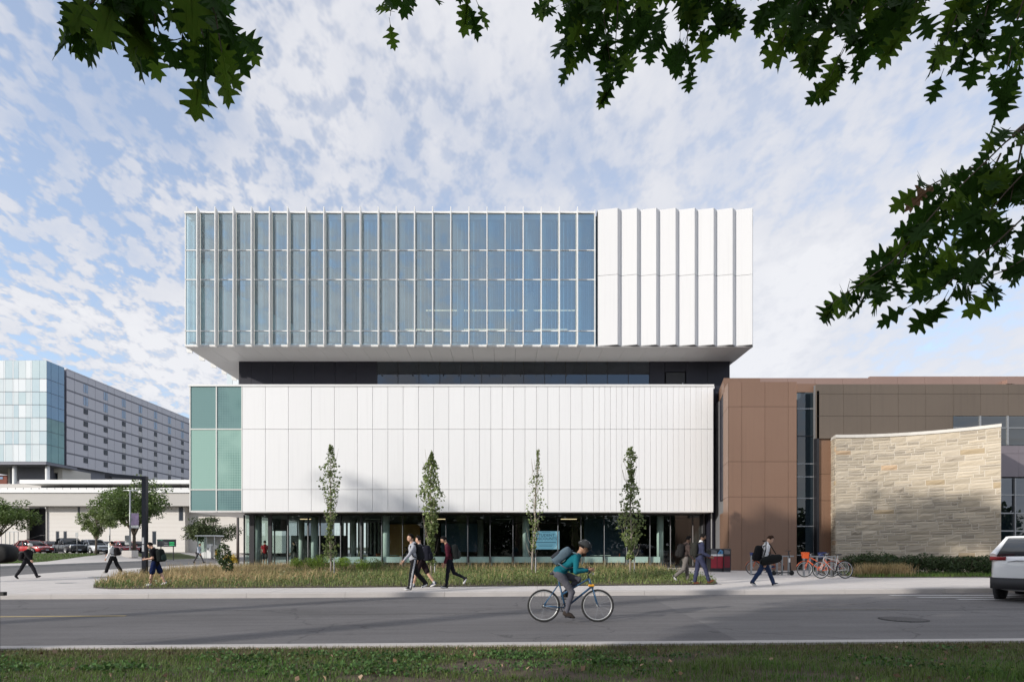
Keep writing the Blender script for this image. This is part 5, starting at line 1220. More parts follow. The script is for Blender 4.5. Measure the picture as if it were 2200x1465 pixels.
    for s, c in ((1, 'L'), (-1, 'R')):
        hip = Vector((0, s * .088, -.03))
        if joints and 'foot' + c in joints:
            an = joints['foot' + c]; kn = ik(hip, an, .43, .42, Vector((1, 0, .1)))
        else:
            a = R(p['h' + c]); b = a - R(p['k' + c])
            kn = hip + Vector((math.sin(a), 0, -math.cos(a))) * .43; an = kn + Vector((math.sin(b), 0, -math.cos(b))) * .42
        legs[c] = (hip, kn, an); f = R(p['f' + c]); fd = Vector((math.cos(f), 0, math.sin(f)))
        if shorts:
            mid_ = hip.lerp(kn, .86); cone(hip, mid_, .098, .105, 'pants'); cone(mid_, kn, .066, .055, 'skin'); cone(kn, kn.lerp(an, .35), .054, .058, 'skin'); cone(kn.lerp(an, .35), an, .058, .036, 'skin')
            if socks: cone(kn.lerp(an, .85), an, .043, .043, 'sock')
        else:
            cone(hip, kn, .092 + loose * .5, .064 + loose, 'pants'); cone(kn, kn.lerp(an, .92), .064 + loose, .046 + loose * 1.3, 'pants'); cone(kn.lerp(an, .85), an, .04, .038, 'pants')
        M3 = roty(-f); up = M3 @ Vector((0, 0, 1))
        ell(an + fd * .075 - up * .045, (.135, .046, .038), M3, 'sole' if sole else 'shoe'); ell(an + fd * .05 - up * .022, (.105, .043, .045), M3, 'shoe'); ell(an - fd * .02 - up * .02, (.045, .040, .055), M3, 'shoe')
        foot.append((an + fd * .075 - up * .045, M3))
    # build and fuse
    mb = MB()
    for q_ in prims:
        if q_[0] == 'e': mb.ell(q_[1], q_[2], q_[3], 12, 8)
        else:
            _, a, b, r0, r1, _t = q_
            mb.ell(a, (r0,) * 3, None, 10, 6); mb.ell(b, (r1,) * 3, None, 10, 6)
            if (b - a).length > 1e-4: mb.tube(a, b, r0, r1, 12)
    tmp = mb.build('tmp', M['skin'])
    rm = tmp.modifiers.new('r', 'REMESH'); rm.mode = 'VOXEL'; rm.voxel_size = .0135; rm.use_smooth_shade = True
    sm_ = tmp.modifiers.new('s', 'SMOOTH'); sm_.factor = .5; sm_.iterations = 3
    dg = bpy.context.evaluated_depsgraph_get(); ev = tmp.evaluated_get(dg)
    me = bpy.data.meshes.new_from_object(ev); old = tmp.data; bpy.data.objects.remove(tmp); bpy.data.meshes.remove(old)
    V = np.empty(len(me.vertices) * 3); me.vertices.foreach_get('co', V); V = V.reshape(-1, 3)
    Fl = [list(f.vertices) for f in me.polygons]; bpy.data.meshes.remove(me)
    from mathutils import noise as _nz
    off_ = random.Random(label).uniform(0, 50); nrm_ = np.zeros_like(V)                 # creases in the cloth
    for f in Fl:
        a_, b_, c_ = V[f[0]], V[f[1]], V[f[2]]; g_ = np.array(((b_[1] - a_[1]) * (c_[2] - a_[2]) - (b_[2] - a_[2]) * (c_[1] - a_[1]), (b_[2] - a_[2]) * (c_[0] - a_[0]) - (b_[0] - a_[0]) * (c_[2] - a_[2]), (b_[0] - a_[0]) * (c_[1] - a_[1]) - (b_[1] - a_[1]) * (c_[0] - a_[0])))
        for i_ in f: nrm_[i_] += g_
    nrm_ /= np.linalg.norm(nrm_, axis=1, keepdims=True) + 1e-12
    am = np.array([_nz.noise((v[0] * 9 + off_, v[1] * 9, v[2] * 15 + v[0] * 8)) for v in V]); body_ = (V[:, 2] < .50 * T.z + .02)
    V = V + nrm_ * (np.where(body_, am * .011, 0))[:, None]
    fc = np.array([V[f].mean(0) for f in Fl]); best = np.full(len(fc), 1e9); tag = np.zeros(len(fc), int)
    tags = ['skin', 'top', 'pants', 'shoe', 'sole', 'collar', 'beard', 'sock', 'eye', 'stripe']
    for q_ in prims:
        if q_[0] == 'e':
            L_ = (fc - np.array(q_[1])) @ np.array(q_[3]); r = np.array(q_[2]); kk = np.linalg.norm(L_ / r, axis=1); dd = (kk - 1) * r.min() * .8 + (np.linalg.norm(L_, axis=1) * (1 - 1 / np.maximum(kk, 1e-6))) * .2; tg = q_[4]
        else:
            a, b = np.array(q_[1]), np.array(q_[2]); ab = b - a; t = np.clip(((fc - a) @ ab) / (ab @ ab + 1e-12), 0, 1)
            dd = np.linalg.norm(fc - a - t[:, None] * ab, axis=1) - (q_[3] + (q_[4] - q_[3]) * t); tg = q_[5]
        m_k = dd < best; best[m_k] = dd[m_k]; tag[m_k] = tags.index(tg)
    if stripe:
        for s, c in ((1, 'L'), (-1, 'R')):
            a, b = np.array(legs[c][0]), np.array(legs[c][1]); e_ = np.array(legs[c][2])
            for p_, q_ in ((a, b), (b, e_)):
                ab = q_ - p_; t = ((fc - p_) @ ab) / (ab @ ab); r_ = fc - p_ - np.clip(t, 0, 1)[:, None] * ab
                tag[(tag == 2) & (t > -.1) & (t < 1.05) & (s * r_[:, 1] > .03) & (np.abs(r_[:, 0]) < .026) & (s * fc[:, 1] > .05)] = 9
    out = MB(); out.v = [tuple(v) for v in V]; out.f = Fl; out.mi = tag.tolist()
    out.m = 0
    for c, (wr, d2, s) in arms.items():                 # five separate fingers on each palm
        side = Vector((0, 1, 0)); nrm = d2.cross(side).normalized(); side = nrm.cross(d2).normalized()
        for i, (off, ln) in enumerate(((.030, .072), (.010, .082), (-.010, .078), (-.030, .060))):
            b0 = wr + d2 * .095 + nrm * off; curl = side * (-s) * .3
            out.path([b0, b0 + (d2 + curl * .6).normalized() * ln * .5, b0 + (d2 * .75 + curl * 1.5).normalized() * ln], [.0095, .009, .007], 6)
        t0 = wr + d2 * .04 + nrm * .03
        out.path([t0, t0 + (nrm + d2 * .5 - side * s * .4).normalized() * .035, t0 + (nrm * .5 + d2 - side * s * .5).normalized() * .065], [.012, .0105, .008], 6)
    out.m = 8
    for s in (1, -1): out.ell(hc + RH @ Vector((.082, s * .033, .008)), (.010, .011, .008), RH, 6, 4)
    zmin = min((Vector(c) - Vector((0, 0, 1)) * (.038 + .10 * abs(math.sin(m3.to_euler().y)))).z for c, m3 in foot)
    dz = -min(v[2] for v in out.v) if not joints else joints['dz']
    out.v = [((v[0]) * k, v[1] * k, (v[2] + dz) * k) for v in out.v]
    ms = [M[skin], cloth(*top), cloth(*pants), cloth(*shoe), cloth(*(sole or shoe)), cloth(*(collar or top)), M['hair_black'], cloth('sock', (.6, .6, .6)), M['hair_black'], cloth('stripe', (.62, .62, .64))]
    t = thing('person', label, 'person', (x, y, z), yaw, group)
    out.build('body', ms, t, True)
    # hair
    hb = MB(); r = (.108, .090, .124); nu, nv = 16, 10; rr = random.Random(label); g = {}
    for i in range(nv + 1):
        a = -math.pi / 2 + math.pi * i / nv
        for j in range(nu):
            u = 2 * math.pi * j / nu; b = 1 + rr.uniform(-.04, .06)
            g[i, j] = Vector((r[0] * math.cos(a) * math.cos(u) * b, r[1] * math.cos(a) * math.sin(u) * b, r[2] * math.sin(a) * b))
    idx = {}
    for i in range(nv):
        for j in range(nu):
            q_ = [g[i, j], g[i, (j + 1) % nu], g[i + 1, (j + 1) % nu], g[i + 1, j]]; cc = sum(q_, Vector()) / 4
            if cc.z > .058 - .0 or (cc.x < .012 and cc.z > -.055) or (cc.x < .045 and cc.z > .02):
                hb.add([tuple(((hc + RH @ (v + Vector((-.010, 0, .012))) + Vector((0, 0, dz))) * k)) for v in q_], [(0, 1, 2, 3)])
    hb.build('hair', M[hair], t, True)
    hw = lambda v: tuple((hc + RH @ Vector(v) + Vector((0, 0, dz))) * k)
    if cap:
        cbm = MB(); cbm.loft([[hw((.112 * f * math.cos(u) - .005, .094 * f * math.sin(u), zc_)) for u in [2 * math.pi * j / 14 for j in range(14)]] for f, zc_ in ((1, .03), (.98, .07), (.8, .11), (.4, .135), (.05, .14))])
        cbm.add([hw((.08, -.07, .035)), hw((.20, -.05, .03)), hw((.20, .05, .03)), hw((.08, .07, .035)), hw((.08, -.07, .025)), hw((.20, -.05, .02)), hw((.20, .05, .02)), hw((.08, .07, .025))], [(0, 1, 2, 3), (7, 6, 5, 4), (0, 4, 5, 1), (1, 5, 6, 2), (2, 6, 7, 3)])
        cbm.build('cap', cloth(*cap), t, True)
    if helmet:
        hm = MB(); hm.loft([[hw((.14 * f * math.cos(u) - .01, .108 * f * math.sin(u), zc_)) for u in [2 * math.pi * j / 16 for j in range(16)]] for f, zc_ in ((1, .02), (1.02, .055), (.9, .105), (.55, .145), (.05, .155))])
        hel = hm.build('helmet', cloth(*helmet), t, True)
        for s in (-1, 0, 1):
            v = MB(); v.path([hw((.12, s * .045, .075)), hw((.04, s * .055, .150 - abs(s) * .02)), hw((-.06, s * .055, .148 - abs(s) * .02)), hw((-.13, s * .045, .07))], .010 * k, 5); v.build('vent_rib', cloth('helm_vent', (.28, .29, .30)), t, True)
    t['_dz'] = dz
    return t, dict(nb=nb, T=T, RT=RT, dz=dz, k=k, arms=arms, hc=hc)
def backpack(label, pers, info, col, w=.30, h=.46, d=.19, drop=.0, group='backpacks', pocket=None, bottle=None, out=.0):
    t = thing('backpack', label, 'backpack', pers.location, pers.rotation_euler.z, group)
    k, T, RT, dz, nb = info['k'], info['T'], info['RT'], info['dz'], info['nb']
    c0 = nb - T * (h / 2 + .02 + drop) + RT @ Vector((-(.115 + d / 2 + out), 0, 0))
    def Wd(v): return tuple((c0 + RT @ Vector(v) + Vector((0, 0, dz))) * k)
    def shell(mb, cx, w_, h_, d_, z0):
        rings = []
        for z_, f in ((-.5, .80), (-.47, .93), (-.38, 1.0), (0, 1.02), (.28, .96), (.42, .80), (.49, .50), (.505, .2)):
            rings.append([(Wd((cx + d_ / 2 * f * abs(math.cos(u)) ** .55 * (1 if math.cos(u) > 0 else -1) - (d_ * .10 * (1 - f)), w_ / 2 * f * abs(math.sin(u)) ** .55 * (1 if math.sin(u) > 0 else -1), z0 + z_ * h_))) for u in [2 * math.pi * j / 16 for j in range(16)]])
        mb.loft(rings)
    part('bag', cloth(*col), t, lambda mb: shell(mb, 0, w, h, d, 0), True)
    part('pocket', cloth(*(pocket or col)), t, lambda mb: shell(mb, -d * .45, w * .82, h * .48, d * .45, -h * .2), True)
    for s in (1, -1):
        part('strap', cloth(*col), t, lambda mb: mb.path([Wd((d * .42, s * .075, h * .46)), Wd((d * .5 + .06, s * .10, h * .5 + .03)), Wd((d * .5 + .20, s * .115, h * .5 - .04)), Wd((d * .5 + .235, s * .125, h * .1)), Wd((d * .5 + .14, s * .165, -h * .25)), Wd((d * .3, s * .13, -h * .38))], .017 * k, 6), True)
    part('handle', cloth(*col), t, lambda mb: mb.path([Wd((d * .3, -.04, h * .47)), Wd((d * .3, 0, h * .55)), Wd((d * .3, .04, h * .47))], .008 * k, 5))
    return t
PI = math.pi
def ped(px, yf, hpx, **kw):
    """stand a person where the photo shows the feet (column, row) and how tall the figure looks"""
    Y_ = 22.0
    for _ in range(40):
        x = PX(px, Y_); Y_ = F * (EYE - zg(x, Y_) - .15) / (yf - CY)
    return PX(px, Y_), Y_, zg(PX(px, Y_), Y_) + .151
BLK = ('black', (.016, .016, .018)); DK = ('dark_pants', (.022, .022, .026))
# far left: black clothes, white cap, walking right
x, y, z = ped(58, 1243, 72)
t, inf = person('person all in black with a white cap striding right at far left', x, y, z, R(-4), 1.66, dict(lean=9, hL=34, kL=8, fL=18, hR=-30, kR=8, fR=-34, sL=-8, eL=5, sR=38, eR=8, oR=12, hp=10), BLK, DK, hem=.06, loose=.012, cap=('white_cap', (.7, .7, .7)), group='people walking')
backpack('black backpack of the person with the white cap', t, inf, ('bag_black', (.02, .018, .02)), .30, .40, .22, .12, out=.03)
x, y, z = ped(243, 1232, 69)
t, inf = person('person in a white shirt and black wide trousers walking left', x, y, z, PI + R(6), 1.66, dict(lean=4, hL=24, kL=6, fL=8, hR=-20, kR=12, fR=-24, sL=14, eL=14, sR=30, eR=38, oR=18, hp=4), ('white', (.80, .80, .80)), BLK, ('grey_shoe', (.4, .38, .36)), loose=.03, collar=('white', (.80, .80, .80)), group='people walking')
backpack('black backpack of the walker in the white shirt', t, inf, ('bag_black', (.02, .018, .02)), .30, .44, .20)
x, y, z = ped(334, 1258.5, 92)
t, inf = person('person in black tee and navy shorts looking down at a phone', x, y, z, PI, 1.66, dict(lean=8, hL=12, kL=2, fL=0, hR=-20, kR=6, fR=-14, sL=-14, eL=98, sR=-16, eR=100, oL=4, oR=4, hp=34), BLK, ('navy_shorts', (.012, .022, .075)), ('white_shoe', (.72, .72, .72)), skin='skin', sleeves='short', shorts=True, hem=.08, loose=.02, group='people walking')
backpack('large black backpack of the person in navy shorts', t, inf, ('bag_black2', (.014, .018, .017)), .34, .50, .24, pocket=('bag_green', (.03, .05, .045)))
ph = thing('phone', 'pale phone held by the person in navy shorts', 'phone', t.location, t.rotation_euler.z)
wr, d2, s = inf['arms']['L']; wp = (wr + d2 * .16 + Vector((.0, -.08, inf['dz'] + .03))) * inf['k']
part('case', cloth('phone', (.5, .5, .52)), ph, lambda m: m.rbox(tuple(wp), (.09, .075, .012), .004))
part('screen', M['car_glass'], ph, lambda m: m.cbox((wp.x, wp.y, wp.z + .008), (.08, .066, .003)))
x, y, z = ped(427, 1210, 40)
t, inf = person('far person in a pale blue shirt with a shoulder bag walking right', x, y, z, R(-8), 1.70, dict(lean=7, hL=28, kL=4, fL=14, hR=-24, kR=8, fR=-26, sL=-14, eL=10, sR=16, eR=14, hp=8), ('pale_blue', (.52, .56, .66)), ('grey_pants', (.09, .085, .09)), hair='hair_brown', group='people walking')
sb = thing('shoulder_bag', 'black shoulder bag of the far person in pale blue', 'bag', t.location, t.rotation_euler.z)
part('bag', cloth('bag_black', (.02, .018, .02)), sb, lambda m: m.rbox((-.20, .05, .86), (.12, .26, .24), .04), True)
part('strap', cloth('bag_black', (.02, .018, .02)), sb, lambda m: [m.path([(-.19, .0, .97), (-.10, -.08, 1.25), (.02, -.13, 1.47), (.14, -.06, 1.3), (.16, .08, 1.08), (.0, .18, .95), (-.17, .12, .96)], .014, 6)])
# trio in the middle
x, y, z = ped(905, 1262, 108)
t, inf = person('person in dark shorts half hidden behind the grey hoodie', x, y, z, PI - R(10), 1.76, dict(lean=6, hL=20, kL=6, fL=6, hR=-26, kR=10, fR=-30, sL=0, eL=14, sR=-8, eR=16, hp=6), ('light_grey', (.36, .36, .38)), ('dark_shorts', (.03, .02, .022)), ('blue_shoe', (.05, .06, .10)), sole=('white_sole', (.65, .65, .65)), skin='skin', sleeves='short', shorts=True, socks=True, group='people walking')
backpack('navy black backpack of the student in shorts', t, inf, ('bag_navy', (.016, .017, .026)), .34, .52, .24)
x, y, z = ped(888, 1267, 114)
t, inf = person('person in a grey hoodie and black track pants with a white stripe', x, y, z, PI + R(24), 1.78, dict(lean=5, hL=10, kL=2, fL=2, hR=-20, kR=22, fR=-30, sL=30, eL=14, oL=14, sR=-16, eR=16, hp=8), ('hoodie_grey', (.38, .39, .43)), BLK, ('black_shoe2', (.03, .03, .03)), sole=('white_sole', (.65, .65, .65)), hoodie=True, loose=.022, stripe=True, group='people walking')
backpack('black backpack over the grey hoodie', t, inf, ('bag_black3', (.018, .019, .022)), .33, .50, .20)
x, y, z = ped(966, 1263, 110)
t, inf = person('person in a maroon sweater and black trousers looking down', x, y, z, PI, 1.74, dict(lean=10, hL=8, kL=2, fL=2, hR=-18, kR=46, fR=-58, sL=-4, eL=22, sR=4, eR=20, hp=26), ('maroon', (.085, .018, .030)), ('black_jeans', (.014, .015, .022)), ('black_shoe3', (.02, .02, .02)), sole=('white_sole', (.65, .65, .65)), skin='skin_tan', beard=True, group='people walking')
backpack('black backpack of the maroon sweater walker', t, inf, ('bag_black4', (.017, .02, .02)), .31, .50, .22, pocket=('bag_label', (.03, .034, .034)), out=.01)
# pair by the entrance
x, y, z = ped(1472, 1251, 95)
t, inf = person('person in a brown hoodie and grey trousers by the bed corner', x, y, z, R(6), 1.70, dict(lean=8, hL=14, kL=8, fL=2, hR=-14, kR=40, fR=-50, sL=-10, eL=30, sR=6, eR=30, hp=12), ('brown_hoodie', (.075, .055, .050)), ('grey_trousers', (.17, .155, .145)), ('black_shoe2', (.03, .03, .03)), sole=('white_sole', (.65, .65, .65)), skin='skin_dark', hoodie=True, loose=.015, group='people walking')
backpack('black backpack of the person in the brown hoodie', t, inf, ('bag_black5', (.022, .021, .021)), .33, .50, .22)
x, y, z = ped(1503, 1255, 104)
t, inf = person('person in a navy suit and brown shoes holding a phone', x, y, z, R(0), 1.76, dict(lean=5, hL=-8, kL=4, fL=0, hR=24, kR=8, fR=24, sL=4, eL=60, sR=2, eR=62, hp=18), ('navy_suit', (.040, .045, .085)), ('navy_suit', (.040, .045, .085)), ('brown_shoe', (.16, .065, .035)), skin='skin_dark', collar=('shirt_white', (.7, .7, .7)), hem=.07, loose=.012, beard=True, group='people walking')
backpack('dark olive backpack of the person in the navy suit', t, inf, ('bag_olive', (.030, .030, .026)), .30, .48, .18)
ph = thing('phone', 'small phone held by the person in the navy suit', 'phone', t.location, t.rotation_euler.z)
wr, d2, s = inf['arms']['L']; wp = (wr + d2 * .17 + Vector((.0, -.06, inf['dz'] + .02))) * inf['k']
part('case', cloth('phone2', (.45, .05, .05)), ph, lambda m: m.rbox(tuple(wp), (.13, .07, .012), .004))
part('screen', cloth('phone', (.5, .5, .52)), ph, lambda m: m.cbox((wp.x, wp.y, wp.z + .008), (.115, .06, .003)))
x, y, z = ped(1642, 1258.5, 110)
t, inf = person('person in a white shirt and blue jeans carrying several bags', x, y, z, R(-4), 1.74, dict(lean=8, hL=26, kL=6, fL=4, hR=-26, kR=8, fR=-26, sL=6, eL=30, sR=-14, eR=6, hp=30), ('white2', (.80, .80, .81)), ('jeans', (.028, .045, .10)), ('navy_shoe', (.025, .028, .045)), sole=('white_sole', (.65, .65, .65)), hair='hair_brown', collar=('white2', (.80, .80, .81)), loose=.012, group='people walking')
backpack('black backpack of the person in jeans', t, inf, ('bag_black6', (.013, .013, .015)), .32, .52, .22, .06)
db = thing('duffel_bag', 'long black duffel bag slung at the hip of the person in jeans', 'bag', t.location, t.rotation_euler.z)
part('bag', cloth('duffel', (.017, .018, .018)), db, lambda m: m.loft([[(.05 + u * .62, -.27 + .13 * f * math.cos(a), .86 + u * .13 + .15 * f * math.sin(a)) for a in [2 * PI * j / 14 for j in range(14)]] for u, f in ((-.42, .35), (-.38, .8), (-.2, 1.0), (.2, 1.0), (.5, .88), (.62, .6), (.65, .2))]), True)
part('strap', cloth('duffel', (.017, .018, .018)), db, lambda m: m.path([(-.12, -.27, .96), (-.02, -.20, 1.25), (.03, -.08, 1.5), (-.04, .04, 1.5), (.16, -.05, 1.38), (.28, -.24, 1.06)], .016, 6))
part('end_panel', cloth('duffel_end', (.03, .031, .031)), db, lambda m: m.loft([[(-.225 - u, -.27 + .06 * f * math.cos(a), .80 + .07 * f * math.sin(a)) for a in [2 * PI * j / 12 for j in range(12)]] for u, f in ((0, 1), (.012, .9))]), True)
# inside the glass
t, inf = person('person in a red shirt standing inside behind the first column', PX(569, 40.4), 40.4, .172, PI / 2 + .4, 1.76, dict(lean=2, hL=3, kL=2, fL=0, hR=-3, kR=2, fR=0, sL=8, eL=30, sR=6, eR=36, hp=8), ('red', (.50, .035, .040)), ('charcoal', (.045, .045, .05)), skin='skin', sleeves='short', shorts=True, hem=.04, group='people inside')
t, inf = person('dim standing person inside behind the third glass pane', PX(634, 41.5), 41.5, .172, PI, 1.72, dict(lean=4, hL=6, kL=4, fL=0, hR=-8, kR=6, fR=0, sL=10, eL=30, sR=0, eR=20, hp=10), ('olive', (.055, .058, .045)), ('greyp', (.13, .12, .11)), group='people inside')
sit = dict(lean=16, hL=84, kL=82, fL=0, hR=80, kR=78, fR=0, sL=34, eL=40, sR=40, eR=34, hp=14)
t, inf = person('seated person before the orange wood wall inside', PX(878, 41.6), 41.6, .172, R(200), 1.72, sit, ('darktop', (.02, .02, .022)), DK, group='people inside')
t, inf = person('seated person with tan clothes inside below the curtain', PX(770, 41.0), 41.0, .172, R(10), 1.70, sit, ('tan', (.26, .23, .17)), DK, group='people inside')
def chair(label, x, y, rz, col):
    c = thing('chair', label, 'chair', (x, y, .17), rz, 'chairs inside')
    part('seat', col, c, lambda m: m.rbox((0, 0, .42), (.42, .42, .05), .02)); part('backrest', col, c, lambda m: m.rbox((-.22, 0, .68), (.04, .42, .40), .015))
    for a in (-.17, .17):
        for b in (-.17, .17): part('leg', M['black_metal'], c, lambda m: m.tube((a, b, 0), (a, b, .40), .016, n=6))
red_ch = cloth('chair_red', (.35, .08, .05), .2); dkc = cloth('chair_dark', (.05, .05, .055), .2)
chair('dark chair under the seated person before the wood wall', PX(878, 41.6) + .03, 41.6, R(200), dkc)
chair('dark chair under the seated person in tan', PX(770, 41.0), 41.0, R(10), dkc)
chair('orange red chair inside right of the curtain', PX(808, 41.5), 41.5, R(150), red_ch)
chair('orange red chair inside behind the helmet of the cyclist', PX(1262, 41.6), 41.6, R(20), red_ch)
chair('orange red chair inside next to the last slim tree', PX(1325, 41.4), 41.4, R(160), red_ch)
def table(label, x, y, w_):
    c = thing('table', label, 'table', (x, y, .17), 0, 'tables inside')
    part('top', M['bench'], c, lambda m: m.rbox((0, 0, .73), (w_, .8, .04), .01))
    for a in (-.4, .4):
        for b in (-.3, .3): part('leg', M['black_metal'], c, lambda m: m.tube((a * w_, b, 0), (a * w_, b, .71), .02, n=6))
table('pale table inside between the two seated people', PX(830, 41.8), 42.3, 1.5); table('pale table inside near the orange chairs', PX(1292, 41.5), 41.9, 1.4)
# ------------------------------------------------------------------ bicycles
def bicycle(label, x, y, z, rz, col, rw=.335, wb=1.05, basket=None, fender=None, step=False, group='bicycles', lean=0.0, bar='flat', steer=0.0, accent=None):
    t = thing('bicycle', label, 'bicycle', (x, y, z), rz, group); t.rotation_euler = (lean, 0, rz)
    a, b = -wb / 2, wb / 2; bb = (a + .43, .285)
    for wx in (a, b):
        tyre = part('tyre', M['rubber'], t, lambda m: m.torus((wx, 0, rw), rw - .018, .020, 'y', 36, 8), True)
        part('rim', M['alu'], tyre, lambda m: m.torus((wx, 0, rw), rw - .045, .010, 'y', 36, 6), True)
        part('spokes', M['chrome'], tyre, lambda m: [m.tube((wx + .02 * math.cos(q_ + .8), (.03 if j % 2 else -.03), rw + .02 * math.sin(q_ + .8)), (wx + (rw - .05) * math.cos(q_), 0, rw + (rw - .05) * math.sin(q_)), .0022, n=3) for j, q_ in enumerate([2 * math.pi * i / 18 for i in range(18)])])
        part('hub', M['steel_grey'], tyre, lambda m: m.tube((wx, -.05, rw), (wx, .05, rw), .022, n=10), True)
    m_f = M[col] if isinstance(col, str) else col
    st = (a + .30, .80); hd0, hd1 = (b - .17, .86), (b - .12, .70)
    P3 = lambda p, o=0: (p[0], o, p[1])
    def fr(m):
        m.tube(P3(bb), P3(st), .018); m.tube(P3(bb), P3(hd1), .021)
        m.tube(P3((st[0] + .03, .72) if not step else (st[0] + .07, .55)), P3(hd0), .018)
        for s in (-1, 1):
            m.tube((bb[0], s * .03, bb[1]), (a, s * .06, rw), .010); m.tube((st[0] - .01, s * .02, .74), (a, s * .06, rw), .009)
        m.tube(P3(hd0), P3(hd1), .022)
    part('frame', m_f, t, fr, True)
    part('fork', m_f if accent is None else accent, t, lambda m: [m.tube(P3(hd1), (b - .10, 0, .66), .018)] + [m.path([(b - .10, s * .035, .66), (b - .05, s * .05, .5), (b, s * .055, rw)], [.014, .013, .010]) for s in (-1, 1)], True)
    part('stem', M['black_metal'], t, lambda m: m.path([P3(hd0), (b - .20, 0, .95), (b - .14, 0, 1.0)], .014), True)
    part('handlebar', M['black_metal'], t, lambda m: m.path([(b - .22, -.30, 1.02), (b - .16, -.12, 1.0), (b - .14, 0, 1.0), (b - .16, .12, 1.0), (b - .22, .30, 1.02)], .013), True)
    for s in (-1, 1): part('brake_lever', M['chrome'], t, lambda m: m.path([(b - .18, s * .2, 1.0), (b - .10, s * .2, .97), (b - .14, s * .27, .95)], .007, 5))
    sp = (st[0] - .045, .93)
    part('seat_post', M['alu'], t, lambda m: m.tube(P3(st), P3(sp), .013), True)
    part('saddle', M['black_metal'], t, lambda m: m.loft([[(sp[0] + dx, w_ * math.cos(q_), sp[1] + .03 + hh * math.sin(q_)) for q_ in [2 * math.pi * i / 10 for i in range(10)]] for dx, w_, hh in ((-.13, .05, .02), (-.10, .075, .03), (-.02, .055, .028), (.08, .025, .022), (.14, .015, .012))]), True)
    part('crankset', M['black_metal'], t, lambda m: [m.torus((bb[0], -.05, bb[1]), .085, .008, 'y', 24, 5), m.tube((bb[0], -.06, bb[1]), (bb[0], .06, bb[1]), .025), m.tube((bb[0], -.07, bb[1]), (bb[0] + .02, -.09, bb[1] - .165), .011), m.tube((bb[0], .07, bb[1]), (bb[0] - .02, .09, bb[1] + .165), .011)], True)
    part('chain', M['black_metal'], t, lambda m: [m.tube((bb[0], -.05, bb[1] + .085), (a, -.05, rw + .03), .005, n=4), m.tube((bb[0], -.05, bb[1] - .085), (a, -.05, rw - .03), .005, n=4), m.torus((a, -.05, rw), .035, .008, 'y', 14, 5)])
    for s, dx, dz_ in ((-1, .02, -.165), (1, -.02, .165)):
        part('pedal', M['black_metal'], t, lambda m: m.rbox((bb[0] + dx, s * .135, bb[1] + dz_), (.10, .09, .022), .006))
    if fender:
        for wx in (a, b):
            part('mudguard', fender, t, lambda m: m.loft([[(wx + (rw + .025) * math.cos(q_), s, rw + (rw + .025 - abs(s) * .3) * math.sin(q_)) for s in (-.035, -.012, .012, .035)] for q_ in [R(20 + 14 * i) for i in range(11)]], cap=False, closed=False), True)
    if basket:
        part('basket', basket, t, lambda m: m.loft([[(b - .02 + dx, dy, zz_) for dx, dy in ((-.10 * f, -.15 * f), (.13 * f, -.15 * f), (.13 * f, .15 * f), (-.10 * f, .15 * f))] for f, zz_ in ((.75, .80), (1, 1.06))]))
        part('chain_guard', basket, t, lambda m: m.prism([(bb[0] - .12, bb[1] - .05), (bb[0] + .12, bb[1] + .0), (bb[0] + .06, bb[1] + .16), (a + .08, rw + .10), (a + .05, rw)], -.085, -.07))
    return t
blue = mat('paint_blue', (.025, .085, .17), .35, .1, coat=.3); bwhite = mat('paint_bike_white', (.68, .62, .58), .4, coat=.3); orange = mat('paint_orange', (.62, .095, .018), .45, coat=.2)
navyb = mat('paint_navy', (.03, .06, .22), .45); 
Yb = 11.3; bxx = PX(1226, Yb)
bicycle('blue bicycle ridden along the road by the cyclist', bxx, Yb, zg(bxx, Yb) + .006, 0, blue, .325, 1.07, step=True)
rf = thing('bicycle_lamp', 'small yellow lamp on the fork of the ridden bicycle', 'lamp', (bxx, Yb, zg(bxx, Yb))); part('lens', mat('amber', (.7, .32, .02), .4), rf, lambda m: m.rbox((.41, 0, .73), (.12, .06, .05), .015)); part('bracket', M['black_metal'], rf, lambda m: m.rbox((.44, 0, .70), (.03, .04, .06), .008))
# cyclist: hips on the saddle, hands on the bar, feet on the pedals
hip0 = Vector((-.24, 0, .985))
jt = dict(handL=Vector((.30, .25, 1.035)) - hip0, handR=Vector((.30, -.25, 1.035)) - hip0, footL=Vector((-.13, .12, .55)) - hip0, footR=Vector((-.10, -.12, .205)) - hip0, dz=0.0)
t, inf = person('cyclist in a teal jacket, grey trousers and dark helmet riding right', bxx - .24, Yb, zg(bxx, Yb) + .006 + .985, 0, 1.75, dict(lean=50, hp=4, fL=6, fR=-18), ('teal', (.010, .130, .165)), ('slate', (.105, .105, .125)), ('dark_shoe', (.05, .04, .035)), skin='skin_tan', helmet=('helmet', (.045, .048, .05)), joints=jt, hem=.03)
backpack('grey blue backpack on the back of the cyclist', t, inf, ('bag_grey', (.10, .145, .18)), .30, .43, .19, .0, pocket=('bag_dark', (.035, .04, .05)))
Yb = 22.9; xw = PX(1790, Yb)
bicycle('white bicycle leaning at the front of the rack', xw, Yb, zg(xw, Yb) + .153, PI + R(4), bwhite, .355, 1.02, lean=R(4))
Yb = 24.3; xw = PX(1757, Yb)
bicycle('orange share bicycle with a basket just behind the white one', xw, Yb, zg(xw, Yb) + .153, PI - R(4), orange, .335, 1.10, basket=orange, fender=orange, step=True, lean=R(-3))
Yb = 26.2; xw = PX(1790, Yb)
bicycle('orange and blue share bicycle farthest right in the rack', xw, Yb, zg(xw, Yb) + .153, PI + R(10), orange, .33, 1.08, basket=navyb, fender=orange, step=True, lean=R(3))
Yb = 27.2; xw = PX(1643, Yb)
bicycle('orange and blue share bicycle behind the person in jeans', xw, Yb, zg(xw, Yb) + .153, PI - R(6), orange, .335, 1.08, basket=navyb, fender=orange, step=True)
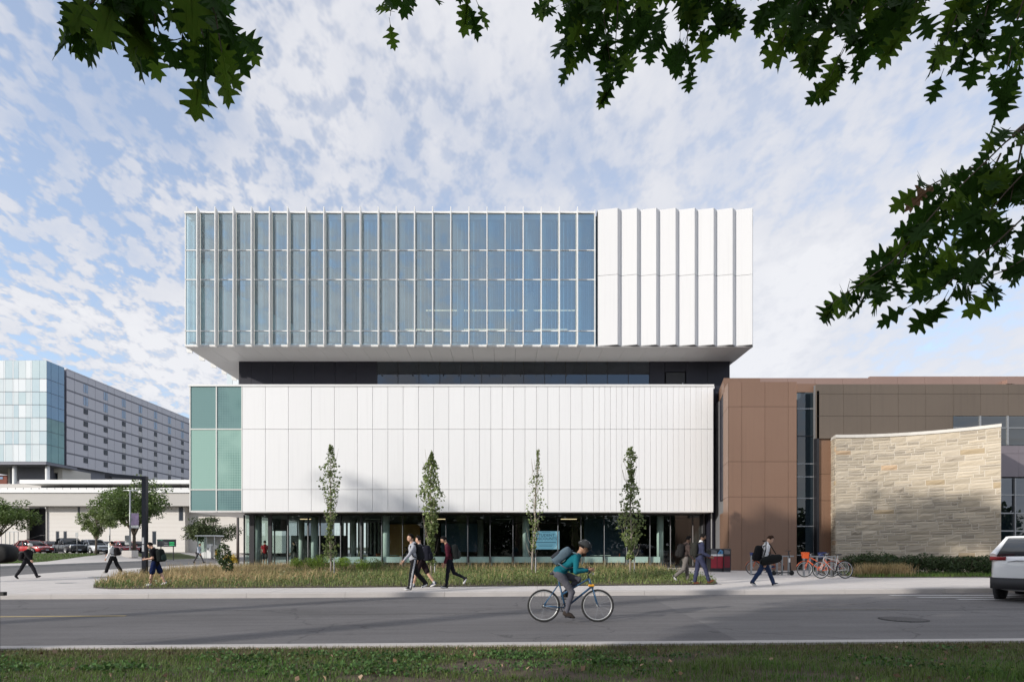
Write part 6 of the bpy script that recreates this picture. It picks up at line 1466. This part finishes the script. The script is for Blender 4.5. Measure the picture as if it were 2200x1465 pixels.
# ------------------------------------------------------------------ kick scooter
Ys = 26.4; xs_ = PX(1681, Ys); ks = thing('kick_scooter', 'black electric kick scooter parked in the bike rack', 'scooter', (xs_, Ys, zg(xs_, Ys) + .151))
part('deck', M['black_metal'], ks, lambda m: m.rbox((-.02, 0, .13), (.75, .16, .05), .015)); part('stem', M['black_metal'], ks, lambda m: m.path([(.40, 0, .12), (.36, 0, .5), (.28, 0, 1.12)], [.03, .026, .022]), True)
part('handlebar', M['black_metal'], ks, lambda m: m.path([(.26, -.24, 1.14), (.28, 0, 1.12), (.26, .24, 1.14)], .016), True)
for wx in (-.40, .43): part('wheel', M['rubber'], ks, lambda m: [m.torus((wx, 0, .115), .082, .032, 'y', 24, 8), m.tube((wx, -.02, .115), (wx, .02, .115), .06, n=14)], True)
part('label_panel', M['white_trim'], ks, lambda m: m.rbox((.325, 0, .70), (.06, .055, .20), .01))
# ------------------------------------------------------------------ cars
def paint(n, c, metal=.0): return mat('carpaint_' + n, c, .28, metal, coat=.8)
def car(label, x, y, z, rz, body, L, W, Hh, belt, hood, cab, group=None, clad=None, rr=.33, wbf=.58, plate=True, bed=False, fat=.035):
    """cab = (rear base, rear roof, front roof, front base) along x, 0 at the middle, + forward"""
    t = thing('parked_car' if group else 'suv_car', label, 'car', (x, y, z), rz, group); w = W / 2; r = L / 2
    st = [(-r, .82, .42, belt - .18), (-r + .05, .92, .30, belt - .06), (-r + .35, 1.0, .24, belt), (cab[0] + .2, 1.0, .22, belt + .02), (0, 1.0, .22, belt + .01), (cab[3], 1.0, .22, belt - .02), (r - .75, .99, .22, hood + .05), (r - .25, .94, .24, hood - .02), (r - .06, .84, .30, hood - .16), (r, .74, .40, hood - .30)]
    st.sort()
    rings = [[(sx_, s * w * wf * q_, zl + (zt2 - zl) * hz_) for s, q_, hz_ in ((-1, .78, 0), (-1, .97, .12), (-1, 1.0, .45), (-1, .985, .75), (-1, .93, .94), (-1, .78, 1.0), (1, .78, 1.0), (1, .93, .94), (1, .985, .75), (1, 1.0, .45), (1, .97, .12), (1, .78, 0))] for sx_, wf, zl, zt2 in st]
    bo = part('body', body, t, lambda m: m.loft(rings), True)
    sd = bo.modifiers.new('round', 'SUBSURF'); sd.levels = sd.render_levels = 2
    g0, g1 = belt - .04, Hh - .03
    def ringc(xa, xb, wz, z_): return [(xa, -wz * .86, z_), (xa + .12, -wz, z_), (xb - .12, -wz, z_), (xb, -wz * .82, z_), (xb, wz * .82, z_), (xb - .12, wz, z_), (xa + .12, wz, z_), (xa, wz * .86, z_)]
    part('window_glass', M['car_glass'], t, lambda m: m.loft([ringc(cab[0], cab[3], w * .93, g0), ringc(cab[1], cab[2], w * .76, g1)]), True)
    rf_ = part('roof', body, t, lambda m: m.loft([ringc(cab[1] - .03, cab[2] + .05, w * .775, g1 - .05), ringc(cab[1] - .02, cab[2] + .02, w * .77, g1 + .015), ringc(cab[1] + .12, cab[2] - .12, w * .66, Hh)]), True)
    lerp = lambda a_, b_, f: a_ + (b_ - a_) * f
    for s in (-1, 1):
        for (xa, xb) in ((cab[3] - .10, cab[2]), (lerp(cab[0], cab[3], .52), lerp(cab[1], cab[2], .48)), (cab[0] + fat, cab[1] + .05), (lerp(cab[0], cab[3], .18), lerp(cab[1], cab[2], .14))):
            part('pillar', body, t, lambda m: m.tube((xa, s * w * .925, g0), (xb, s * w * .77 - (s * .04 if fat > .05 and xa < cab[0] + .1 else 0), g1 - (.035 if fat > .05 and xa < cab[0] + .1 else 0)), fat if xa < cab[0] + .1 else .035, fat * .55 if xa < cab[0] + .1 else .03, 10))
        part('mirror', body, t, lambda m: m.rbox((cab[3] - .35, s * (w + .09), belt + .06), (.12, .18, .13), .04), True)
        part('door_seam', M['joint'], t, lambda m: [m.box(xx - .006, xx + .006, s * w * 1.0 - .012, s * w * 1.0 + .004, .34, belt - .08) for xx in (lerp(cab[0], cab[3], .52), lerp(cab[0], cab[3], .1), cab[3] - .25)])
        for f in (.2, .6): part('door_handle', body, t, lambda m: m.rbox((lerp(cab[0], cab[3], f), s * (w * .99), belt - .14), (.18, .05, .035), .01))
        part('sill', clad or M['black_metal'], t, lambda m: m.rbox((0, s * w * .97, .27), (L * .5, .09, .14), .03))
        hl = part('headlight', M['lens_white'], t, lambda m: m.rbox((r - .16, s * w * .70, hood - .12), (.26, w * .34, .12), .04), True)
        tl = part('tail_light', M['lens_red'], t, lambda m: m.loft([[(-r + .02 + dx, s * w * wy, belt - .15 + dz_) for dz_ in (0, .09)] + [(-r + .10 + dx, s * w * wy, belt - .15 + dz_) for dz_ in (.09, 0)] for dx, wy in ((.26, 1.005), (.04, .97), (0, .86), (-.015, .62))]), True)
        part('reflector', M['lens_red'], t, lambda m: m.rbox((-r + .045, s * w * .80, .56), (.04, .16, .06), .01))
        for sx_ in (-1, 1):
            wx = sx_ * L * wbf / 2; wy = s * (w - .10)
            part('wheel_arch', clad or M['black_metal'], t, lambda m: m.tube((wx, wy, rr + .01), (wx, s * (w + .006), rr + .01), rr * 1.14, n=26), True)
            ty = part('tyre', M['rubber'], t, lambda m: m.loft([[(wx + q_ * math.cos(u), wy + s * o, rr + q_ * math.sin(u)) for u in [2 * math.pi * i / 28 for i in range(28)]] for o, q_ in ((-.10, rr * .9), (-.08, rr), (.10, rr), (.125, rr * .93), (.125, rr * .66))]), True)
            part('rim', M['alu'], ty, lambda m: [m.tube((wx, wy + s * .10, rr), (wx, wy + s * .128, rr), rr * .18, n=12), m.torus((wx, wy + s * .118, rr), rr * .62, .018, 'y', 26, 6)] + [m.tube((wx, wy + s * .125, rr), (wx + rr * .62 * math.cos(u), wy + s * .122, rr + rr * .62 * math.sin(u)), .035, .025, 5) for u in [2 * math.pi * i / 5 + .3 for i in range(5)]])
    part('front_bumper', clad or M['black_metal'], t, lambda m: m.rbox((r - .05, 0, .40), (.16, W * .72, .20), .05), True)
    part('grille', M['black_metal'], t, lambda m: m.rbox((r - .02, 0, hood - .24), (.10, W * .46, .14), .03))
    part('rear_bumper', clad or M['black_metal'], t, lambda m: m.loft([[(-r - .02 + dx, w * wy, z0) for z0 in (.32, .60)] + [(-r + .14 + dx, w * wy, z0) for z0 in (.60, .30)] for dx, wy in ((.30, -1.01), (.06, -.95), (-.02, -.7), (-.03, .7), (.06, .95), (.30, 1.01))]), True)
    part('rear_plate', M['plate'], t, lambda m: m.rbox((-r - .012 + .02, 0, belt - .28), (.05, .32, .16), .01)); part('front_plate', M['plate'], t, lambda m: m.rbox((r + .02, 0, .46), (.03, .31, .12), .008))
    part('hatch_seam', M['joint'], t, lambda m: m.path([(-r + .03, -w * .62, belt - .20), (-r - .0, -w * .40, belt - .16), (-r - .0, w * .40, belt - .16), (-r + .03, w * .62, belt - .20)], .010, 5))
    if bed: part('cargo_cover', M['black_metal'], t, lambda m: m.rbox((-r * .62, 0, belt + .02), (r * .55, W * .82, .05), .02))
    return t
th = R(39); cxw, cyw = 14.95, 15.55
car('white suv driving off at the right picture edge, seen from behind', cxw, cyw, zg(cxw, cyw) + .004, th, paint('white', (.86, .865, .87)), 4.55, 1.86, 1.68, 1.20, 1.04, (-2.14, -1.55, .35, 1.05), clad=mat('cladding', (.03, .03, .033), .6), rr=.36, fat=.085)
Yc = 63.5; yaw = R(-32)
def pc(px, label, Y_, body, L, W, Hh, belt, hood, cab, **k):
    X_ = PX(px, Y_); return car(label, X_, Y_, zg(X_, Y_) + .024, k.pop('yaw', yaw), body, L, W, Hh, belt, hood, cab, group='cars in the parking lot', **k)
pc(70, 'bright red car parked at the left end of the lot', 61.6, paint('red', (.50, .018, .022)), 4.3, 1.78, 1.50, .92, .86, (-1.75, -1.05, .15, 1.15), yaw=R(-16))
pc(113, 'dark maroon car parked between the red car and the black pickup', 65.4, paint('maroon', (.10, .015, .022)), 4.4, 1.78, 1.46, .90, .84, (-1.75, -1.05, .15, 1.15))
pc(150, 'black pickup style suv parked behind the small tree', 63.4, paint('black', (.018, .02, .023)), 4.9, 1.92, 1.78, 1.10, 1.06, (-1.6, -1.2, .1, .95), rr=.38, bed=True)
pc(202, 'white suv parked right of the black pickup', 63.8, paint('pearl', (.62, .64, .66)), 4.5, 1.85, 1.62, 1.0, .95, (-2.0, -1.3, .2, 1.05), rr=.35)
pc(232, 'dark grey car parked behind the white suv', 70.5, paint('grey', (.05, .05, .055)), 4.4, 1.8, 1.48, .92, .86, (-1.75, -1.05, .15, 1.15))
pc(268, 'red car parked partly behind the banner pole', 68.6, paint('red2', (.40, .02, .04)), 4.2, 1.76, 1.50, .92, .86, (-1.75, -1.05, .15, 1.15))
pc(300, 'dark car parked behind the black portal post', 71.0, paint('dark', (.025, .018, .02)), 4.4, 1.8, 1.5, .92, .86, (-1.75, -1.05, .15, 1.15))
# ------------------------------------------------------------------ street furniture
Yp = 27.6; xp = PX(311.5, Yp); pf = thing('portal_frame', 'tall black steel post with a long arm at the bed corner', 'post', (xp, Yp, zg(xp, Yp) + .15))
navy_m = mat('portal_paint', (.020, .024, .036), .4, .3)
zt2 = PZ(1023, Yp) - pf.location.z
part('post', navy_m, pf, lambda m: m.box(-.10, .10, -.10, .10, -.05, zt2)); dxp, dyp = PX(236, 26.5) - xp, 26.5 - Yp
part('arm', navy_m, pf, lambda m: m.add([(-.10, -.1, zt2 - .17), (-.10, .1, zt2 - .17), (-.10, .1, zt2 - .003), (-.10, -.1, zt2 - .003), (dxp, dyp - .1, zt2 - .17), (dxp, dyp + .1, zt2 - .17), (dxp, dyp + .1, zt2 - .003), (dxp, dyp - .1, zt2 - .003)], [(0, 1, 2, 3), (7, 6, 5, 4), (0, 4, 5, 1), (1, 5, 6, 2), (2, 6, 7, 3), (3, 7, 4, 0)]))
part('arm_end', navy_m, pf, lambda m: m.box(dxp - .16, dxp + .02, dyp - .11, dyp + .11, zt2 - .24, zt2 + .02)); part('foot_plate', M['steel_grey'], pf, lambda m: m.box(-.16, .16, -.16, .16, 0, .03))
for (za, zb2, dx) in ((PZ(1168, Yp), PZ(1154, Yp), -.03), (PZ(1184, Yp), PZ(1170, Yp), -.04)): part('sticker', M['white_trim'], pf, lambda m: m.box(-.07 + dx * .3, .02, -.106, -.101, za - pf.location.z, zb2 - pf.location.z))
def pole(name, label, cat, px, Y_, top, r, m, zb=None):
    x_ = PX(px, Y_); t = thing(name, label, cat, (x_, Y_, zg(x_, Y_) + (.15 if zb is None else zb))); h_ = PZ(top, Y_) - t.location.z
    part('pole', m, t, lambda mb: mb.tube((0, 0, -.05), (0, 0, h_), r, r * .8, 10), True); part('base_plate', M['steel_grey'], t, lambda mb: mb.box(-r * 2, r * 2, -r * 2, r * 2, -.02, .03)); return t, h_
t, h_ = pole('banner_pole', 'grey lamp pole with a purple banner on a concrete base', 'lamp pole', 279.5, 60.4, 1052, .09, M['steel_grey'])
part('concrete_base', M['concrete'], t, lambda m: m.rbox((0, 0, .3), (1.1, 1.1, .75), .05)); part('lamp_arm', M['alu'], t, lambda m: m.tube((-.7, 0, h_ - .05), (.7, 0, h_ - .05), .05), True)
ban = part('banner', mat('banner', (.16, .11, .22), .7, 0, .9, 2.2, (.05, .05, .09)), t, lambda m: m.box(.12, .92, -.015, .015, PZ(1128, 60.4) - t.location.z, PZ(1102, 60.4) - t.location.z)); part('banner_foot', M['white_trim'], t, lambda m: m.box(.12, .92, -.014, .014, PZ(1134, 60.4) - t.location.z, PZ(1128.3, 60.4) - t.location.z))
part('control_box', M['steel_grey'], t, lambda m: m.rbox((-.14, -.15, PZ(1160, 60.4) - t.location.z), (.5, .25, 1.0), .03))
t, h_ = pole('sign_post', 'grey traffic sign on a post before the black pickup', 'sign', 165.5, 58.9, 1143, .03, M['steel_grey']); part('plate', M['steel_grey'], t, lambda m: m.rbox((0, -.04, h_ - .25), (.30, .02, .45), .005))
t, h_ = pole('light_pole', 'thin grey pole between the white suv and the walker', 'pole', 236, 60.0, 1108, .06, M['steel_grey']); part('notice', M['white_trim'], t, lambda m: m.rbox((-.12, -.07, PZ(1155, 60) - t.location.z), (.2, .02, .5), .005)); part('bollard_sleeve', M['bench'], t, lambda m: m.tube((0, 0, 0), (0, 0, 1.1), .14, n=12))
t, h_ = pole('lamp_pole', 'brown steel lamp pole left of the glass corner', 'lamp pole', 511, 46.5, 1104, .12, mat('pole_brown', (.12, .10, .10), .5, .3)); part('cap', M['black_metal'], t, lambda m: m.tube((0, 0, h_), (0, 0, h_ + .1), .14))
yel = mat('yellow_paint', (.75, .44, .015), .5)
for px, Y_, l_b in ((316, 62.0, 'yellow bollard right of the portal post'), (339, 63.4, 'yellow bollard beside the direction sign'), (466, 70, 'yellow bollard right of the booth')):
    x_ = PX(px, Y_); t = thing('bollard', l_b, 'bollard', (x_, Y_, zg(x_, Y_) + .12), 0, 'yellow bollards'); part('post', yel, t, lambda m: m.loft([[(.13 * f * math.cos(u), .13 * f * math.sin(u), z_) for u in [2 * PI * i / 14 for i in range(14)]] for z_, f in ((-.05, 1), (1.0, 1), (1.07, .7), (1.1, .2))]), True); part('band', M['black_metal'], t, lambda m: m.tube((0, 0, .8), (0, 0, .86), .133, n=14))
Y_ = 61.2; x_ = PX(358, Y_); t = thing('direction_sign', 'dark parking sign with two green OPEN lamps', 'sign', (x_, Y_, zg(x_, Y_) + .14)); zz1 = PZ(1174, Y_) - t.location.z; zz2 = PZ(1158, Y_) - t.location.z
bd = part('board', mat('sign_grey', (.045, .05, .06), .5), t, lambda m: m.rbox((0, 0, (zz1 + zz2) / 2), (2.0, .12, zz2 - zz1), .02))
for s in (-.62, .72): part('leg', M['black_metal'], t, lambda m: m.tube((s, 0, -.05), (s, 0, zz1), .05))
grn = emit('sign_green', (.08, .75, .28), 1.0); grd = mat('sign_led', (.01, .12, .045), .6)
for k in range(2):
    zr_ = zz2 - .38 - k * .24
    part('lamp_panel', grd, t, lambda m: m.box(.30, .88, -.075, -.062, zr_ - .10, zr_ + .10)); text('lettering', 'OPEN', .2, grn, t, (.59, -.08, zr_), sx=1.05)
    part('arrow_line', M['white_trim'], t, lambda m: m.box(-.25, .22, -.072, -.062, zr_ - .012, zr_ + .012))
part('emblem', mat('sign_emblem', (.05, .35, .2), .5), t, lambda m: [m.box(-.86, -.76, -.07, -.062, zz2 - .16, zz2 - .06), m.box(-.62, -.40, -.07, -.062, zz2 - .14, zz2 - .08)])
Y_ = 70.5; x_ = PX(450, Y_); t = thing('booth', 'white parking booth with glass walls under the pine', 'booth', (x_, Y_, zg(x_, Y_) + .14)); hb_ = PZ(1151, Y_) - t.location.z
part('roof', M['white_trim'], t, lambda m: m.rbox((0, 0, hb_), (2.6, 2.0, .16), .03)); part('base', M['white_trim'], t, lambda m: m.box(-1.05, .05, -.8, .8, -.05, .75))
for (a_, b_) in ((-1.05, -.15), (-.12, .05)): part('pane', M['glass_gf'], t, lambda m: m.box(a_, b_, -.78, -.76, .75, hb_ - .08))
for a_ in (-1.08, -.14, .06, 1.0): part('post', M['alu'], t, lambda m: m.box(a_ - .03, a_ + .03, -.8, -.72, -.05, hb_ - .08))
part('machine', M['white_trim'], t, lambda m: m.rbox((.32, -.55, .85), (.55, .5, 1.75), .04)); part('display', M['joint'], t, lambda m: m.box(.16, .34, -.81, -.80, 1.0, 1.25)); part('cabinet', M['pale_stone'], t, lambda m: m.rbox((.80, -.3, .8), (.40, .6, 1.6), .03)); part('back', M['pale_stone'], t, lambda m: m.box(-1.05, 1.0, .7, .8, -.05, hb_ - .08))
# waste bins
def bin_(label, px, Y_, w_, d_, col, blue_, rz=0):
    x_ = PX(px, Y_); t = thing('waste_bin', label, 'bin', (x_, Y_, zg(x_, Y_) + .151), rz, 'waste bins by the entrance')
    part('body', M['black_metal'], t, lambda m: m.rbox((0, 0, .62), (w_, d_, 1.1), .03)); part('base', M['joint'], t, lambda m: m.box(-w_ * .45, w_ * .45, -d_ * .45, d_ * .45, 0, .07))
    n_ = 2 if w_ > .7 else 1
    for i in range(n_):
        a_ = -w_ / 2 + .03 + i * (w_ - .03) / n_; b_ = a_ + (w_ - .09) / n_
        part('front_panel', col, t, lambda m: m.box(a_, b_, -d_ / 2 - .012, -d_ / 2 + .002, .22 if n_ == 2 else .25, .86)); part('label_strip', M['white_trim'] if n_ == 2 else M['black_metal'], t, lambda m: m.box(a_, b_, -d_ / 2 - .014, -d_ / 2 + .002, .87, .97))
        part('opening', blue_ if i == n_ - 1 and n_ == 2 else M['joint'], t, lambda m: m.prism([(a_, .98), (b_, .98), (b_, 1.15), ((a_ + b_) / 2 if i else a_, 1.22)], -d_ / 2 - .02, -d_ / 2 - .002))
        if i == n_ - 1 and n_ == 2: part('symbol', M['black_metal'], t, lambda m: m.prism([(a_ + .1, 1.06), (a_ + .16, 1.11), (a_ + .16, 1.08), (b_ - .12, 1.08), (b_ - .12, 1.04), (a_ + .16, 1.04), (a_ + .16, 1.01)], -d_ / 2 - .026, -d_ / 2 - .021))
    part('lid', M['black_metal'], t, lambda m: m.loft([[(-w_ / 2 - .02, -d_ / 2 - .02, 1.17), (w_ / 2 + .02, -d_ / 2 - .02, 1.17), (w_ / 2 + .02, d_ / 2 + .02, 1.17), (-w_ / 2 - .02, d_ / 2 + .02, 1.17)], [(-w_ / 2 + .02, -d_ / 2 + .04, 1.27), (w_ / 2 - .02, -d_ / 2 + .04, 1.27), (w_ / 2 - .02, d_ / 2, 1.27), (-w_ / 2 + .02, d_ / 2, 1.27)]]))
redm = mat('bin_red', (.34, .018, .035), .5, 0, .4, 8); redd = mat('bin_red_dark', (.16, .008, .018), .5, 0, .4, 8); blm = mat('bin_blue', (.10, .28, .52), .5)
bin_('double red recycling bin with a blue arrow slot', 1536.5, 31.0, .64 + .08, .55, redm, blm); bin_('single dark red bin right of the recycling bin', 1558.5, 30.9, .40, .55, redd, blm)
# bike rack
Yr = 26.9; rk = thing('bike_rack', 'grey steel bike rack with square posts before the brown wall', 'bike rack', (PX(1690, Yr), Yr, zg(PX(1690, Yr), Yr) + .151)); rkx = rk.location.x
zr2 = .92
part('rail', M['steel_grey'], rk, lambda m: [m.box(PX(1612, Yr) - rkx, PX(1705, Yr) - rkx, -.04, .04, zr2 - .06, zr2)]); part('rail', M['steel_grey'], rk, lambda m: [m.box(PX(1705, Yr) - rkx + .01, PX(1770, Yr) - rkx, -1.0, -.92, zr2 - .06, zr2)])
for px in (1614, 1634, 1655, 1669, 1680, 1694): part('post', M['steel_grey'], rk, lambda m: m.box(PX(px, Yr) - rkx - .035, PX(px, Yr) - rkx + .035, -.035 + .0, .035, -.02, zr2 - .06))
for px in (1704, 1716, 1731, 1749, 1761, 1769): part('post', M['steel_grey'], rk, lambda m: m.box(PX(px, Yr) - rkx - .035, PX(px, Yr) - rkx + .035, -.995, -.925, -.02, zr2 - (.06 if px > 1704 else 0)))
# black box on a thin post at the left edge, close to the camera
Yq = 3.2; xq = PX(-8, Yq); t = thing('black_post', 'black rounded box on a thin post cut by the left edge', 'post', (xq, Yq, zg(xq, Yq) + .12)); blk = mat('post_black', (.006, .006, .007), .6)
zq = (PZ(1167, Yq) + PZ(1210, Yq)) / 2 - t.location.z
part('box', blk, t, lambda m: m.loft([[(-.02 + .125 * f * abs(math.cos(u)) ** .5 * (1 if math.cos(u) > 0 else -1), d_, zq + .056 * f * abs(math.sin(u)) ** .6 * (1 if math.sin(u) > 0 else -1)) for u in [2 * PI * i / 24 for i in range(24)]] for d_, f in ((-.04, .8), (-.03, .97), (0, 1), (.03, .97), (.04, .8))]), True)
part('post', blk, t, lambda m: m.tube((.006, 0, -.05), (.006, 0, zq - .02), .012, n=8), True); part('bracket', blk, t, lambda m: m.box(.0, .05, -.012, .012, PZ(1279, Yq) - t.location.z, PZ(1271, Yq) - t.location.z))
